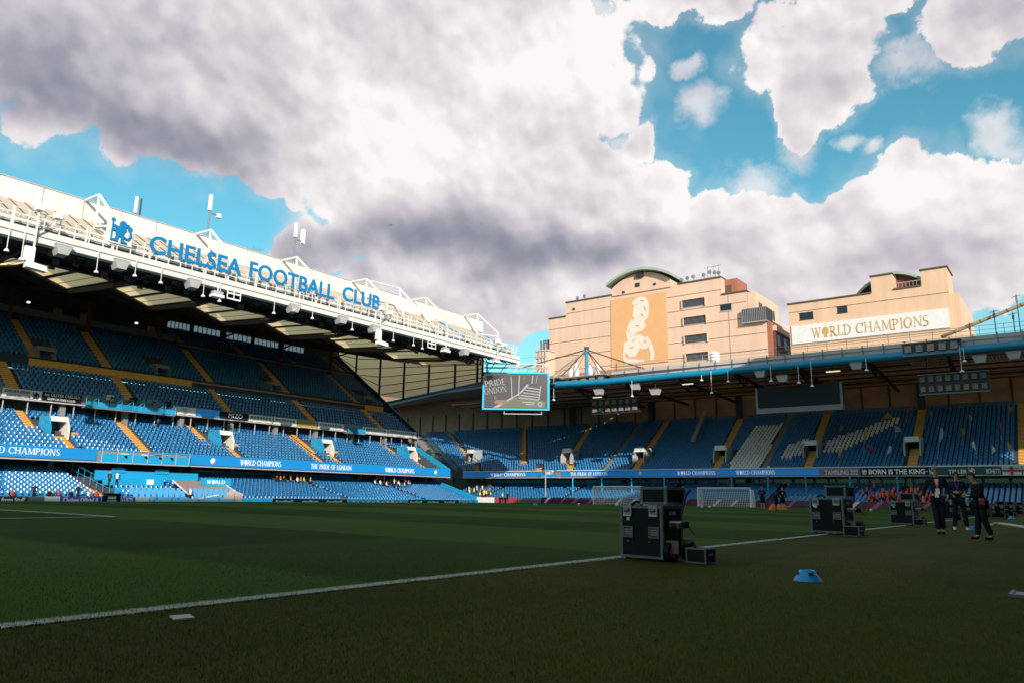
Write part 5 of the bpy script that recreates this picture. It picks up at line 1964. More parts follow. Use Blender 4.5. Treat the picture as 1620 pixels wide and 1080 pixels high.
for x, z, s_ in ((-76.3, 48.7, 0.45), (-79.9, 47.5, 0.25), (-72.0, 48.2, 0.25)):
    box(x - s_ * 1.3, x + s_ * 1.3, HY - 0.42, HY - 0.31, z - s_, z + s_, m_dark).build("vent", h1)
box(-93.9, -93.3, HY - 0.12, HY - 0.01, 44.0 + 1.2, 44.0 + 1.75, m_dark).build("vent", h1)
# louvred openings and windows, recessed
for (x0_, x1_, z0_, z1_) in ((-65.6, -60.4, 41.8, 43.4), (-65.4, -60.3, 37.9, 39.5), (-65.3, -60.2, 33.9, 35.5), (-65.2, -60.1, 30.0, 31.6), (-65.1, -60.0, 26.1, 27.7)):
    o = MB().box(x0_ - 0.12, x1_ + 0.12, HY - 0.08, HY - 0.01, z0_ - 0.14, z0_ - 0.01, m_greyl).box(x0_, x1_, HY - 0.04, HY - 0.012, z0_, z1_, m_black).build("window", h1)
    for p_ in ((x0_ - 0.16, x0_ - 0.005, z0_ - 0.15, z1_ + 0.2), (x1_ + 0.005, x1_ + 0.16, z0_ - 0.15, z1_ + 0.2), (x0_, x1_, z1_ + 0.005, z1_ + 0.2)):
        box(p_[0], p_[1], HY - 0.42, HY - 0.003, p_[2], p_[3], m_render).build("surround", o)
    for i in range(6):
        zz = z0_ + 0.1 + i * (z1_ - z0_ - 0.1) / 6
        MB().hexa([(x0_ + 0.06, HY - 0.16, zz), (x1_ - 0.06, HY - 0.16, zz), (x1_ - 0.06, HY - 0.05, zz + 0.08), (x0_ + 0.06, HY - 0.05, zz + 0.08),
                   (x0_ + 0.06, HY - 0.16, zz + 0.04), (x1_ - 0.06, HY - 0.16, zz + 0.04), (x1_ - 0.06, HY - 0.05, zz + 0.12), (x0_ + 0.06, HY - 0.05, zz + 0.12)], m_grey).build("slat", o)
o = MB().box(-57.1, -54.7, HY - 0.06, HY - 0.012, 39.9, 41.3, m_tinted).build("window", h1)
MB().box(-57.2, -54.6, HY - 0.14, HY - 0.061, 39.75, 39.89, m_greyl).box(-57.2, -54.6, HY - 0.14, HY - 0.061, 41.31, 41.45, m_greyl).box(-55.95, -55.85, HY - 0.1, HY - 0.061, 39.9, 41.3, m_dark).build("frame", o)
# grilled balcony boxes on the flank and corner
for x, z in ((-50.4, 36.6),):
    o = MB().box(x - 2.0, x + 3.2, HY - 1.0, HY + 3.0, z - 0.15, z - 0.01, m_greyl).build("plant_screen", h1)
    for i in range(14):
        box(x - 1.9 + i * 0.37, x - 1.72 + i * 0.37, HY - 0.95, HY - 0.85, z, z + 2.9, m_grey).build("slat", o)
    box(x - 1.95, x + 3.15, HY - 0.8, HY + 2.9, z, z + 2.8, m_dark).build("backing", o)
o = MB().box(-103.9, -100.75, HY + 0.5, HY + 3.5, 36.0, 36.15, m_greyl).box(-103.7, -100.9, HY + 0.9, HY + 3.3, 36.16, 39.0, m_dark).build("plant_screen", h1)
for i in range(7):
    box(-103.85 + i * 0.44, -103.6 + i * 0.44, HY + 0.6, HY + 0.75, 36.16, 39.0, m_grey).build("slat", o)
# flank wing with windows, brick side block
wf = MB().box(-51.3, -49.6, HY + 0.3, HY + 15.0, 37.7, 43.2, m_render).build("wall", h1)
for i in range(3):
    o = box(-49.62, -49.52, HY + 2.0 + i * 4, HY + 3.6 + i * 4, 39.0, 41.2, m_tinted).build("window", h1)
    MB().box(-49.6, -49.45, HY + 1.85 + i * 4, HY + 1.99 + i * 4, 38.9, 41.3, m_brickr).box(-49.6, -49.45, HY + 3.61 + i * 4, HY + 3.75 + i * 4, 38.9, 41.3, m_brickr).build("frame", o)
box(-47.58, -46.9, HY + 0.1, HY + 1.6, 0, 36.4, m_brickb).build("quoin", h1)
box(-47.55, -46.6, HY + 1.62, HY + 30, 0, 34.8, m_brickr).build("wall", h1)
box(-47.6, -46.3, HY + 1.6, HY + 30.2, 34.81, 35.9, m_render).build("cornice", h1)
for zz in (32.2, 28.6, 25.0):
    for i in range(6):
        o = box(-46.62, -46.52, HY + 3.4 + i * 4.3, HY + 5.0 + i * 4.3, zz, zz + 1.9, m_tinted).build("window", h1)
        MB().box(-46.6, -46.48, HY + 3.25 + i * 4.3, HY + 3.39 + i * 4.3, zz - 0.1, zz + 2.0, m_greyl).box(-46.6, -46.45, HY + 3.3 + i * 4.3, HY + 5.1 + i * 4.3, zz - 0.2, zz - 0.01, m_greyl).build("frame", o)
# brick stack on the step
box(-56.6, -53.9, HY + 2.0, HY + 8.0, 43.7, 47.2, m_brickb).build("stair_head", h1)
MB().box(-56.4, -55.2, HY + 1.9, HY + 1.98, 43.8, 45.9, m_brown).build("door", h1)
# mural sheet
mur = box(-83.4, -69.3, HY - 0.16, HY - 0.02, 30.4, 46.1, m_mural).build("mural_sheet", h1)


def mu(u, v):
    return (-83.4 + u * 14.1, 30.4 + v * 15.7)


MUR = [
    [(0.44, 0.86), (0.39, 0.90), (0.44, 0.955), (0.53, 0.985), (0.62, 0.97), (0.68, 0.91), (0.70, 0.80), (0.68, 0.68), (0.62, 0.62), (0.52, 0.60), (0.44, 0.64), (0.40, 0.72), (0.41, 0.80)],
    [(0.44, 0.66), (0.60, 0.64), (0.63, 0.54), (0.58, 0.48), (0.50, 0.47), (0.42, 0.42), (0.36, 0.36), (0.29, 0.37), (0.28, 0.47), (0.32, 0.59), (0.38, 0.66)],
    [(0.28, 0.34), (0.40, 0.41), (0.52, 0.43), (0.60, 0.39), (0.60, 0.32), (0.54, 0.28), (0.50, 0.20), (0.44, 0.12), (0.34, 0.11), (0.27, 0.18), (0.24, 0.26)],
    [(0.50, 0.25), (0.58, 0.30), (0.68, 0.29), (0.66, 0.22), (0.55, 0.21)],
    [(0.63, 0.40), (0.69, 0.35), (0.74, 0.25), (0.77, 0.13), (0.75, 0.04), (0.69, 0.04), (0.70, 0.14), (0.67, 0.26), (0.61, 0.35)],
    [(0.24, 0.14), (0.32, 0.09), (0.44, 0.08), (0.60, 0.05), (0.58, 0.02), (0.36, 0.02), (0.26, 0.05), (0.22, 0.10)],
    [(0.24, 0.02), (0.21, 0.14), (0.23, 0.30), (0.26, 0.36), (0.27, 0.30), (0.25, 0.14), (0.26, 0.02)],
]
mb = MB()
for k, p in enumerate(MUR):
    mb.prism([mu(*q) for q in p], fy(HY), -0.19 - k * 0.006, -0.161 - k * 0.004, m_muralw)
SL = [(0.46, 0.87, 0.50, 0.89), (0.56, 0.93, 0.62, 0.91), (0.61, 0.84, 0.65, 0.77), (0.55, 0.74, 0.60, 0.69), (0.46, 0.57, 0.53, 0.55), (0.35, 0.54, 0.33, 0.47), (0.38, 0.34, 0.45, 0.37), (0.34, 0.25, 0.42, 0.27)]
for k, (ua, va, ub, vb) in enumerate(SL):
    (xa, za), (xb, zb_) = mu(ua, va), mu(ub, vb)
    nx_, nz_ = -(zb_ - za), xb - xa
    q_ = 0.09 / math.hypot(nx_, nz_)
    nx_, nz_ = nx_ * q_, nz_ * q_
    mb.prism([(xa, za), ((xa + xb) / 2 + nx_, (za + zb_) / 2 + nz_), (xb, zb_), ((xa + xb) / 2 - nx_, (za + zb_) / 2 - nz_)], fy(HY), -0.30 - k * 0.003, -0.26, m_mural)
mb.build("mural_print", mur)
# aerials and dishes on the roof
for k, (x, z, s_) in enumerate(((-93, 47.6, 1.0), (-91, 47.6, 1.3), (-66, 47.6, 1.2), (-64.6, 47.6, 1.5), (-63.2, 47.6, 1.6), (-60.8, 47.6, 1.6), (-59.4, 47.6, 2.2), (-58.3, 47.6, 1.8), (-57.4, 47.6, 1.5))):
    mb = MB().tube([(x, HY + 1, z), (x, HY + 1, z + s_)], 0.05, m_dark, 5)
    mb.lathe([(0, 0), (0.25, 0.04), (0.46, 0.16), (0.44, 0.19), (0, 0.06)], (0, 0, 0), m_grey, 10)
    n0 = len(mb.v) - 50
    for i in range(n0, len(mb.v)):
        a, b, c = mb.v[i]
        mb.v[i] = (x + a, HY + 0.85 - c, z + s_ * 0.7 + b)
    if k in (5, 6, 7):
        mb.tube([(x + 0.4, HY + 2, z), (x + 0.4, HY + 2, z + 3.4)], 0.04, m_dark, 5).bar((x - 0.3, HY + 2, z + 3.0), (x + 1.1, HY + 2, z + 3.1), 0.05, 0.05, m_dark)
    mb.build("roof_dish", h1)

h2 = thing("hotel_building", (-29, HY, 0), "smaller tan hotel block with a long white sign reading WORLD CHAMPIONS", "building")
P2 = [(-43.1, 0), (-43.1, 39.3), (-27.6, 39.3), (-27.6, 42.5), (-23.9, 42.5), (-23.9, 39.4), (-19.2, 39.4), (-19.2, 42.3), (-15.0, 42.3), (-15.0, 0)]
MB().prism(P2, fy(HY), 0.0, 7.0, m_render2).build("wall", h2)
box(-14.99, -13.6, HY + 0.4, HY + 22, 0, 37.4, m_render2).build("wall", h2)
for a, b, z in ((-43.3, -27.65, 39.3), (-27.75, -23.75, 42.5), (-23.85, -19.25, 39.4), (-19.35, -14.8, 42.3)):
    box(a, b, HY - 0.25, HY + 7.1, z + 0.01, z + 0.25, m_brown).build("coping", h2)
for z in (37.6, 31.0 - 0.4, 28.0):
    box(-43.05, -15.05, HY - 0.05, HY - 0.002, z, z + 0.08, m_brown).build("joint", h2)
arc = [(-31.4 + 14.0 * i / 14, 39.2 + 4.0 * (1 - (2 * i / 14 - 1) ** 2)) for i in range(15)]
MB().prism(arc, fy(HY), 4.0, 20.0, m_brickr).build("gable", h2)
rc = MB()
for (xa, za), (xb, zb_) in zip(arc[:-1], arc[1:]):
    rc.hexa([(xa, HY + 3.0, za + 0.1), (xb, HY + 3.0, zb_ + 0.1), (xb, HY + 20, zb_ + 0.1), (xa, HY + 20, za + 0.1), (xa, HY + 3.0, za + 0.7), (xb, HY + 3.0, zb_ + 0.7), (xb, HY + 20, zb_ + 0.7), (xa, HY + 20, za + 0.7)], m_copper)
rc.build("roof", h2)
for x in np.arange(-23.6, -19.3, 0.6):
    box(x, x + 0.06, HY + 0.2, HY + 0.26, 39.66, 40.6, m_greyl).build("baluster", h2)
box(-23.7, -19.3, HY + 0.18, HY + 0.28, 40.61, 40.7, m_greyl).build("handrail", h2)
for x, z, w_, h_ in ((-41.0, 36.55, 2.6, 1.3), (-33.9, 36.9, 1.8, 1.2)):
    o = box(x, x + w_, HY - 0.05, HY - 0.012, z - h_ / 2, z + h_ / 2, m_tinted).build("window", h2)
    f_ = MB().box(x - 0.1, x + w_ + 0.1, HY - 0.12, HY - 0.051, z - h_ / 2 - 0.1, z - h_ / 2 - 0.005, m_dark).box(x - 0.1, x + w_ + 0.1, HY - 0.12, HY - 0.051, z + h_ / 2 + 0.005, z + h_ / 2 + 0.1, m_dark)
    f_.box(x + w_ * 0.5 - 0.05, x + w_ * 0.5 + 0.05, HY - 0.1, HY - 0.051, z - h_ / 2, z + h_ / 2, m_dark)
    f_.build("frame", o)
sg = box(-42.7, -15.4, HY - 0.2, HY - 0.02, 31.2, 34.75, m_clothw).build("sign_board", h2)
put_text("lettering", sg, "W@RLD CHAMPIONS", (-38.9, HY - 0.2, 31.95), XX, ZX, 1.95, m_goldt, width=20.3, serif=True, lift=0.01)
for px_, h_ in ((865, 575), (852, 575)):
    pass
# low service tower and masts left of the hotel
sv = thing("service_tower", (-97, 138, 0), "small cream service tower with steel masts between the lit screen and the hotel", "building")
a = ony(848, 560, 138)
b = ony(866, 546, 138)
MB().box(a[0], b[0], 138, 141, 0, b[2] - 1.2, m_render).build("wall", sv)
MB().box(a[0] - 0.2, b[0] + 0.2, 137.8, 141.2, b[2] - 1.19, b[2] - 0.9, m_greyl).build("coping", sv)
for i in range(4):
    x = a[0] + 0.2 + i * (b[0] - a[0]) / 3.5
    MB().tube([(x, 137.6, 20), (x, 137.6, b[2] + (0.3 if i % 2 else 1.2))], 0.09, m_greyl, 6).build("mast", sv)
for z in (b[2] - 6, b[2] - 4, b[2] - 2.4):
    MB().bar((a[0] - 9.5, 137.4, z), (b[0], 137.4, z), 0.16, 0.16, M("orange_rail", (0.5, 0.2, 0.07), 0.5) if z < b[2] - 5 else m_greyl).build("rail", sv)
q = ony(848, 545, 140)

# ------------------------------------------------------------------ lamps, loudspeakers, cameras hung from the roofs
words_near = [("before the crest", 29.0), ("under the blue lion crest", 33.4), ("under the first letter C", 37.0), ("under the letter H", 38.5)]


def hung_lamp(x, y, ztop_, zlow, label, group, r=0.22, tilt=0.0):
    mb = MB().tube([(x, y, ztop_), (x, y, zlow + 0.14)], 0.05, m_steel, 6)
    mb.lathe([(0.0, 0.22), (0.10, 0.2), (r, 0.03), (r, 0.0), (0.0, -0.03)], (x, y, zlow), m_text, 12)
    g = thing("hanging_lamp", (x, y, zlow), label, "lamp", group)
    mb1 = MB().tube([(x, y, ztop_), (x, y, zlow + 0.14)], 0.04, m_steel, 6)
    mb1.build("rod", g)
    MB().lathe([(0.0, 0.24), (0.12, 0.22), (r, 0.04), (r, 0.0), (0.0, -0.03)], (x, y, zlow), m_text, 12).build("shade", g)
    return g


letters_y = [('first C', 36.3), ('H', 37.8), ('first E', 39.5), ('first L', 41.1), ('S', 42.3), ('second E', 43.9), ('first A', 45.4), ('F', 47.6), ('first O', 49.1), ('second O', 50.8), ('T', 52.1), ('first B', 53.5), ('second A', 55.1), ('second L', 56.6), ('third L', 58.1), ('second C', 61.1), ('fourth L', 62.9), ('U', 64.6), ('last B', 66.2)]


def where(y):
    if y < 29.5:
        return "near the left picture edge"
    if y < 36:
        return "below the blue lion crest"
    if y > 90:
        return "by the far corner of the roof"
    if y > 69:
        return "past the end of the lettering"
    n, _ = min(letters_y, key=lambda q: abs(q[1] - y))
    return "below letter " + n


LAMPS = [(10, 398), (33, 412), (152, 432), (213, 438), (254, 449), (321, 470), (347, 478), (433, 497), (465, 492), (494, 505), (557, 523), (622, 540), (654, 547), (668, 552), (706, 555)]
seen = {}
for px, py in LAMPS:
    q = onx(px, py, -71.7)
    lab = "white lamp on thin rod under the roof front, " + where(q[1])
    seen[lab] = seen.get(lab, 0) + 1
    if seen[lab] > 1:
        lab = lab.replace("white lamp", ["", "", "second white lamp", "third white lamp", "fourth white lamp", "fifth white lamp"][seen[lab]])
    hung_lamp(-71.7, float(q[1]), 23.0, float(q[2]), lab, "lamps hung along the white roof front")
SPK = [(98, 397), (190, 420), (305, 450), (464, 489), (540, 507), (592, 521), (735, 557)]
for k, (px, py) in enumerate(SPK):
    q = onx(px, py, -72.0)
    y, z = float(q[1]), float(q[2])
    g = thing("loudspeaker", (-72.0, y, z - 0.5), "white loudspeaker box under the roof beam, " + (where(y) if k else "leftmost of the row"), "loudspeaker", "white loudspeakers under the roof front")
    MB().hexa([(-72.6, y - 0.42, z - 0.5), (-71.6, y - 0.42, z - 0.42), (-71.6, y + 0.42, z - 0.42), (-72.6, y + 0.42, z - 0.5),
               (-72.7, y - 0.72, z + 0.42), (-71.5, y - 0.72, z + 0.42), (-71.5, y + 0.72, z + 0.42), (-72.7, y + 0.72, z + 0.42)], m_greyl).build("cabinet", g)
    MB().box(-72.75, -71.45, y - 0.76, y + 0.76, z + 0.43, z + 0.52, m_steel).build("lid", g)
    MB().tube([(-72.0, y - 0.5, z + 0.5), (-72.0, y - 0.5, 22.5)], 0.04, m_steel, 5).tube([(-72.0, y + 0.5, z + 0.5), (-72.0, y + 0.5, 22.5)], 0.04, m_steel, 5).build("hanger", g)
for k, (px, py, lab) in enumerate(((345, 466, "paired white camera housings hung below the letter S"), (370, 470, "white open frame cradle hung right of the paired camera housings"), (683, 547, "white frame cradle hung under the roof past the lettering"), (706, 553, "white box camera hung near the far corner of the roof"), (786, 570, "white camera at the far tip of the roof front"))):
    q = onx(px, py, -71.8)
    y, z = float(q[1]), float(q[2])
    mb = MB()
    if "frame" in lab:
        for dz in (-0.3, 0.3):
            mb.bar((-71.8, y - 0.8, z + dz), (-71.8, y + 0.8, z + dz), 0.1, 0.16, m_text)
        for dy in (-0.8, 0.0, 0.8):
            mb.bar((-71.8, y + dy, z - 0.3), (-71.8, y + dy, 22.5), 0.08, 0.08, m_text)
    else:
        mb.box(-72.3, -71.5, y - 0.7, y + 0.6, z - 0.35, z - 0.05, m_text).box(-72.2, -71.6, y - 0.6, y + 0.5, z + 0.02, z + 0.3, m_greyl)
        mb.tube([(-71.9, y, z + 0.3), (-71.9, y, 22.6)], 0.07, m_steel, 6)
    tag(mb.build("roof_camera", at=(-71.8, y, z)), lab, "camera", "cameras hung under the roof front")
# big white camera masts standing on the beam with a bracket below
for k, (px0, py0, px1, py1, lab) in enumerate(((66, 335, 62, 412, "two-armed white camera mast with a big bracket, near the left end of the roof beam"), (605, 492, 603, 535, "white camera mast with a drop bracket at the end of the roof lettering"), (789, 543, 796, 570, "short white camera mast at the far end of the roof beam"))):
    a, b = onx(px0, py0, -71.6), onx(px1, py1, -71.6)
    y = float(a[1])
    g = thing("camera_mast", (-71.6, y, float(b[2])), lab, "camera mast", "camera masts on the roof beam")
    MB().bar((-71.6, y - 0.2, float(b[2])), (-71.6, y - 0.2, float(a[2])), 0.14, 0.14, m_steel).bar((-71.6, y + 0.9, 24.0), (-71.6, y + 1.3, float(a[2]) - 0.3), 0.12, 0.12, m_steel).bar((-71.6, y - 0.2, 23.2), (-71.6, y + 0.95, 24.2), 0.1, 0.1, m_grey).build("arm", g)
    MB().box(-71.9, -71.2, y - 0.5, y + 0.05, float(a[2]), float(a[2]) + 0.55, m_text).build("camera", g)
    MB().box(-71.9, -71.2, y + 1.05, y + 1.6, float(a[2]) - 0.3, float(a[2]) + 0.2, m_text).build("camera", g)
    if k < 2:
        zz = float(b[2])
        MB().box(-71.8, -71.4, y - 0.9, y - 0.1, zz - 0.3, zz + 1.0, m_text).hexa([(-71.9, y - 0.7, zz - 0.9), (-71.2, y - 0.7, zz - 0.9), (-71.2, y + 1.0, zz - 1.0), (-71.9, y + 1.0, zz - 1.0), (-71.9, y - 0.7, zz - 0.32), (-71.2, y - 0.7, zz - 0.32), (-71.2, y + 0.9, zz - 0.55), (-71.9, y + 0.9, zz - 0.55)], m_text).build("bracket", g)
# square floodlights in the dark band behind the beam
mesh_f = None
FLS = []
ORD = ["first", "second", "third", "fourth", "fifth", "sixth", "seventh", "eighth", "ninth", "tenth", "eleventh", "twelfth"]
cnt = {}
k = 0
for row, (t_, z_, y0_, dy) in enumerate(((74.8, 22.7, 21.0, 2.35), (77.6, 22.6, 22.1, 2.35), (80.2, 22.9, 20.6, 3.1))):
    y = y0_
    while y < 96:
        if mesh_f is None:
            mb = MB().hexa([(-0.1, -0.26, -0.26), (0.22, -0.26, -0.34), (0.22, 0.26, -0.34), (-0.1, 0.26, -0.26), (-0.1, -0.26, 0.26), (0.30, -0.26, 0.20), (0.30, 0.26, 0.20), (-0.1, 0.26, 0.26)], M("lamp_glass", (0.27, 0.21, 0.16), 0.4))
            mb.box(-0.03, 0.03, -0.03, 0.03, 0.26, 0.9, m_dark)
            mesh_f = mb.mesh("floodlight")
        if rng.random() < 0.85:
            o = inst("floodlight", mesh_f, None, (-t_, y + rng.uniform(-0.4, 0.4), z_ + rng.uniform(-0.2, 0.35)), (0, 0, rng.uniform(-0.5, 0.5)))
            nm = ["front", "middle", "rear"][row] + " row of small square floodlights in the dark band behind the roof beam"
            FLS.append((row, o))
            tag(o, None, "floodlight", "small square floodlights in the dark band behind the roof beam")
        y += dy
fl_n = {}
for row, o in sorted(FLS, key=lambda q: (q[0], q[1].location.y)):
    w_ = where(o.location.y)
    fl_n[(row, w_)] = fl_n.get((row, w_), 0) + 1
    o["label"] = f"{ORD[fl_n[(row, w_)] - 1]} square floodlight, {['front', 'middle', 'rear'][row]} row, " + w_
NH = [(876, 633, 590), (1000, 627, 596), (1110, 602, 592), (1126, 622, 586), (1152, 604, 586), (1220, 603, 578), (1285, 611, 570), (1264, 606, 578), (1371, 586, 566), (1522, 588, 545), (1526, 572, 550)]
for k, (px, py, pt) in enumerate(NH):
    q, qt = ony(px, py, 103.6), ony(px, pt, 103.6)
    lab = ["white lamp on a long rod beside the lit video screen", "white lamp on a long rod right of the mast platform", "short white lamp left of the water tank", "white lamp on a long rod below the white water tank", "short white lamp just right of the water tank",
           "short white lamp left of the dark video screen", "white lamp on a long rod above the dark video screen", "clustered white lamp above the dark video screen", "short white lamp right of the dark video screen", "white lamp on the longest rod near the right lamp panel", "white lamp on a short rod near the right lamp panel"][k]
    hung_lamp(float(q[0]), 103.6, float(qt[2]), float(q[2]), lab, "lamps hung along the blue roof tube", r=0.26)
for k, (px, py) in enumerate(((947, 620), (1005, 612), (1203, 592), (1238, 599), (1355, 579), (1550, 568), (1604, 562), (1036, 620))):
    q = ony(px, py, 104.4)
    x, z = float(q[0]), float(q[2])
    g = thing("loudspeaker", (x, 104.4, z - 0.4), "grey loudspeaker box under the blue roof tube, " + ["left of the first goal", "right of the mast platform", "left end of the dark video screen", "over the dark video screen", "right of the dark video screen", "left of two near the right edge", "right of two near the right edge", "with a lamp bracket below the mast stay"][k], "loudspeaker", "loudspeakers under the blue roof tube")
    MB().hexa([(x - 0.5, 104.2, z - 0.4), (x + 0.5, 104.2, z - 0.4), (x + 0.5, 105.0, z - 0.4), (x - 0.5, 105.0, z - 0.4), (x - 0.75, 104.0, z + 0.4), (x + 0.75, 104.0, z + 0.4), (x + 0.75, 105.1, z + 0.4), (x - 0.75, 105.1, z + 0.4)], m_greyl).build("cabinet", g)
    MB().box(x - 0.78, x + 0.78, 103.95, 105.15, z + 0.41, z + 0.5, m_grey).build("lid", g)
    MB().tube([(x, 104.6, z + 0.5), (x, 104.6, 19.3)], 0.05, m_dark, 5).build("hanger", g)

# aerial masts on the far roof
for k, (px, pb_, pt, lab) in enumerate(((213, 345, 311, "short cylindrical aerial behind the roof parapet near the lion crest"), (328, 372, 307, "tall aerial mast with a small dish, above the letter E of the roof sign"), (464, 417, 352, "tall aerial mast with a side unit, above the letters of the middle word"))):
    q, qt = onx(px, pb_, -81.5), onx(px, pt, -81.5)
    y, zt_, zb_ = float(q[1]), float(qt[2]), 28.2
    g = thing("aerial_mast", (-81.5, y, zb_), lab, "aerial", "aerial masts on the far roof")
    MB().tube([(-81.5, y, zb_), (-81.5, y, zt_ - 0.2)], 0.11, m_grey, 8).build("pole", g)
    MB().tube([(-81.5, y, zt_ - (2.0 if k else 1.9)), (-81.5, y, zt_)], 0.26 if k else 0.2, m_text, 12).build("antenna", g)
    if k == 0:
        MB().tube([(-81.5, y + 0.5, zb_), (-81.5, y + 0.5, zt_)], 0.1, m_dark, 8).build("pole", g)
    else:
        MB().tube([(-81.4, y + 0.2, zt_ - 2.3), (-81.4, y + 1.1, zt_ - 2.3)], 0.07, m_grey, 6).box(-81.6, -81.2, y + 0.9, y + 1.4, zt_ - 2.6, zt_ - (2.1 if k == 1 else 0.6), m_text).build("side_unit", g)
        for i in range(3):
            MB().bar((-81.5, y, zb_ + 1.2 * i + 0.4), (-81.5, y - 1.4 + 0.3 * i, zb_ + 0.6 * i), 0.09, 0.09, m_steel).build("brace", g)
        MB().box(-81.8, -81.2, y - 0.6, y + 0.6, zb_ + 1.5, zb_ + 1.62, m_grey).box(-81.75, -81.25, y + 0.2, y + 0.55, zb_ + 1.63, zb_ + 2.4, m_greyl).build("platform", g)
for k, px in enumerate((392, 402, 412)):
    q = onx(px, 390, -82)
    y, zt_ = float(q[1]), float(q[2])
    mb = MB().tube([(-82, y, 28.2), (-82, y, zt_)], 0.04, m_grey, 5).bar((-82, y - 0.5, zt_ - 0.5), (-82, y + 0.5, zt_ - 0.4), 0.04, 0.04, m_grey)
    tag(mb.build("wire_aerial", at=(-82, y, 28.2)), ["thin wire aerial on the far roof between the two tall masts, nearest the shorter words", "middle thin wire aerial of three on the far roof", "thin wire aerial of three nearest the second tall mast"][k], "aerial", "wire aerials on the far roof")

# airliner far off
q = CAMP + ray(619, 356) / F_PX * 3600
pl = MB()
mxv = np.array([0.9, 0.35, 0.0])
mxv /= np.linalg.norm(mxv)
syv = np.array([-mxv[1], mxv[0], 0.0])
pl.tube([q - mxv * 17, q - mxv * 14, q + mxv * 13, q + mxv * 17], [0.4, 1.9, 1.9, 0.5], m_grey, 10)
for s_ in (-1, 1):
    pl.hexa([q + mxv * 4 - (0, 0, 0.2), q - mxv * 1 - (0, 0, 0.2), q - mxv * 5 + syv * 16 * s_, q - mxv * 3.4 + syv * 16 * s_, q + mxv * 4 + (0, 0, 0.4), q - mxv * 1 + (0, 0, 0.4), q - mxv * 5 + syv * 16 * s_ + (0, 0, 0.3), q - mxv * 3.4 + syv * 16 * s_ + (0, 0, 0.3)], m_grey)
    pl.hexa([q - mxv * 13, q - mxv * 16, q - mxv * 17.5 + syv * 6 * s_, q - mxv * 16.4 + syv * 6 * s_, q - mxv * 13 + (0, 0, 0.4), q - mxv * 16 + (0, 0, 0.4), q - mxv * 17.5 + syv * 6 * s_ + (0, 0, 0.2), q - mxv * 16.4 + syv * 6 * s_ + (0, 0, 0.2)], m_grey)
pl.hexa([q - mxv * 12 - syv * 0.2, q - mxv * 16.5 - syv * 0.2, q - mxv * 16.5 + syv * 0.2, q - mxv * 12 + syv * 0.2, q - mxv * 15.5 - syv * 0.2 + (0, 0, 6), q - mxv * 17.5 - syv * 0.2 + (0, 0, 6), q - mxv * 17.5 + syv * 0.2 + (0, 0, 6), q - mxv * 15.5 + syv * 0.2 + (0, 0, 6)], m_grey)
tag(pl.build("airliner", at=tuple(q)), "tiny airliner flying beneath the dark cloud", "aeroplane")

# ------------------------------------------------------------------ boards round the pitch
BG = "advertising boards below the far stand"
BX = -78.6


def yof(px, X=BX):
    return float(onx(px, 791, X)[1])


def board(a, b, m, label, text=None, tm=None, blobs=0, h=0.62, group=BG):
    g = thing("advertising_board", (BX, (a + b) / 2, -0.25), label, "advertising board", group)
    box(BX - 0.12, BX, a + 0.02, b - 0.02, -0.25, -0.25 + h, m).build("panel", g)
    if text:
        put_text("lettering", g, text, (BX + 0.0, a + 0.25, -0.13), YX, ZX, h * 0.62, tm or m_text, width=(b - a) - 0.5, bold=0.02, lift=0.015)
    for i in range(blobs):
        w = (b - a) / blobs
        put_text("lettering", g, "stadium" if i % 2 else "football", (BX, a + i * w + 0.35, -0.13), YX, ZX, h * 0.5, m_text, width=w * 0.66, bold=0.02, lift=0.015)
    return g


m_bdark = M("black_board", (0.02, 0.022, 0.03), 0.4)
m_bgrey = M("grey_board", (0.16, 0.17, 0.18), 0.5)
m_bblue = M("pale_blue_board", (0.10, 0.42, 0.72), 0.4)
for a, b, m, lab, tx, bl in ((-30, 44, m_bdark, "black advertising board with white words at the left picture edge", "trader from Stuff", 0), (44, 70, m_bgrey, "blank grey advertising board next to the white one", None, 0), (70, 95, m_text, "blank white advertising board beside the purple one", None, 0),
                             (95, 160, m_purple, "purple advertising board with the white word Official", "Chelsea Official A", 0), (186, 214, m_purple, "short purple advertising board right of the black pitchside cabinet", "DO FICTS", 0), (214, 236, m_text, "short white advertising board before the blue dugout seats", None, 0),
                             (432, 550, m_bdark, "long black board with three white words, right of the dugout", None, 3), (552, 644, m_bblue, "pale blue board with small white marks under the white-shirted group", None, 0),
                             (646, 726, m_bdark, "black board with white words near the far corner", None, 3), (728, 752, m_bblue, "pale blue board at the very corner of the pitch", None, 0)):
    g = board(yof(a), yof(b), m, lab, tx, None, bl)
    if m is m_bblue:
        mb = MB()
        y = yof(a) + 0.6
        while y < yof(b) - 0.8:
            mb.box(BX + 0.001, BX + 0.02, y, y + rng.uniform(0.2, 0.6), -0.12, rng.uniform(0.05, 0.22), m_text)
            y += 0.9
        mb.build("print", g)
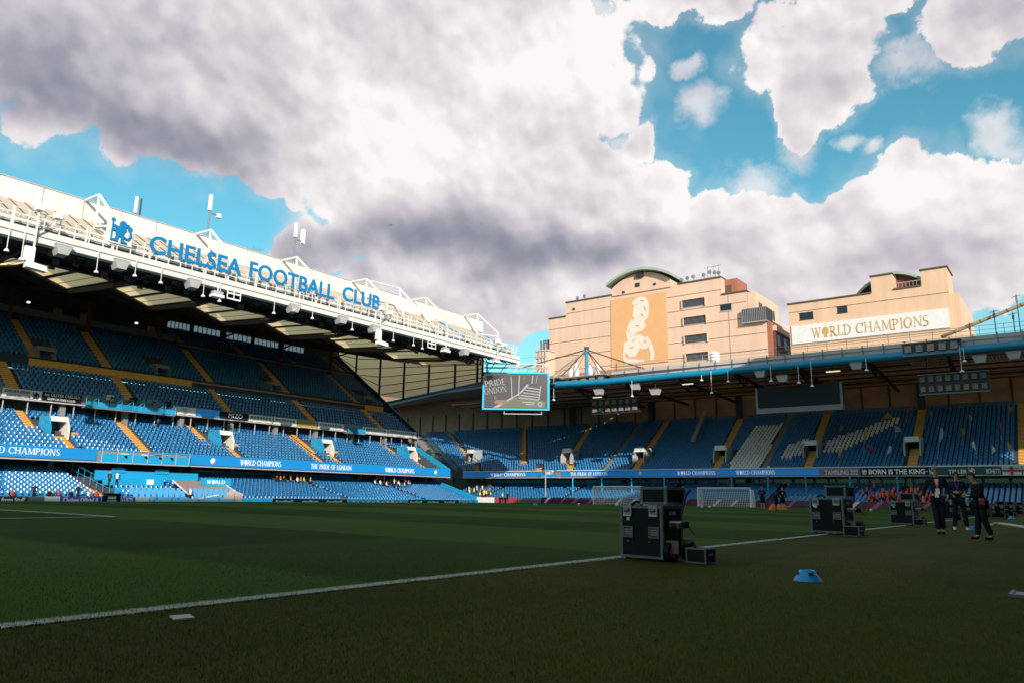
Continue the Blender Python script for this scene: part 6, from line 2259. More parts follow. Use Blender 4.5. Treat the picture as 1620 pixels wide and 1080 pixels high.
# end boards: maroon with slanting strokes
EGB = "maroon boards behind the goals"
x = -74.0
k = 0
names = ["leftmost, in the sunlit corner", "left of the first goal", "behind the left post of the first goal", "behind the right post of the first goal", "between the two goals", "left of the second goal", "behind the second goal", "behind the players in dark kit", "right of the players in dark kit", "left of the nearest trolley of the row", "below the first stewards in orange",
         "below the densest group of orange stewards", "behind the tall man", "behind the man in the cap", "right of the men", "near the right edge", "at the right edge"]
while x < 12 and k < 16:
    g = thing("advertising_board", (x + 2.7, 108.0, 0), "maroon board with slanting pale strokes, " + names[k], "advertising board", EGB)
    box(x + 0.02, x + 5.38, 107.9, 108.02, 0.0, 0.95, m_maroon).build("panel", g)
    for i in range(2):
        xa = x + 0.7 + i * 2.6 + rng.uniform(-0.3, 0.4)
        w_ = rng.uniform(0.35, 0.7)
        MB().prism([(xa, 0.02), (xa + w_, 0.02), (xa + w_ + 1.0, 0.93), (xa + 1.0, 0.93)], fy(107.88), 0.0, 0.019, m_clothw if (i + k) % 3 == 0 else m_pink).build("stroke", g)
    x += 5.4
    k += 1
for k, (a, b, m) in enumerate(((-96.0, -90.2, m_bblue), (-90.0, -84.2, m_text), (-84.0, -79.2, m_clothr), (-79.0, -74.1, m_bgrey))):
    g = thing("advertising_board", ((a + b) / 2, 108.0, 0), ["pale blue board in the sunlit corner of the end stand", "white board in the sunlit corner of the end stand", "red board in the sunlit corner of the end stand", "grey board between the red and the maroon boards"][k], "advertising board")
    box(a, b, 107.9, 108.02, -0.1, 0.85, m).build("panel", g)

# ------------------------------------------------------------------ dugout and tunnel mouth
dg = thing("dugout", (-81, 49, -0.25), "blue dugout with pale blue seats and slanted clear side below the far stand", "dugout")
m_dseat = M("pale_blue_seat", (0.08, 0.36, 0.66), 0.4, var=0.08, vs=2)
sm = None
for r_, (X, z) in enumerate(((-79.9, -0.05), (-80.8, 0.25))):
    for i in range(19):
        y = 41.2 + i * 0.66
        if 46.6 < y < 47.6:
            continue
        if sm is None:
            t_ = MB().hexa([(-0.06, -0.25, 0.4), (0.36, -0.25, 0.36), (0.36, 0.25, 0.36), (-0.06, 0.25, 0.4), (-0.1, -0.25, 0.5), (0.36, -0.25, 0.46), (0.36, 0.25, 0.46), (-0.1, 0.25, 0.5)], m_dseat)
            t_.hexa([(-0.18, -0.26, 0.42), (-0.07, -0.26, 0.42), (-0.07, 0.26, 0.42), (-0.18, 0.26, 0.42), (-0.34, -0.22, 1.15), (-0.24, -0.22, 1.15), (-0.24, 0.22, 1.15), (-0.34, 0.22, 1.15)], m_dseat)
            t_.box(-0.04, 0.04, -0.05, 0.05, 0.0, 0.36, m_grey)
            sm = t_.mesh("dugout_seat")
        inst("dugout_seat", sm, dg, (X, y, z))
MB().box(-81.3, -79.3, 40.6, 53.6, -0.25, -0.06, m_grey).box(-81.4, -80.35, 40.6, 53.6, -0.05, 0.24, m_grey).build("plinth", dg)
MB().box(-82.3, -82.1, 40.0, 46.4, 0.2, 1.35, m_sky).box(-84.8, -84.6, 39.8, 46.6, 1.6, 2.4, m_sky).build("back_panel", dg)
MB().box(-86.6, -84.81, 39.8, 47.6, 2.1, 2.2, m_led).box(-86.8, -86.6, 39.8, 52.0, 2.2, 3.2, m_sky).box(-86.59, -86.5, 41.5, 43.0, 3.0, 3.5, m_sky).box(-86.59, -86.5, 46.5, 48.2, 3.0, 3.5, m_sky).build("tunnel_wall", dg)
MB().hexa([(-79.2, 47.4, 0.1), (-84.2, 47.4, 2.2), (-84.2, 53.6, 2.2), (-80.8, 53.6, 1.0), (-79.2, 47.4, 0.16), (-84.2, 47.4, 2.28), (-84.2, 53.6, 2.28), (-80.8, 53.6, 1.08)], M("clear_pink_sheet", (0.62, 0.47, 0.42), 0.2, trans=((0.7, 0.55, 0.5), 0.5))).build("canopy", dg)
MB().bar((-79.2, 47.4, 0.18), (-84.2, 47.4, 2.3), 0.12, 0.1, m_text).bar((-79.2, 47.4, 0.18), (-80.8, 53.6, 1.1), 0.1, 0.1, m_text).bar((-80.8, 53.6, 1.1), (-84.2, 53.6, 2.3), 0.1, 0.1, m_text).build("canopy_frame", dg)
MB().add([(-79.15, 50.4, -0.2), (-79.15, 53.4, -0.2), (-79.15, 53.4, 0.9), (-79.15, 51.8, 1.3)], [(0, 1, 2, 3)], M("pink_reflecting_panel", (0.55, 0.40, 0.36), 0.3)).build("side_panel", dg)
o = MB().box(-83.0, -82.85, 50.2, 54.2, 1.75, 2.6, m_sky).build("canopy_banner", dg)
put_text("lettering", o, "W@RLD", (-82.84, 50.9, 1.98), YX, ZX, 0.42, m_ledt, width=2.4, serif=True)
o = MB().box(-84.59, -84.52, 44.6, 45.4, 1.75, 2.3, m_text).build("notice", dg)
for i, y in enumerate(np.arange(40.8, 58, 1.9)):
    MB().tube([(-78.9, y, -0.25), (-78.9, y, 0.95)], 0.03, m_grey, 5).build("fence_post", dg)
for i in range(5):
    y = 40.7 + i * 2.4
    box(-79.0, -78.95, y, y + 2.2, -0.2, 0.3, M("clear_blue_sheet", (0.2, 0.5, 0.75), 0.2)).build("fence_panel", dg)
# black pitchside cabinet
yc = yof(173)
cb_ = thing("pitchside_cabinet", (-78.2, yc, -0.25), "black pitchside cabinet with a small lit display between the purple boards", "cabinet")
MB().box(-78.6, -77.9, yc - 0.75, yc + 0.75, 0.55, 0.75, m_black).box(-78.6, -77.9, yc - 0.75, yc - 0.55, -0.25, 0.54, m_black).box(-78.6, -77.9, yc + 0.55, yc + 0.75, -0.25, 0.54, m_black).box(-78.6, -78.4, yc - 0.54, yc + 0.54, -0.25, 0.54, m_bgrey).build("housing", cb_)
MB().box(-78.3, -78.1, yc - 0.4, yc + 0.4, 0.2, 0.42, m_text).box(-78.3, -78.05, yc - 0.45, yc + 0.45, -0.1, 0.1, m_greyl).build("display", cb_)


# ------------------------------------------------------------------ goals
def goal(x, y, label, tilt=0.0):
    z0 = crown(x, y) * 0
    g = thing("football_goal", (x, y, z0), label, "goal", "football goals at the far end")
    for s_ in (-1, 1):
        MB().tube([(x + s_ * 3.72, y, z0), (x + s_ * 3.72, y, z0 + 2.5)], 0.075, m_text, 10).build("post", g)
    MB().tube([(x - 3.72, y, z0 + 2.5), (x + 3.72, y, z0 + 2.5)], 0.075, m_text, 10).build("crossbar", g)
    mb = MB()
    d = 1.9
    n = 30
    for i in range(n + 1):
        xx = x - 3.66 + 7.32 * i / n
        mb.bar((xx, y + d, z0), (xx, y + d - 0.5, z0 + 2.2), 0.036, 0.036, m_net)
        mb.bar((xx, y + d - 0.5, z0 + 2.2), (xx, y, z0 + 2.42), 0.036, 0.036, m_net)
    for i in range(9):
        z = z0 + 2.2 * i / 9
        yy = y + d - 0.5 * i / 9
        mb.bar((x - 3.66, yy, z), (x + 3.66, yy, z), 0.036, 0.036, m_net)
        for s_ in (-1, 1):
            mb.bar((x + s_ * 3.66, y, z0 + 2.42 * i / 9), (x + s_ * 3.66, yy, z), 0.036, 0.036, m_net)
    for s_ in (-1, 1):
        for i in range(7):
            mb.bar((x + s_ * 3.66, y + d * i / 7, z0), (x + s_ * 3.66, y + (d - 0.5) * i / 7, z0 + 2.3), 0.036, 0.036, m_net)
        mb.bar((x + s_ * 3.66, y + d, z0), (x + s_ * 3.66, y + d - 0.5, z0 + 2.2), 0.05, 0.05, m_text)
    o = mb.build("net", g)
    o["kind"] = "stuff"


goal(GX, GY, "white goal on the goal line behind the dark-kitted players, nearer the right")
goal(-51.0, 92.6, "second white goal with a net whitened for sunlight, left of the big black trolley")

# ------------------------------------------------------------------ flags among the seats of the end stand
FL = [(1327, 738, 1327, 707, m_clothy, "small yellow flag left of the pink banner's words"), (1366, 715, 1368, 680, m_clothy, "yellow flag at the foot of the white seats"), (1373, 714, 1376, 704, m_clothr, "small red flag above the letters BORN"), (1398, 732, 1407, 704, m_clothl, "lilac flag leaning right above the word IS"),
      (1327, 690, 1330, 671, m_clothy, "limp yellow flag at the left of the slanting white seats"), (1389, 668, 1404, 652, m_clothy, "large yellow flag spread out over the white seats"), (1416, 690, 1416, 672, m_clothl, "faint lilac flag right of the spread yellow one"), (1434, 664, 1436, 645, m_clothr, "dark red flag left of the yellow stairs"),
      (1473, 664, 1470, 648, m_clothy, "thin yellow flag right of the yellow stairs"), (1483, 723, 1488, 676, m_clothl, "long white and lilac flag right of the gangway mouth"), (1522, 698, 1521, 676, m_clothy, "yellow flag half way up the right block of seats"), (1535, 675, 1533, 655, m_clothl, "pale lilac flag high in the right block of seats"),
      (1546, 722, 1541, 697, m_clothw, "white flag leaning left above the red cross flags"), (1584, 692, 1582, 668, m_clothr, "thin red flag in the upper right block"), (1597, 724, 1594, 700, m_clothy, "yellow and green flag near the right picture edge"), (1595, 663, 1596, 641, m_clothy, "tall yellow flag at the top right of the seats"),
      (1570, 725, 1569, 705, m_clothw, "small white flag near the lower right seats"), (1313, 724, 1312, 700, m_clothl, "small lilac flag in the white seats by the gangway")]
for px, pyb, px1, pyt, m, lab in FL:
    s_, t_ = rake_at(px, pyb)
    zb_ = N2["z0"] + (t_ - 114.6) * 0.525 + 0.35
    qt = ony(px1, pyt, t_ - 0.3)
    g = thing("flag", (s_, t_, zb_), lab, "flag", "flags planted among the end stand seats")
    p0, p1 = np.array([s_, t_, zb_]), np.array([qt[0], t_ - 0.3, qt[2]])
    MB().tube([p0, p1], 0.03, m_greyl, 5).build("pole", g)
    L = np.linalg.norm(p1 - p0)
    wide = 0.95 if "spread" in lab or "red flag above" in lab else 0.42
    vs, fs = [], []
    nn = 6
    for i in range(nn + 1):
        f = 1 - 0.72 * i / nn
        p = p0 + (p1 - p0) * f
        for j in range(4):
            w = wide * (j / 3) * (0.55 + 0.5 * math.sin(i * 0.9 + 0.4))
            vs.append((p[0] + w * (0.8 if "leaning left" not in lab else -0.8), p[1] - 0.06 + 0.10 * math.sin(j * 2 + i), p[2] - w * 0.55))
    for i in range(nn):
        for j in range(3):
            a = i * 4 + j
            fs.append((a, a + 4, a + 5, a + 1))
    MB().add(vs, fs, m, True).build("cloth", g)


# ------------------------------------------------------------------ people
def skin_mesh(name, nodes, edges, root, m, sub=1, mat_by=None):
    keys = list(nodes)
    me = bpy.data.meshes.new(name)
    me.from_pydata([nodes[k][0] for k in keys], [(keys.index(a), keys.index(b)) for a, b in edges], [])
    o = bpy.data.objects.new(name, me)
    COL.objects.link(o)
    md = o.modifiers.new("s", "SKIN")
    md.use_smooth_shade = True
    for i, k in enumerate(keys):
        r = nodes[k][1]
        me.skin_vertices[0].data[i].radius = r if isinstance(r, tuple) else (r, r)
        me.skin_vertices[0].data[i].use_root = k == root
    if sub:
        d2 = o.modifiers.new("u", "SUBSURF")
        d2.levels = d2.render_levels = sub
    dg_ = bpy.context.evaluated_depsgraph_get()
    dg_.update()
    out = bpy.data.meshes.new_from_object(o.evaluated_get(dg_))
    bpy.data.objects.remove(o)
    bpy.data.meshes.remove(me)
    out.name = name
    out.materials.clear()
    ms = m if isinstance(m, list) else [m]
    for x in ms:
        out.materials.append(x)
    if mat_by:
        for p in out.polygons:
            p.material_index = mat_by(p.center)
    for p in out.polygons:
        p.use_smooth = True
    return out


def add_child(name, me, parent):
    o = bpy.data.objects.new(name, me)
    COL.objects.link(o)
    o.parent = parent
    return o


def hand(nodes, edges, wr, d, side, upv, curl=0.5, tag_=""):
    """palm, four unequal fingers and a thumb from the side of the palm"""
    d = Vector(d).normalized()
    sd = Vector(side).normalized()
    n = Vector(upv).normalized()
    w = Vector(wr)
    pk = "palm" + tag_
    nodes[pk] = (tuple(w + d * 0.055), (0.034, 0.02))
    edges.append(("wrist" + tag_, pk))
    for i, (off, L) in enumerate(((0.030, 0.070), (0.010, 0.080), (-0.010, 0.074), (-0.029, 0.058))):
        a, b, c = f"f{i}a{tag_}", f"f{i}b{tag_}", f"f{i}c{tag_}"
        base = w + d * 0.098 + sd * off
        nodes[a] = (tuple(base), 0.0105)
        nodes[b] = (tuple(base + d * L * 0.5 - n * L * 0.25 * curl), 0.0095)
        nodes[c] = (tuple(base + d * L * (0.95 - 0.35 * curl) - n * L * 0.75 * curl), 0.008)
        edges += [(pk, a), (a, b), (b, c)]
    nodes["t1" + tag_] = (tuple(w + d * 0.05 + sd * 0.045), 0.012)
    nodes["t2" + tag_] = (tuple(w + d * 0.095 + sd * 0.062 - n * 0.02 * curl), 0.010)
    edges += [(pk, "t1" + tag_), ("t1" + tag_, "t2" + tag_)]


def person(loc, rz, H, label, J, skin, top, legs, shoe, hairm, group=None, shortsleeve=False, cap=False, shorts=False, head_t=(0, 0.0)):
    """J gives joints of a 1.80 m figure that faces +y; scaled to height H"""
    k = H / 1.80
    g = thing("person", loc, label, "person", group, rz)
    N = {}

    def P(a, b, c):
        return (a * k, b * k, c * k)

    hx, hy = head_t
    base = {"pelvis": ((0, 0, 0.97), (0.135, 0.10)), "spine": ((0, 0.01, 1.15), (0.125, 0.095)), "chest": (J.get("chest", (0, 0.0, 1.36)), (0.155, 0.105)), "nb": (J.get("nb", (0, -0.005, 1.50)), 0.065), "neck": (J.get("neck", (0, 0.015, 1.56)), 0.052)}
    nk = base["neck"][0]
    base["jaw"] = ((nk[0] + hx * 0.5, nk[1] + 0.035 + hy * 0.5, nk[2] + 0.055), (0.060, 0.070))
    base["head"] = ((nk[0] + hx, nk[1] + 0.025 + hy, nk[2] + 0.135), (0.076, 0.092))
    base["crown"] = ((nk[0] + hx, nk[1] + 0.012 + hy, nk[2] + 0.205), (0.056, 0.066))
    for s_, t_ in ((1, "R"), (-1, "L")):
        base["sh" + t_] = (J.get("sh" + t_, (0.185 * s_, -0.005, 1.455)), 0.062)
        base["el" + t_] = (J["el" + t_], 0.044)
        base["wrist" + t_] = (J["wr" + t_], 0.029)
        base["hip" + t_] = ((0.09 * s_, 0, 0.93), 0.098)
        base["kn" + t_] = (J["kn" + t_], 0.060)
        base["an" + t_] = (J["an" + t_], 0.042)
        a = J["an" + t_]
        f = J.get("toe" + t_, (a[0], a[1] + 0.15, 0.035))
        base["toe" + t_] = (f, 0.035)
    E_ = [("pelvis", "spine"), ("spine", "chest"), ("chest", "nb"), ("nb", "neck"), ("neck", "jaw"), ("jaw", "head"), ("head", "crown")]
    for t_ in "RL":
        E_ += [("chest", "sh" + t_), ("sh" + t_, "el" + t_), ("el" + t_, "wrist" + t_), ("pelvis", "hip" + t_), ("hip" + t_, "kn" + t_), ("kn" + t_, "an" + t_), ("an" + t_, "toe" + t_)]
    nodes = {a: (b[0], b[1]) for a, b in base.items()}
    for s_, t_ in ((1, "R"), (-1, "L")):
        wv, ev = Vector(base["wrist" + t_][0]), Vector(base["el" + t_][0])
        d = (wv - ev)
        hand(nodes, E_, wv, d, J.get("thumb" + t_, (-s_ * 0.2, 1, 0)), J.get("hup" + t_, (s_, 0, 0.2)), 0.6, t_)

    def sc_(nd_, grow=0.0):
        return {a: (P(*p), tuple(x * k + grow for x in r) if isinstance(r, tuple) else r * k + grow) for a, (p, r) in nd_.items()}

    add_child("body", skin_mesh("body", sc_(nodes), E_, "pelvis", skin), g)
    # clothes follow the same joints, a little larger, and end at neck, cuff and hem
    up_keys = ["pelvis", "spine", "chest", "nb"]
    jn = {a: base[a] for a in up_keys}
    jn["hem"] = ((0, 0.0, 0.86), (0.150, 0.115))
    je = [("hem", "pelvis"), ("pelvis", "spine"), ("spine", "chest"), ("chest", "nb")]
    for t_ in "RL":
        jn["sh" + t_] = base["sh" + t_]
        jn["el" + t_] = base["el" + t_]
        je += [("chest", "sh" + t_), ("sh" + t_, "el" + t_)]
        if not shortsleeve:
            w, e_ = Vector(base["wrist" + t_][0]), Vector(base["el" + t_][0])
            jn["cuff" + t_] = (tuple(e_ + (w - e_) * 0.95), 0.036)
            je.append(("el" + t_, "cuff" + t_))
    add_child("jacket" if not shortsleeve else "shirt", skin_mesh("jacket", sc_(jn, 0.020), je, "pelvis", top), g)
    tn = {"pelvis": ((0, 0, 0.95), (0.135, 0.10))}
    te = []
    for t_ in "RL":
        tn["hip" + t_] = base["hip" + t_]
        tn["kn" + t_] = (base["kn" + t_][0], 0.066)
        te += [("pelvis", "hip" + t_), ("hip" + t_, "kn" + t_)]
        if not shorts:
            a, n_ = Vector(base["an" + t_][0]), Vector(base["kn" + t_][0])
            tn["an" + t_] = (tuple(n_ + (a - n_) * 0.97), 0.056)
            te.append(("kn" + t_, "an" + t_))
    add_child("shorts" if shorts else "trousers", skin_mesh("trousers", sc_(tn, 0.018), te, "pelvis", legs), g)
    for t_ in "RL":
        a, f = Vector(base["an" + t_][0]), Vector(base["toe" + t_][0])
        fd = Vector((f.x - a.x, f.y - a.y, 0)).normalized()
        sn = {"heel": ((a.x - fd.x * 0.05, a.y - fd.y * 0.05, 0.045), 0.044), "mid": ((a.x + fd.x * 0.07, a.y + fd.y * 0.07, 0.048), 0.048), "tip": ((a.x + fd.x * 0.19, a.y + fd.y * 0.19, 0.034), 0.034), "ankle": ((a.x, a.y, 0.10), 0.052)}
        add_child("shoe", skin_mesh("shoe", sc_(sn), [("heel", "mid"), ("mid", "tip"), ("heel", "ankle")], "heel", shoe), g)
    # hair or cap, nose, ears, eyes
    hc = Vector(base["head"][0])
    hb = MB()
    prof = []
    nlat, nlon = 6, 14
    vs, fs = [], []
    for i in range(nlat + 1):
        th = math.radians(5 + i * (17.5 if not cap else 14.5))
        for j in range(nlon):
            ph = 2 * PI * j / nlon
            front = max(0.0, math.sin(ph))
            t2 = th * (1 - 0.42 * front * (i / nlat))
            vs.append(P(hc.x + 0.094 * math.sin(t2) * math.cos(ph), hc.y - 0.008 + 0.112 * math.sin(t2) * math.sin(ph), hc.z + 0.012 + 0.118 * math.cos(t2)))
    for i in range(nlat):
        for j in range(nlon):
            fs.append((i * nlon + j, (i + 1) * nlon + j, (i + 1) * nlon + (j + 1) % nlon, i * nlon + (j + 1) % nlon))
    fs.append(tuple(range(nlon)))
    hb.add(vs, fs, hairm, True)
    if cap:
        hb.hexa([P(hc.x - 0.075, hc.y + 0.085, hc.z + 0.035), P(hc.x + 0.075, hc.y + 0.085, hc.z + 0.035), P(hc.x + 0.05, hc.y + 0.19, hc.z + 0.01), P(hc.x - 0.05, hc.y + 0.19, hc.z + 0.01),
                 P(hc.x - 0.075, hc.y + 0.085, hc.z + 0.05), P(hc.x + 0.075, hc.y + 0.085, hc.z + 0.05), P(hc.x + 0.05, hc.y + 0.19, hc.z + 0.02), P(hc.x - 0.05, hc.y + 0.19, hc.z + 0.02)], hairm)
    hb.build("cap" if cap else "hair", g, local=True)
    nb = MB().add([P(hc.x - 0.014, hc.y + 0.088, hc.z - 0.035), P(hc.x + 0.014, hc.y + 0.088, hc.z - 0.035), P(hc.x, hc.y + 0.118, hc.z - 0.030), P(hc.x, hc.y + 0.094, hc.z + 0.02)], [(0, 1, 2), (0, 2, 3), (1, 3, 2)], skin)
    nb.build("nose", g, local=True)
    for s_ in (-1, 1):
        MB().lathe([(0, -0.03), (0.016, -0.015), (0.02, 0.012), (0.0, 0.032)], P(hc.x + s_ * 0.083, hc.y - 0.005, hc.z - 0.015), skin, 8).build("ear", g, local=True)
        MB().box(P(hc.x + s_ * 0.03 - 0.012, 0, 0)[0], P(hc.x + s_ * 0.03 + 0.012, 0, 0)[0], (hc.y + 0.084) * k, (hc.y + 0.094) * k, (hc.z - 0.003) * k, (hc.z + 0.009) * k, m_black).build("eye", g, local=True)
    MB().box((hc.x - 0.024) * k, (hc.x + 0.024) * k, (hc.y + 0.080) * k, (hc.y + 0.094) * k, (hc.z - 0.062) * k, (hc.z - 0.054) * k, m_clothr if skin is m_skin else m_black).build("mouth", g, local=True)
    return g, P


def face_cam(x, y, extra=0.0):
    """rotation that turns +y of a figure at (x, y) towards the lens, plus extra (positive = to the left of the picture... counter-clockwise)"""
    return math.atan2(-y, -x) - PI / 2 + extra


men = []
mA = onz(1489, 844)
mB_ = onz(1521, 838)
mC = onz(1557, 853)
hA = float(ony(1489, 738, mA[1])[2])
hB = float(ony(1521, 746, mB_[1])[2])
hC = float(ony(1540, 745, mC[1])[2])
stand = {"knR": (0.10, 0.015, 0.51), "knL": (-0.10, 0.015, 0.51), "anR": (0.09, -0.02, 0.085), "anL": (-0.09, -0.02, 0.085)}
JA = dict(stand)
JA.update({"elR": (0.30, -0.04, 1.19), "wrR": (0.36, 0.06, 0.98), "elL": (-0.27, -0.03, 1.18), "wrL": (-0.23, 0.16, 1.02), "knR": (0.075, 0.03, 0.51), "knL": (-0.075, -0.02, 0.51), "anR": (0.06, 0.06, 0.085), "anL": (-0.06, -0.08, 0.10)})
g1, P1_ = person((mA[0], mA[1], 0), face_cam(mA[0], mA[1], 0.1), hA, "tall man in dark suit with red lanyard and white passes, leftmost of three men", JA, m_skin, m_navycl, m_navycl, m_black, m_hairg, head_t=(0.01, 0.01))
st = MB()
for s_ in (-1, 1):
    st.bar(P1_(s_ * 0.055, 0.10, 1.47), P1_(0.0, 0.150, 1.20), 0.022, 0.006, m_orange, upv=(0, 1, 0))
st.build("lanyard", g1, local=True)
MB().box(-0.05 * hA / 1.8, 0.05 * hA / 1.8, 0.150 * hA / 1.8, 0.158 * hA / 1.8, 1.06 * hA / 1.8, 1.21 * hA / 1.8, m_text).build("pass", g1, local=True)
MB().box(-0.02 * hA / 1.8, 0.075 * hA / 1.8, 0.160 * hA / 1.8, 0.167 * hA / 1.8, 0.98 * hA / 1.8, 1.11 * hA / 1.8, m_text).build("pass", g1, local=True)
MB().prism([(-0.05, 1.47), (0.05, 1.47), (0.0, 1.30)], lambda a, b, w: P1_(a, w, b), 0.115, 0.126, m_clothw).build("shirt_front", g1, local=True)
JB = dict(stand)
JB.update({"elR": (0.25, -0.02, 1.19), "wrR": (0.09, 0.25, 1.17), "elL": (-0.25, -0.02, 1.19), "wrL": (-0.09, 0.25, 1.17), "neck": (0, 0.03, 1.555), "knR": (0.13, 0.02, 0.51), "knL": (-0.13, 0.02, 0.51), "anR": (0.17, -0.01, 0.085), "anL": (-0.17, -0.01, 0.085),
           "thumbR": (0, 0.2, 1), "thumbL": (0, 0.2, 1)})
g2_, P2_ = person((mB_[0], mB_[1], 0), face_cam(mB_[0], mB_[1], 0.05), hB, "man in dark clothes and white trainers looking at a phone, middle of the three men", JB, m_skin, m_navycl, m_navycl, m_text, m_hair, head_t=(0, 0.035))
st = MB()
for s_ in (-1, 1):
    st.bar(P2_(s_ * 0.05, 0.10, 1.47), P2_(0.0, 0.150, 1.26), 0.016, 0.006, m_purple, upv=(0, 1, 0))
st.build("lanyard", g2_, local=True)
c_ = m_clothl
MB().box(-0.035 * hB / 1.8, 0.035 * hB / 1.8, 0.30 * hB / 1.8, 0.31 * hB / 1.8, 1.15 * hB / 1.8, 1.28 * hB / 1.8, m_black).build("phone_case", g2_, local=True)
JC = dict(stand)
JC.update({"chest": (0, 0.04, 1.34), "nb": (0, 0.07, 1.47), "neck": (0, 0.10, 1.525), "shR": (0.18, 0.03, 1.42), "shL": (-0.18, 0.03, 1.42), "elR": (0.22, 0.06, 1.15), "wrR": (0.07, 0.30, 1.15), "elL": (-0.22, 0.06, 1.15), "wrL": (-0.07, 0.30, 1.15),
           "knR": (0.10, 0.05, 0.51), "knL": (-0.10, -0.02, 0.51), "anR": (0.10, 0.10, 0.085), "anL": (-0.10, -0.16, 0.095), "thumbR": (0, 0.2, 1), "thumbL": (0, 0.2, 1)})
g3, P3_ = person((mC[0], mC[1], 0), face_cam(mC[0], mC[1], -1.15), hC, "man in black with dark cap bent over a phone, rightmost of three men", JC, m_skin, m_blackcl, m_blackcl, m_black, M("dark_cap_cloth", (0.03, 0.028, 0.028), 0.8), cap=True, head_t=(0, 0.05))
MB().box(-0.035 * hC / 1.8, 0.035 * hC / 1.8, 0.36 * hC / 1.8, 0.37 * hC / 1.8, 1.13 * hC / 1.8, 1.27 * hC / 1.8, m_grey).build("phone_case", g3, local=True)
MB().box(-0.2 * hC / 1.8, -0.16 * hC / 1.8, -0.02, 0.09, 0.92 * hC / 1.8, 1.04 * hC / 1.8, m_clothr).build("red_pouch", g3, local=True)

# players and staff further off
far = [(1207, 806, 768, -0.3, "player in dark training kit beside the right post of the goal, hands at the chest", m_skin, m_blackcl, "arms"), (1239, 807, 767, 0.2, "player in dark kit with a pale bib patch, right of the other dark-kitted player", m_skin, m_blackcl, "side"), (1228, 805, 778, 0.9, "staff member stooping between the two dark-kitted players", m_skinb, m_navycl, "side")]
for px, pf, ph, ex_, lab, sk, tp, arm in far:
    D = 58.0
    d = ray(px, pf)
    p = CAMP + d * (D / F_PX)
    zc = crown(float(p[0]), float(p[1]))
    hh = 1.80 if px != 1228 else 1.45
    J = dict(stand)
    if arm == "arms":
        J.update({"elR": (0.26, 0.0, 1.2), "wrR": (0.10, 0.2, 1.28), "elL": (-0.26, 0, 1.2), "wrL": (-0.1, 0.2, 1.30)})
    else:
        J.update({"elR": (0.25, -0.02, 1.17), "wrR": (0.26, 0.06, 0.93), "elL": (-0.25, -0.02, 1.17), "wrL": (-0.26, 0.05, 0.93)})
    gp, Pp = person((float(p[0]), float(p[1]), zc), face_cam(float(p[0]), float(p[1]), ex_), hh, lab, J, sk, tp, m_blackcl, m_black, m_hair, group="players warming up by the goal", shorts=True)
    if px == 1239:
        MB().box(-0.05, 0.05, 0.125, 0.135, 1.25, 1.36, m_hivis).build("bib_patch", gp, local=True)
for k, (px, py) in enumerate(((1222, 803), (1232, 804), (1240, 803))):
    p = CAMP + ray(px, py) * (60.0 / F_PX)
    x, y = float(p[0]), float(p[1])
    mb = MB()
    n0 = 9
    vs = [(x + 0.30 * math.cos(a * 2 * PI / n0) * (1 + 0.2 * math.sin(3 * a)), y + 0.25 * math.sin(a * 2 * PI / n0), crown(x, y) + 0.01) for a in range(n0)] + [(x + 0.2 * math.cos(a * 2 * PI / n0), y + 0.17 * math.sin(a * 2 * PI / n0), crown(x, y) + 0.28 + 0.12 * math.sin(a * 2.2)) for a in range(n0)] + [(x, y, crown(x, y) + 0.48)]
    mb.add(vs, [(a, (a + 1) % n0, n0 + (a + 1) % n0, n0 + a) for a in range(n0)] + [(n0 + a, n0 + (a + 1) % n0, 2 * n0) for a in range(n0)], m_orange if k != 1 else m_clothy, True)
    tag(mb.build("training_bib", at=(x, y, crown(x, y))), ["heap of orange training bibs at the left player's feet", "yellow training bib heap between the players", "heap of orange bibs at the right player's feet"][k], "training bib", "bibs on the grass by the players")

# seated and standing small figures: one continuous body each, four dress variants
SEATN = {"pelvis": ((0, 0, 0.45), 0.14), "spine": ((0, 0.0, 0.66), 0.13), "chest": ((0, 0.03, 0.88), (0.16, 0.12)), "neck": ((0, 0.05, 1.04), 0.055), "head": ((0, 0.07, 1.16), 0.085), "top": ((0, 0.065, 1.25), 0.06),
         "kR": ((0.13, 0.44, 0.50), 0.07), "kL": ((-0.13, 0.44, 0.50), 0.07), "aR": ((0.14, 0.48, 0.10), 0.05), "aL": ((-0.14, 0.46, 0.10), 0.05), "tR": ((0.15, 0.62, 0.05), 0.04), "tL": ((-0.15, 0.6, 0.05), 0.04),
         "sR": ((0.19, 0.03, 0.95), 0.065), "sL": ((-0.19, 0.03, 0.95), 0.065), "eR": ((0.27, 0.10, 0.70), 0.047), "eL": ((-0.27, 0.10, 0.70), 0.047), "wR": ((0.14, 0.34, 0.60), 0.04), "wL": ((-0.14, 0.34, 0.60), 0.04)}
SEATE = [("pelvis", "spine"), ("spine", "chest"), ("chest", "neck"), ("neck", "head"), ("head", "top"), ("pelvis", "kR"), ("pelvis", "kL"), ("kR", "aR"), ("kL", "aL"), ("aR", "tR"), ("aL", "tL"), ("chest", "sR"), ("chest", "sL"), ("sR", "eR"), ("sL", "eL"), ("eR", "wR"), ("eL", "wL")]
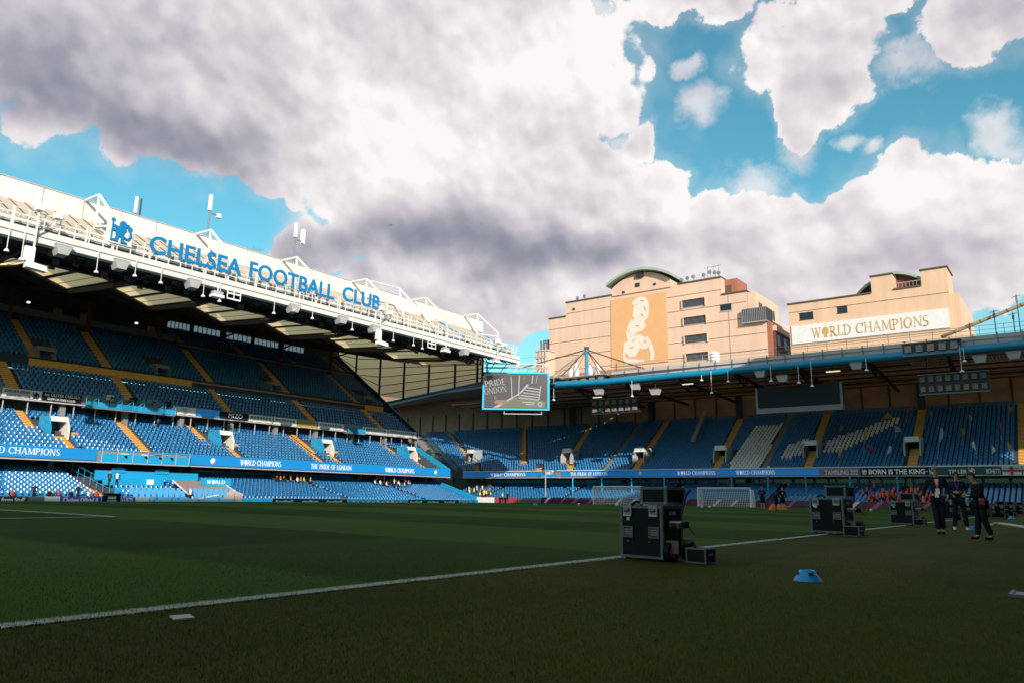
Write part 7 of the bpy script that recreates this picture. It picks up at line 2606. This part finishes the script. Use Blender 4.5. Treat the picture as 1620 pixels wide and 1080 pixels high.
STN = {"pelvis": ((0, 0, 0.95), 0.14), "spine": ((0, 0.0, 1.15), 0.125), "chest": ((0, 0.0, 1.36), (0.16, 0.12)), "neck": ((0, 0.01, 1.53), 0.055), "head": ((0, 0.03, 1.65), 0.085), "top": ((0, 0.02, 1.74), 0.06),
       "kR": ((0.10, 0.02, 0.5), 0.065), "kL": ((-0.10, 0.02, 0.5), 0.065), "aR": ((0.1, -0.02, 0.09), 0.05), "aL": ((-0.1, -0.02, 0.09), 0.05), "tR": ((0.11, 0.13, 0.04), 0.04), "tL": ((-0.11, 0.13, 0.04), 0.04),
       "sR": ((0.19, 0.0, 1.44), 0.065), "sL": ((-0.19, 0.0, 1.44), 0.065), "eR": ((0.27, -0.02, 1.18), 0.047), "eL": ((-0.27, -0.02, 1.18), 0.047), "wR": ((0.22, 0.14, 0.98), 0.04), "wL": ((-0.22, 0.14, 0.98), 0.04)}


def small_mesh(nodes, topm, legm, skm, hairm_, hz, wz):
    def pick(c):
        if c.z > hz + 0.20 or (c.z > hz + 0.10 and c.y < 0.03):
            return 3
        if c.z > hz:
            return 2
        return 0 if c.z > wz + 0.06 and c.y < 0.3 and abs(c.x) < 0.17 else 1
    return skin_mesh("person", nodes, SEATE, "pelvis", [topm, legm, skm, hairm_], 1, pick)


CROWD = {}


def crowd_mesh(kind, topm, skm):
    """bibs cover the chest and back only, sleeves stay dark"""
    key = (kind, topm.name, skm.name)
    if key not in CROWD:
        CROWD[key] = small_mesh(SEATN if kind == "sit" else STN, topm, m_navycl, skm, m_hair, 1.05 if kind == "sit" else 1.54, 0.52 if kind == "sit" else 0.95)
    return CROWD[key]


def small_person(p, rz, kind, topm, skm, label, group):
    o = inst("person", crowd_mesh(kind, topm, skm), None, p, (0, 0, rz))
    return tag(o, label, "person", group)


used_rows = {}
ORDN = ["first", "second", "third", "fourth", "fifth", "sixth", "seventh", "eighth", "ninth", "tenth", "eleventh", "twelfth", "thirteenth", "fourteenth", "fifteenth", "sixteenth", "seventeenth", "eighteenth", "nineteenth", "twentieth"]


def label_rows(lst, fmt):
    """lst of (object, row, place along the row, dress); counted from the left of each row"""
    by = {}
    for q in lst:
        by.setdefault(q[1], []).append(q)
    for r_, v in by.items():
        for i, q in enumerate(sorted(v, key=lambda w: w[2])):
            q[0]["label"] = fmt.format(dress=q[3], n=ORDN[min(i, 19)], row=ORDN[r_])


# stewards in orange in the lower tier of the end stand
LST = []
n_ = 0
while n_ < 58:
    px = rng.uniform(1345, 1478) if n_ < 50 else rng.uniform(1478, 1500)
    px = 1350 + (1476 - 1350) * rng.beta(2.2, 1.5)
    row = int(np.clip(rng.normal(2.6, 1.9), 0, 8))
    t = N1["t0"] + row * 0.8
    x = float(ony(px, 780, t)[0])
    x = round(x / 0.6) * 0.6
    if (x, row) in used_rows:
        continue
    used_rows[(x, row)] = 1
    tp = m_orange if rng.random() < 0.62 else m_redbib
    st_ = rng.random() < 0.12
    o = small_person((x, t + (0.3 if not st_ else 0.12), N1["z0"] + row * 0.25), PI + rng.uniform(-0.5, 0.5), "stand" if st_ else "sit", tp, m_skin if rng.random() < 0.5 else m_skinb, None, "stewards in orange and red in the end stand")
    LST.append((o, row, x, ("standing" if st_ else "seated") + (" steward in orange bib" if tp is m_orange else " steward in red bib")))
    n_ += 1
label_rows(LST, "{dress}, {n} from left in {row} row of lower end tier")
LST = []
# group in white shirts at the back of the lower far tier
n_ = 0
while n_ < 34:
    px = rng.uniform(594, 650)
    row = int(np.clip(rng.normal(9.6, 1.2), 7, 11))
    t = T1["t0"] + row * 0.8
    y = round(float(onx(px, 765, -t)[1]) / 0.56) * 0.56
    if (y, row, 1) in used_rows:
        continue
    used_rows[(y, row, 1)] = 1
    wh_, st_ = rng.random() < 0.75, rng.random() < 0.2
    o = small_person((-t - 0.25, y, T1["z0"] + row * 0.24), -PI / 2 + rng.uniform(-0.4, 0.4), "stand" if st_ else "sit", m_clothw if wh_ else m_blackcl, m_skin if rng.random() < 0.6 else m_skinb, None, "group in white shirts in the far stand")
    LST.append((o, row, y, ("standing" if st_ else "seated") + (" person in white shirt" if wh_ else " person in black")))
    n_ += 1
label_rows(LST, "{dress}, {n} from left in {row} row of white-shirted group")
LST = []
n_ = 0
while n_ < 24:
    a, b = ((432, 452), (462, 490))[n_ % 2]
    px = rng.uniform(a, b)
    row = int(np.clip(rng.normal(9.6, 1.0), 8, 11))
    t = T1["t0"] + row * 0.8
    y = round(float(onx(px, 762, -t)[1]) / 0.56) * 0.56
    if (y, row, 1) in used_rows:
        continue
    used_rows[(y, row, 1)] = 1
    tp = (m_hivis, m_clothy, m_navycl, m_clothw)[int(rng.integers(0, 4))]
    o = small_person((-t - 0.25, y, T1["z0"] + row * 0.24), -PI / 2 + rng.uniform(-0.4, 0.4), "sit", tp, m_skin, None, "stewards in yellow at the back of the lower far tier")
    LST.append((o, row, y, "seated steward in " + {m_hivis: "bright yellow", m_clothy: "amber", m_navycl: "navy", m_clothw: "white"}[tp]))
    n_ += 1
label_rows(LST, "{dress}, {n} from left in {row} row behind long black board")
LST = []
for k in range(18):
    px = rng.uniform(738, 778)
    row = int(rng.integers(0, 5))
    t = N1["t0"] + row * 0.8
    x = float(ony(px, 785, t)[0])
    o = small_person((x, t + 0.25, N1["z0"] + row * 0.25), PI + rng.uniform(-0.6, 0.6), "sit" if k % 3 else "stand", m_hivis if k % 4 else m_clothw, m_skin, None, "stewards in the sunlit corner")
    LST.append((o, row, x, ("seated" if k % 3 else "standing") + (" steward in yellow" if k % 4 else " steward in white")))
label_rows(LST, "{dress}, {n} from left in {row} row of sunlit end corner")
for k, (px, tp, lab) in enumerate(((763, m_hivis, "steward in yellow standing on the corner concourse, left of two"), (771, m_hivis, "steward in yellow standing on the corner concourse, right of two"))):
    x = float(ony(px, 763, 118.6)[0])
    small_person((x, 118.6, 3.0), PI, "stand", tp, m_skin, lab, "stewards on the corner concourse")
for k, (px, tp, kd, lab) in enumerate(((17, m_clothr, "sit", "person in red seated behind the black board at the left edge"), (52, m_navycl, "stand", "person in navy standing behind the blank grey board"), (77, m_blackcl, "sit", "person in black seated behind the blank white board"), (91, m_clothr, "sit", "person in pink-red seated at the right of the blank white board"),
                                      (110, m_navycl, "sit", "person in navy seated behind the purple board"), (122, m_blackcl, "stand", "camera operator in black standing behind the purple board"), (138, m_clothw, "sit", "person in white seated behind the word Official"), (150, m_clothr, "sit", "person in dark red seated left of the black cabinet"),
                                      (169, m_brown, "stand", "man in brown standing at the foot of the stair rails"), (181, m_clothw, "stand", "person in white right of the man in brown at the stair"), (300, m_clothw, "stand", "person in white at the corner of the dugout canopy"))):
    X = -79.4 if k < 8 else (-84.6 if k < 10 else -79.3)
    y = yof(px, X)
    z = -0.2 if k < 8 else (1.35 if k < 10 else -0.25)
    small_person((X, y, z), -PI / 2 + rng.uniform(-0.5, 0.5), kd, tp, m_skin if k % 3 else m_skinb, lab, "people at the foot of the far stand")
for k, (px, lab) in enumerate(((795, "person in white on the turf at the sunlit corner, left of a pair"), (803, "person in dark top on the turf at the sunlit corner, right of a pair"))):
    q = ony(px, 790, 107.0)
    small_person((float(q[0]), 107.0, 0.0), PI + 0.3 * k, "stand", m_clothw if k == 0 else m_navycl, m_skin, lab, "pair at the sunlit corner")
for k, (px, row) in enumerate(((250, 9), (272, 10))):
    t = T2["t0"] + row * 0.8
    y = float(onx(px, 680, -t)[1])
    small_person((-t - 0.2, y, T2["z0"] + row * 0.42), -PI / 2, "stand", m_brown if k == 0 else m_greyl, m_skinb, ["person in brown standing in the middle tier below the top balcony gantry", "person in grey standing in the middle tier below the top balcony gantry"][k], "people in the middle tier")

# ------------------------------------------------------------------ flight-case trolleys along the touchline
def trolley(loc, rz, label):
    g = thing("flight_case", loc, label, "flight case", "flight cases along the touchline", rz)
    Wc, Dc, Hc, zb = 0.74, 0.50, 0.73, 0.04

    def bx(a, b, c, d, e, f, m):
        return MB().box(a, b, c, d, e, f, m)
    bx(0, Wc, 0, Dc, zb, zb + Hc, m_black).build("body", g, local=True)
    t = 0.035

    def frame(name, x0, x1, y0, y1, z0, z1):
        mb = MB()
        e = 0.006
        for y in (y0, y1):
            for x in (x0, x1):
                mb.box(x - t / 2 - e, x + t / 2 + e, y - t / 2, y + t / 2, z0 + t / 2, z1 - t / 2, m_alu)
        for z in (z0, z1):
            for y in (y0, y1):
                mb.box(x0 - t / 2, x1 + t / 2, y - t / 2 - e, y + t / 2 + e, z - t / 2, z + t / 2, m_alu)
            for x in (x0, x1):
                mb.box(x - t / 2 - 0.004, x + t / 2 + 0.004, y0 + t / 2 + e, y1 - t / 2 - e, z - t / 2 - 0.002, z + t / 2 + 0.002, m_alu)
        mb.build(name, g, local=True)
        for x in (x0, x1):
            for y in (y0, y1):
                for z in (z0, z1):
                    MB().lathe([(0, -0.03), (0.022, -0.024), (0.03, 0), (0.022, 0.024), (0, 0.03)], (x, y, z), m_grey, 8).build("corner_ball", g, local=True)
    frame("edging", 0.012, Wc - 0.012, 0.012, Dc - 0.012, zb + 0.012, zb + Hc - 0.012)
    # upper case
    x0, x1, z0, z1 = 0.36, 0.80, zb + Hc + 0.035, zb + Hc + 0.27
    bx(x0, x1, 0.03, 0.50, z0, z1, m_black).build("upper_case", g, local=True)
    frame("upper_edging", x0 + 0.01, x1 - 0.01, 0.04, 0.49, z0 + 0.01, z1 - 0.01)
    for lx in (0.14, 0.60):
        o = MB().box(lx - 0.075, lx + 0.075, -0.022, -0.008, zb + Hc - 0.14, zb + Hc + 0.02, m_grey).build("latch", g, local=True)
        l2 = MB().tube([(lx - 0.035, -0.03, zb + Hc - 0.06), (lx + 0.035, -0.03, zb + Hc - 0.06)], 0.025, m_alu, 8).box(lx - 0.07, lx + 0.07, -0.03, -0.0225, zb + Hc - 0.145, zb + Hc - 0.125, m_greyl).build("latch_catch", o, local=True)
    for lx in (0.14, 0.60):
        mb = MB()
        z = zb + 0.36
        for a, b, c, d in ((-0.09, 0.09, 0.06, 0.08), (-0.09, 0.09, -0.08, -0.06), (-0.09, -0.07, -0.059, 0.059), (0.07, 0.09, -0.059, 0.059)):
            mb.box(lx + a, lx + b, -0.02, -0.007, z + c, z + d, m_alu)
        mb.box(lx - 0.069, lx + 0.069, -0.011, -0.006, z - 0.059, z + 0.059, m_dark)
        for dz in (-0.03, 0.0, 0.03):
            mb.box(lx - 0.065, lx + 0.065, -0.016, -0.0115, z + dz - 0.006, z + dz + 0.006, m_grey)
        mb.build("handle", g, local=True)
    MB().lathe([(0, 0), (0.02, 0.005), (0, 0.012)], (0.14, -0.012, zb + 0.22), m_greyl, 8).lathe([(0, 0), (0.02, 0.005), (0, 0.012)], (0.52, -0.012, zb + 0.22), m_grey, 8).build("rivet", g, local=True)
    bx(0.12, 0.17, -0.012, -0.006, zb + 0.52, zb + 0.57, m_greyl).build("badge", g, local=True)
    # side: steering lever, pump bracket, hose, wheels
    MB().tube([(Wc + 0.06, 0.40, zb + 0.62), (Wc + 0.10, 0.46, zb + Hc + 0.16), (Wc + 0.16, 0.50, zb + Hc + 0.25)], [0.02, 0.024, 0.03], M("blue_lever", (0.012, 0.03, 0.16), 0.4), 8).build("lever", g, local=True)
    MB().box(Wc + 0.015, Wc + 0.20, 0.16, 0.34, zb + 0.50, zb + 0.525, m_greyl).box(Wc + 0.015, Wc + 0.06, 0.14, 0.36, zb + 0.44, zb + 0.495, m_alu).box(Wc + 0.12, Wc + 0.16, 0.18, 0.32, zb + 0.42, zb + 0.495, m_brown).build("bracket", g, local=True)
    MB().lathe([(0, -0.05), (0.05, -0.04), (0.05, 0.04), (0, 0.05)], (Wc + 0.23, 0.25, zb + 0.48), m_black, 10).build("pump_motor", g, local=True)
    MB().tube([(Wc + 0.25, 0.25, zb + 0.46), (Wc + 0.33, 0.22, zb + 0.42), (Wc + 0.40, 0.18, zb + 0.36)], 0.008, m_black, 5).build("hose", g, local=True)
    for i, (wx, wy) in enumerate(((Wc + 0.06, 0.10), (Wc + 0.17, 0.42))):
        w = MB()
        n = 18
        for rr, xx0, xx1, mm in ((0.135, -0.045, 0.045, m_black), (0.08, -0.05, 0.05, m_rust)):
            vs = [(wx + xx, wy + rr * math.cos(2 * PI * q / n), 0.137 + rr * math.sin(2 * PI * q / n)) for xx in (xx0, xx1) for q in range(n)]
            w.add(vs, [(q, (q + 1) % n, n + (q + 1) % n, n + q) for q in range(n)], mm, True)
            w.add(vs[:n], [tuple(range(n))], mm).add(vs[n:], [tuple(range(n))], mm)
        w.build("wheel", g, local=True)
    MB().box(Wc + 0.01, Wc + 0.22, 0.06, 0.08, 0.12, 0.3, m_brown).box(Wc + 0.01, Wc + 0.22, 0.46, 0.48, 0.12, 0.3, m_brown).build("axle_guard", g, local=True)
    for wx in (0.07, Wc - 0.08):
        for wy in (0.07, Dc - 0.07):
            MB().lathe([(0, 0), (0.035, 0), (0.035, 0.03), (0, 0.03)], (wx, wy, 0.004), m_black, 10).build("foot", g, local=True)
    MB().tube([(0.10, 0.12, zb + Hc + 0.01), (0.14, 0.2, zb + Hc + 0.06), (0.24, 0.22, zb + Hc + 0.055), (0.28, 0.14, zb + Hc + 0.012)], 0.022, m_black, 7).build("strap", g, local=True)
    put_txt = txt_mesh("LEXR", 0.075, 0.002, 0.0)
    v, fs = put_txt
    MB().add([(Wc + 0.012 + q[2], 0.16 + q[0], zb + Hc - 0.12 + q[1]) for q in v], fs, m_greyl).build("lettering", g, local=True)
    return g


def small_case(loc, rz, label):
    g = thing("equipment_case", loc, label, "equipment case", "low cases beside the trolleys", rz)
    MB().box(0, 0.44, 0, 0.36, 0.02, 0.30, m_black).build("body", g, local=True)
    mb = MB()
    for x in (0.0, 0.44):
        for y in (0.0, 0.36):
            mb.box(x - 0.016, x + 0.016, y - 0.016, y + 0.016, 0.035, 0.29, m_alu)
    for z in (0.03, 0.30):
        for y in (0.0, 0.36):
            mb.box(-0.018, 0.458, y - 0.019, y + 0.019, z - 0.014, z + 0.014, m_alu)
        for x in (0.0, 0.44):
            mb.box(x - 0.018, x + 0.018, 0.02, 0.34, z - 0.013, z + 0.013, m_alu)
    mb.build("edging", g, local=True)
    MB().box(0.446, 0.462, 0.10, 0.26, 0.17, 0.21, m_grey).build("handle", g, local=True)
    return g


c1 = onz(983, 883)
tA = trolley((float(c1[0]), float(c1[1]), 0.0), -0.16, "big black flight case trolley with a low case at its right, nearest to the camera")
TRS = [(1284, 843, 1.0, "black flight case trolley with a white tick mark, second along the touchline", 48), (1409, 829, 1.0, "third black flight case trolley along the touchline, left of the men", 30), (1483, 821, 1.0, "black flight case trolley half hidden behind the tall man", 20), (1528, 817, 1.0, "black flight case trolley seen between the second and third man", 16)]
for k, (px, py, s_, lab, wpx) in enumerate(TRS):
    q = onz(px, py)
    c = copy_tree(tA)
    c.location = (float(q[0]), float(q[1]), 0.0)
    depth = float(-((q - CAMP) @ RC)[2])
    want = {0: 56, 1: 37, 2: 30, 3: 25}[k]
    sc_k = want * depth / F_PX / 0.79
    c.scale = (sc_k,) * 3
    c["label"] = lab
    if k == 0:
        # white tick mark on the front
        MB().prism([(0.07, 0.62), (0.105, 0.575), (0.21, 0.655), (0.112, 0.61), (0.085, 0.64)], lambda a, b, w: (a, w, b), -0.022, -0.009, m_text).build("tick_mark", c, local=True)
FAR = [(1568, 812, 20, "first of three dark trolleys in the far row right of the man in the cap"), (1585, 810, 17, "middle of three dark trolleys in the far row right of the man in the cap"), (1602, 808, 15, "last of three dark trolleys in the far row, by the right picture edge")]
for px, py, want, lab in FAR:
    d = ray(px, py)
    D = 0.79 * F_PX / want
    p = CAMP + d * (D / F_PX)
    c = copy_tree(tA)
    c.location = (float(p[0]), float(p[1]), 0.0)
    c.rotation_euler = (0, 0, 0.25)
    c["label"] = lab
q = onz(1078, 891)
sA = small_case((float(q[0]) + 0.03, float(q[1]) + 0.12, 0.0), -0.16, "low black case with metal edges standing at the right of the biggest trolley")
q = onz(1336, 848)
sA.scale = (0.68,) * 3
sB = copy_tree(sA)
sB.scale = (0.85,) * 3
sB.location = (float(q[0]), float(q[1]), 0)
sB["label"] = "low black case standing at the right of the trolley with the tick mark"
q = onz(1446, 831)
sC = copy_tree(sA)
sC.scale = (0.85,) * 3
sC.location = (float(q[0]), float(q[1]), 0)
sC["label"] = "low black case at the right of the third trolley"


# ------------------------------------------------------------------ small things on the turf
def marker_cone(p, r, label, h=None):
    h = h or r * 0.75
    mb = MB()
    n = 24
    prof = [(r, 0.0), (r * 0.97, 0.008), (r * 0.52, h), (r * 0.44, h + 0.004), (r * 0.40, h - 0.006), (r * 0.9, 0.01)]
    mb.lathe(prof, p, m_cone, n)
    for k in range(4):
        a = 2 * PI * k / 4 + 0.6
        rr = r * 0.67
        c = np.array([p[0] + rr * math.cos(a), p[1] + rr * math.sin(a), p[2] + h * 0.82])
        t = np.array([-math.sin(a), math.cos(a), 0]) * r * 0.14
        o = np.array([math.cos(a), math.sin(a), 0]) * 0.008
        dn = np.array([math.cos(a) * r * 0.08, math.sin(a) * r * 0.08, -h * 0.2])
        mb.hexa([c - t - o, c + t - o, c + t + o, c - t + o, c - t + dn - o, c + t + dn - o, c + t + dn + o * 1.2, c - t + dn + o * 1.2], m_black)
    return tag(mb.build("marker_cone", at=p), label, "marker cone", "blue marker cones")


q = onz(1278, 918)
marker_cone((float(q[0]), float(q[1]), 0.0), 0.155, "blue marker cone alone on the turf in the foreground", 0.115)
for px, py, r, lab in ((1539, 838, 0.17, "blue marker cone between the second and third man"), (1600, 820, 0.2, "small blue marker cone far right beyond the men"), (847, 803, 0.22, "tiny blue marker cone on the pitch far behind the big trolley's left")):
    q = onz(px, py)
    marker_cone((float(q[0]), float(q[1]), crown(float(q[0]), float(q[1]))), r, lab)
for k, (px, py) in enumerate(((916, 801), (976, 806), (1111, 806), (1123, 810), (1378, 808))):
    d = ray(px, py)
    p = CAMP + d * (62.0 / F_PX)
    x, y = float(p[0]), float(p[1])
    mb = MB()
    r = 0.11
    mb.lathe([(0, -r), (r * 0.6, -r * 0.8), (r * 0.93, -r * 0.35), (r, 0), (r * 0.93, r * 0.35), (r * 0.6, r * 0.8), (0, r)], (x, y, crown(x, y) + r + 0.005), m_text, 14)
    mb.lathe([(r * 0.98, -r * 0.22), (r * 1.005, 0), (r * 0.98, r * 0.22)], (x, y, crown(x, y) + r + 0.005), m_grey, 14)
    tag(mb.build("football", at=(x, y, crown(x, y))), ["white football in front of the left goal's near post", "white football left of the big trolley", "white football right of the big trolley, further of two", "white football right of the big trolley, nearer of two", "white football between the second and third trolley"][k], "football", "footballs on the pitch")
# white plate sunk at the touchline, hatch at the right, white hose
q = [onz(268, 976), onz(300, 973.5), onz(308, 979), onz(276, 981.5)]
pl_ = MB().hexa([(float(a[0]), float(a[1]), 0.001) for a in q] + [(float(a[0]), float(a[1]), 0.014) for a in q], M("ground_plate", (0.42, 0.43, 0.36), 0.7, var=0.1, vs=9))
cq = sum(q) / 4
tag(pl_.build("ground_plate", at=(float(cq[0]), float(cq[1]), 0)), "white ground plate lying on the turf just outside the touchline", "ground plate")
q = onz(1618, 942)
ht = thing("turf_hatch", (float(q[0]) + 0.1, float(q[1]), 0), "grey metal hatch in the turf at the right picture edge", "hatch")
MB().box(float(q[0]) - 0.06, float(q[0]) + 0.5, float(q[1]) - 0.18, float(q[1]) + 0.2, 0.002, 0.022, m_grey).build("lid", ht)
MB().box(float(q[0]) - 0.1, float(q[0]) + 0.54, float(q[1]) - 0.22, float(q[1]) - 0.185, 0.001, 0.03, m_alu).box(float(q[0]) - 0.1, float(q[0]) - 0.065, float(q[1]) - 0.18, float(q[1]) + 0.24, 0.001, 0.03, m_alu).build("frame", ht)
pts = [onz(px, py, 0.03) for px, py in ((1568, 829), (1574, 827.5), (1584, 828), (1600, 830), (1622, 833.5))]
hs = MB().tube([tuple(p) for p in pts], 0.06, M("pale_hose", (0.50, 0.52, 0.42), 0.5), 8)
tag(hs.build("hose", at=tuple(pts[0])), "pale hose curving over the turf from the man in the cap to the right edge", "hose")
q0_ = onz(1568, 829)

# ------------------------------------------------------------------ grass blades near the camera
def blades(name, n, xr, yr, hmin, hmax, wid, cols, accept, zf):
    P = np.stack([rng.uniform(*xr, n), rng.uniform(*yr, n)], 1)
    P = P[accept(P)]
    n = len(P)
    a = rng.uniform(0, 2 * PI, n)
    hgt = rng.uniform(hmin, hmax, n)
    w = rng.uniform(0.6, 1.2, n) * wid
    lean = rng.uniform(0.0, 0.75, n) * hgt
    b = rng.uniform(0, 2 * PI, n)
    V = np.zeros((n, 3, 3))
    z = zf(P)
    V[:, 0, 0] = P[:, 0] - np.cos(a) * w
    V[:, 0, 1] = P[:, 1] - np.sin(a) * w
    V[:, 1, 0] = P[:, 0] + np.cos(a) * w
    V[:, 1, 1] = P[:, 1] + np.sin(a) * w
    V[:, 2, 0] = P[:, 0] + np.cos(b) * lean
    V[:, 2, 1] = P[:, 1] + np.sin(b) * lean
    V[:, 0, 2] = z - 0.003
    V[:, 1, 2] = z - 0.003
    V[:, 2, 2] = z + hgt
    me = bpy.data.meshes.new(name)
    me.vertices.add(3 * n)
    me.vertices.foreach_set("co", V.reshape(-1).astype(np.float32))
    me.loops.add(3 * n)
    me.loops.foreach_set("vertex_index", np.arange(3 * n, dtype=np.int32))
    me.polygons.add(n)
    me.polygons.foreach_set("loop_start", np.arange(0, 3 * n, 3, dtype=np.int32))
    wc, ms = cols(P)
    me.polygons.foreach_set("material_index", wc.astype(np.int32))
    for m in ms:
        me.materials.append(m)
    me.update(calc_edges=True)
    o = bpy.data.objects.new(name, me)
    COL.objects.link(o)
    o["kind"] = "stuff"
    return o


def frame_ok(P):
    q = np.concatenate([P, np.zeros((len(P), 1))], 1) - CAMP
    c = q @ RC
    u = 810 + F_PX * c[:, 0] / -c[:, 2]
    v = 540 - F_PX * c[:, 1] / -c[:, 2]
    d = np.linalg.norm(q, axis=1)
    keep = rng.random(len(P)) < np.clip((4.2 / d) ** 1.1, 0.0, 1.0) * np.clip((15.5 - d) / 8.0, 0.0, 1.0)
    return (c[:, 2] < -0.3) & (u > -160) & (u < 1780) & (v < 1130) & keep


mg = [M("blade_green", (0.029, 0.074, 0.004), 0.85, spec=0.03), M("blade_pale", (0.058, 0.111, 0.009), 0.85, spec=0.03), M("blade_olive", (0.048, 0.065, 0.006), 0.85, spec=0.03)]
ma = [M("turf_fibre_olive", (0.087, 0.102, 0.009), 0.85, spec=0.03), M("turf_fibre_brown", (0.132, 0.102, 0.013), 0.85, spec=0.03), M("turf_fibre_green", (0.064, 0.094, 0.007), 0.85, spec=0.03), M("turf_fibre_pale", (0.169, 0.169, 0.031), 0.85, spec=0.03)]
mw = M("chalked_blade", (0.80, 0.81, 0.72), 0.8, spec=0.1)
blades("apron_grass", 620000, (TLX + 0.02, 2.5), (1.2, 16), 0.010, 0.024, 0.0022, lambda P: (rng.choice(4, len(P), p=[0.42, 0.22, 0.30, 0.06]), ma), frame_ok, lambda P: np.full(len(P), -0.004))
blades("pitch_grass", 420000, (-16, TLX - 0.12), (0.5, 16), 0.012, 0.023, 0.0020, lambda P: (rng.choice(3, len(P), p=[0.6, 0.2, 0.2]), mg), frame_ok, lambda P: np.array([crown(a, b) for a, b in P]))
blades("chalked_grass", 70000, (TLX - 0.115, TLX + 0.012), (1.0, 18), 0.010, 0.030, 0.0028, lambda P: ((rng.random(len(P)) < 0.22).astype(int), [mw, mg[0]]), lambda P: (rng.random(len(P)) < np.where((P[:, 0] > TLX - 0.10) & (P[:, 0] < TLX), 1.0, 0.5)), lambda P: np.full(len(P), 0.002))
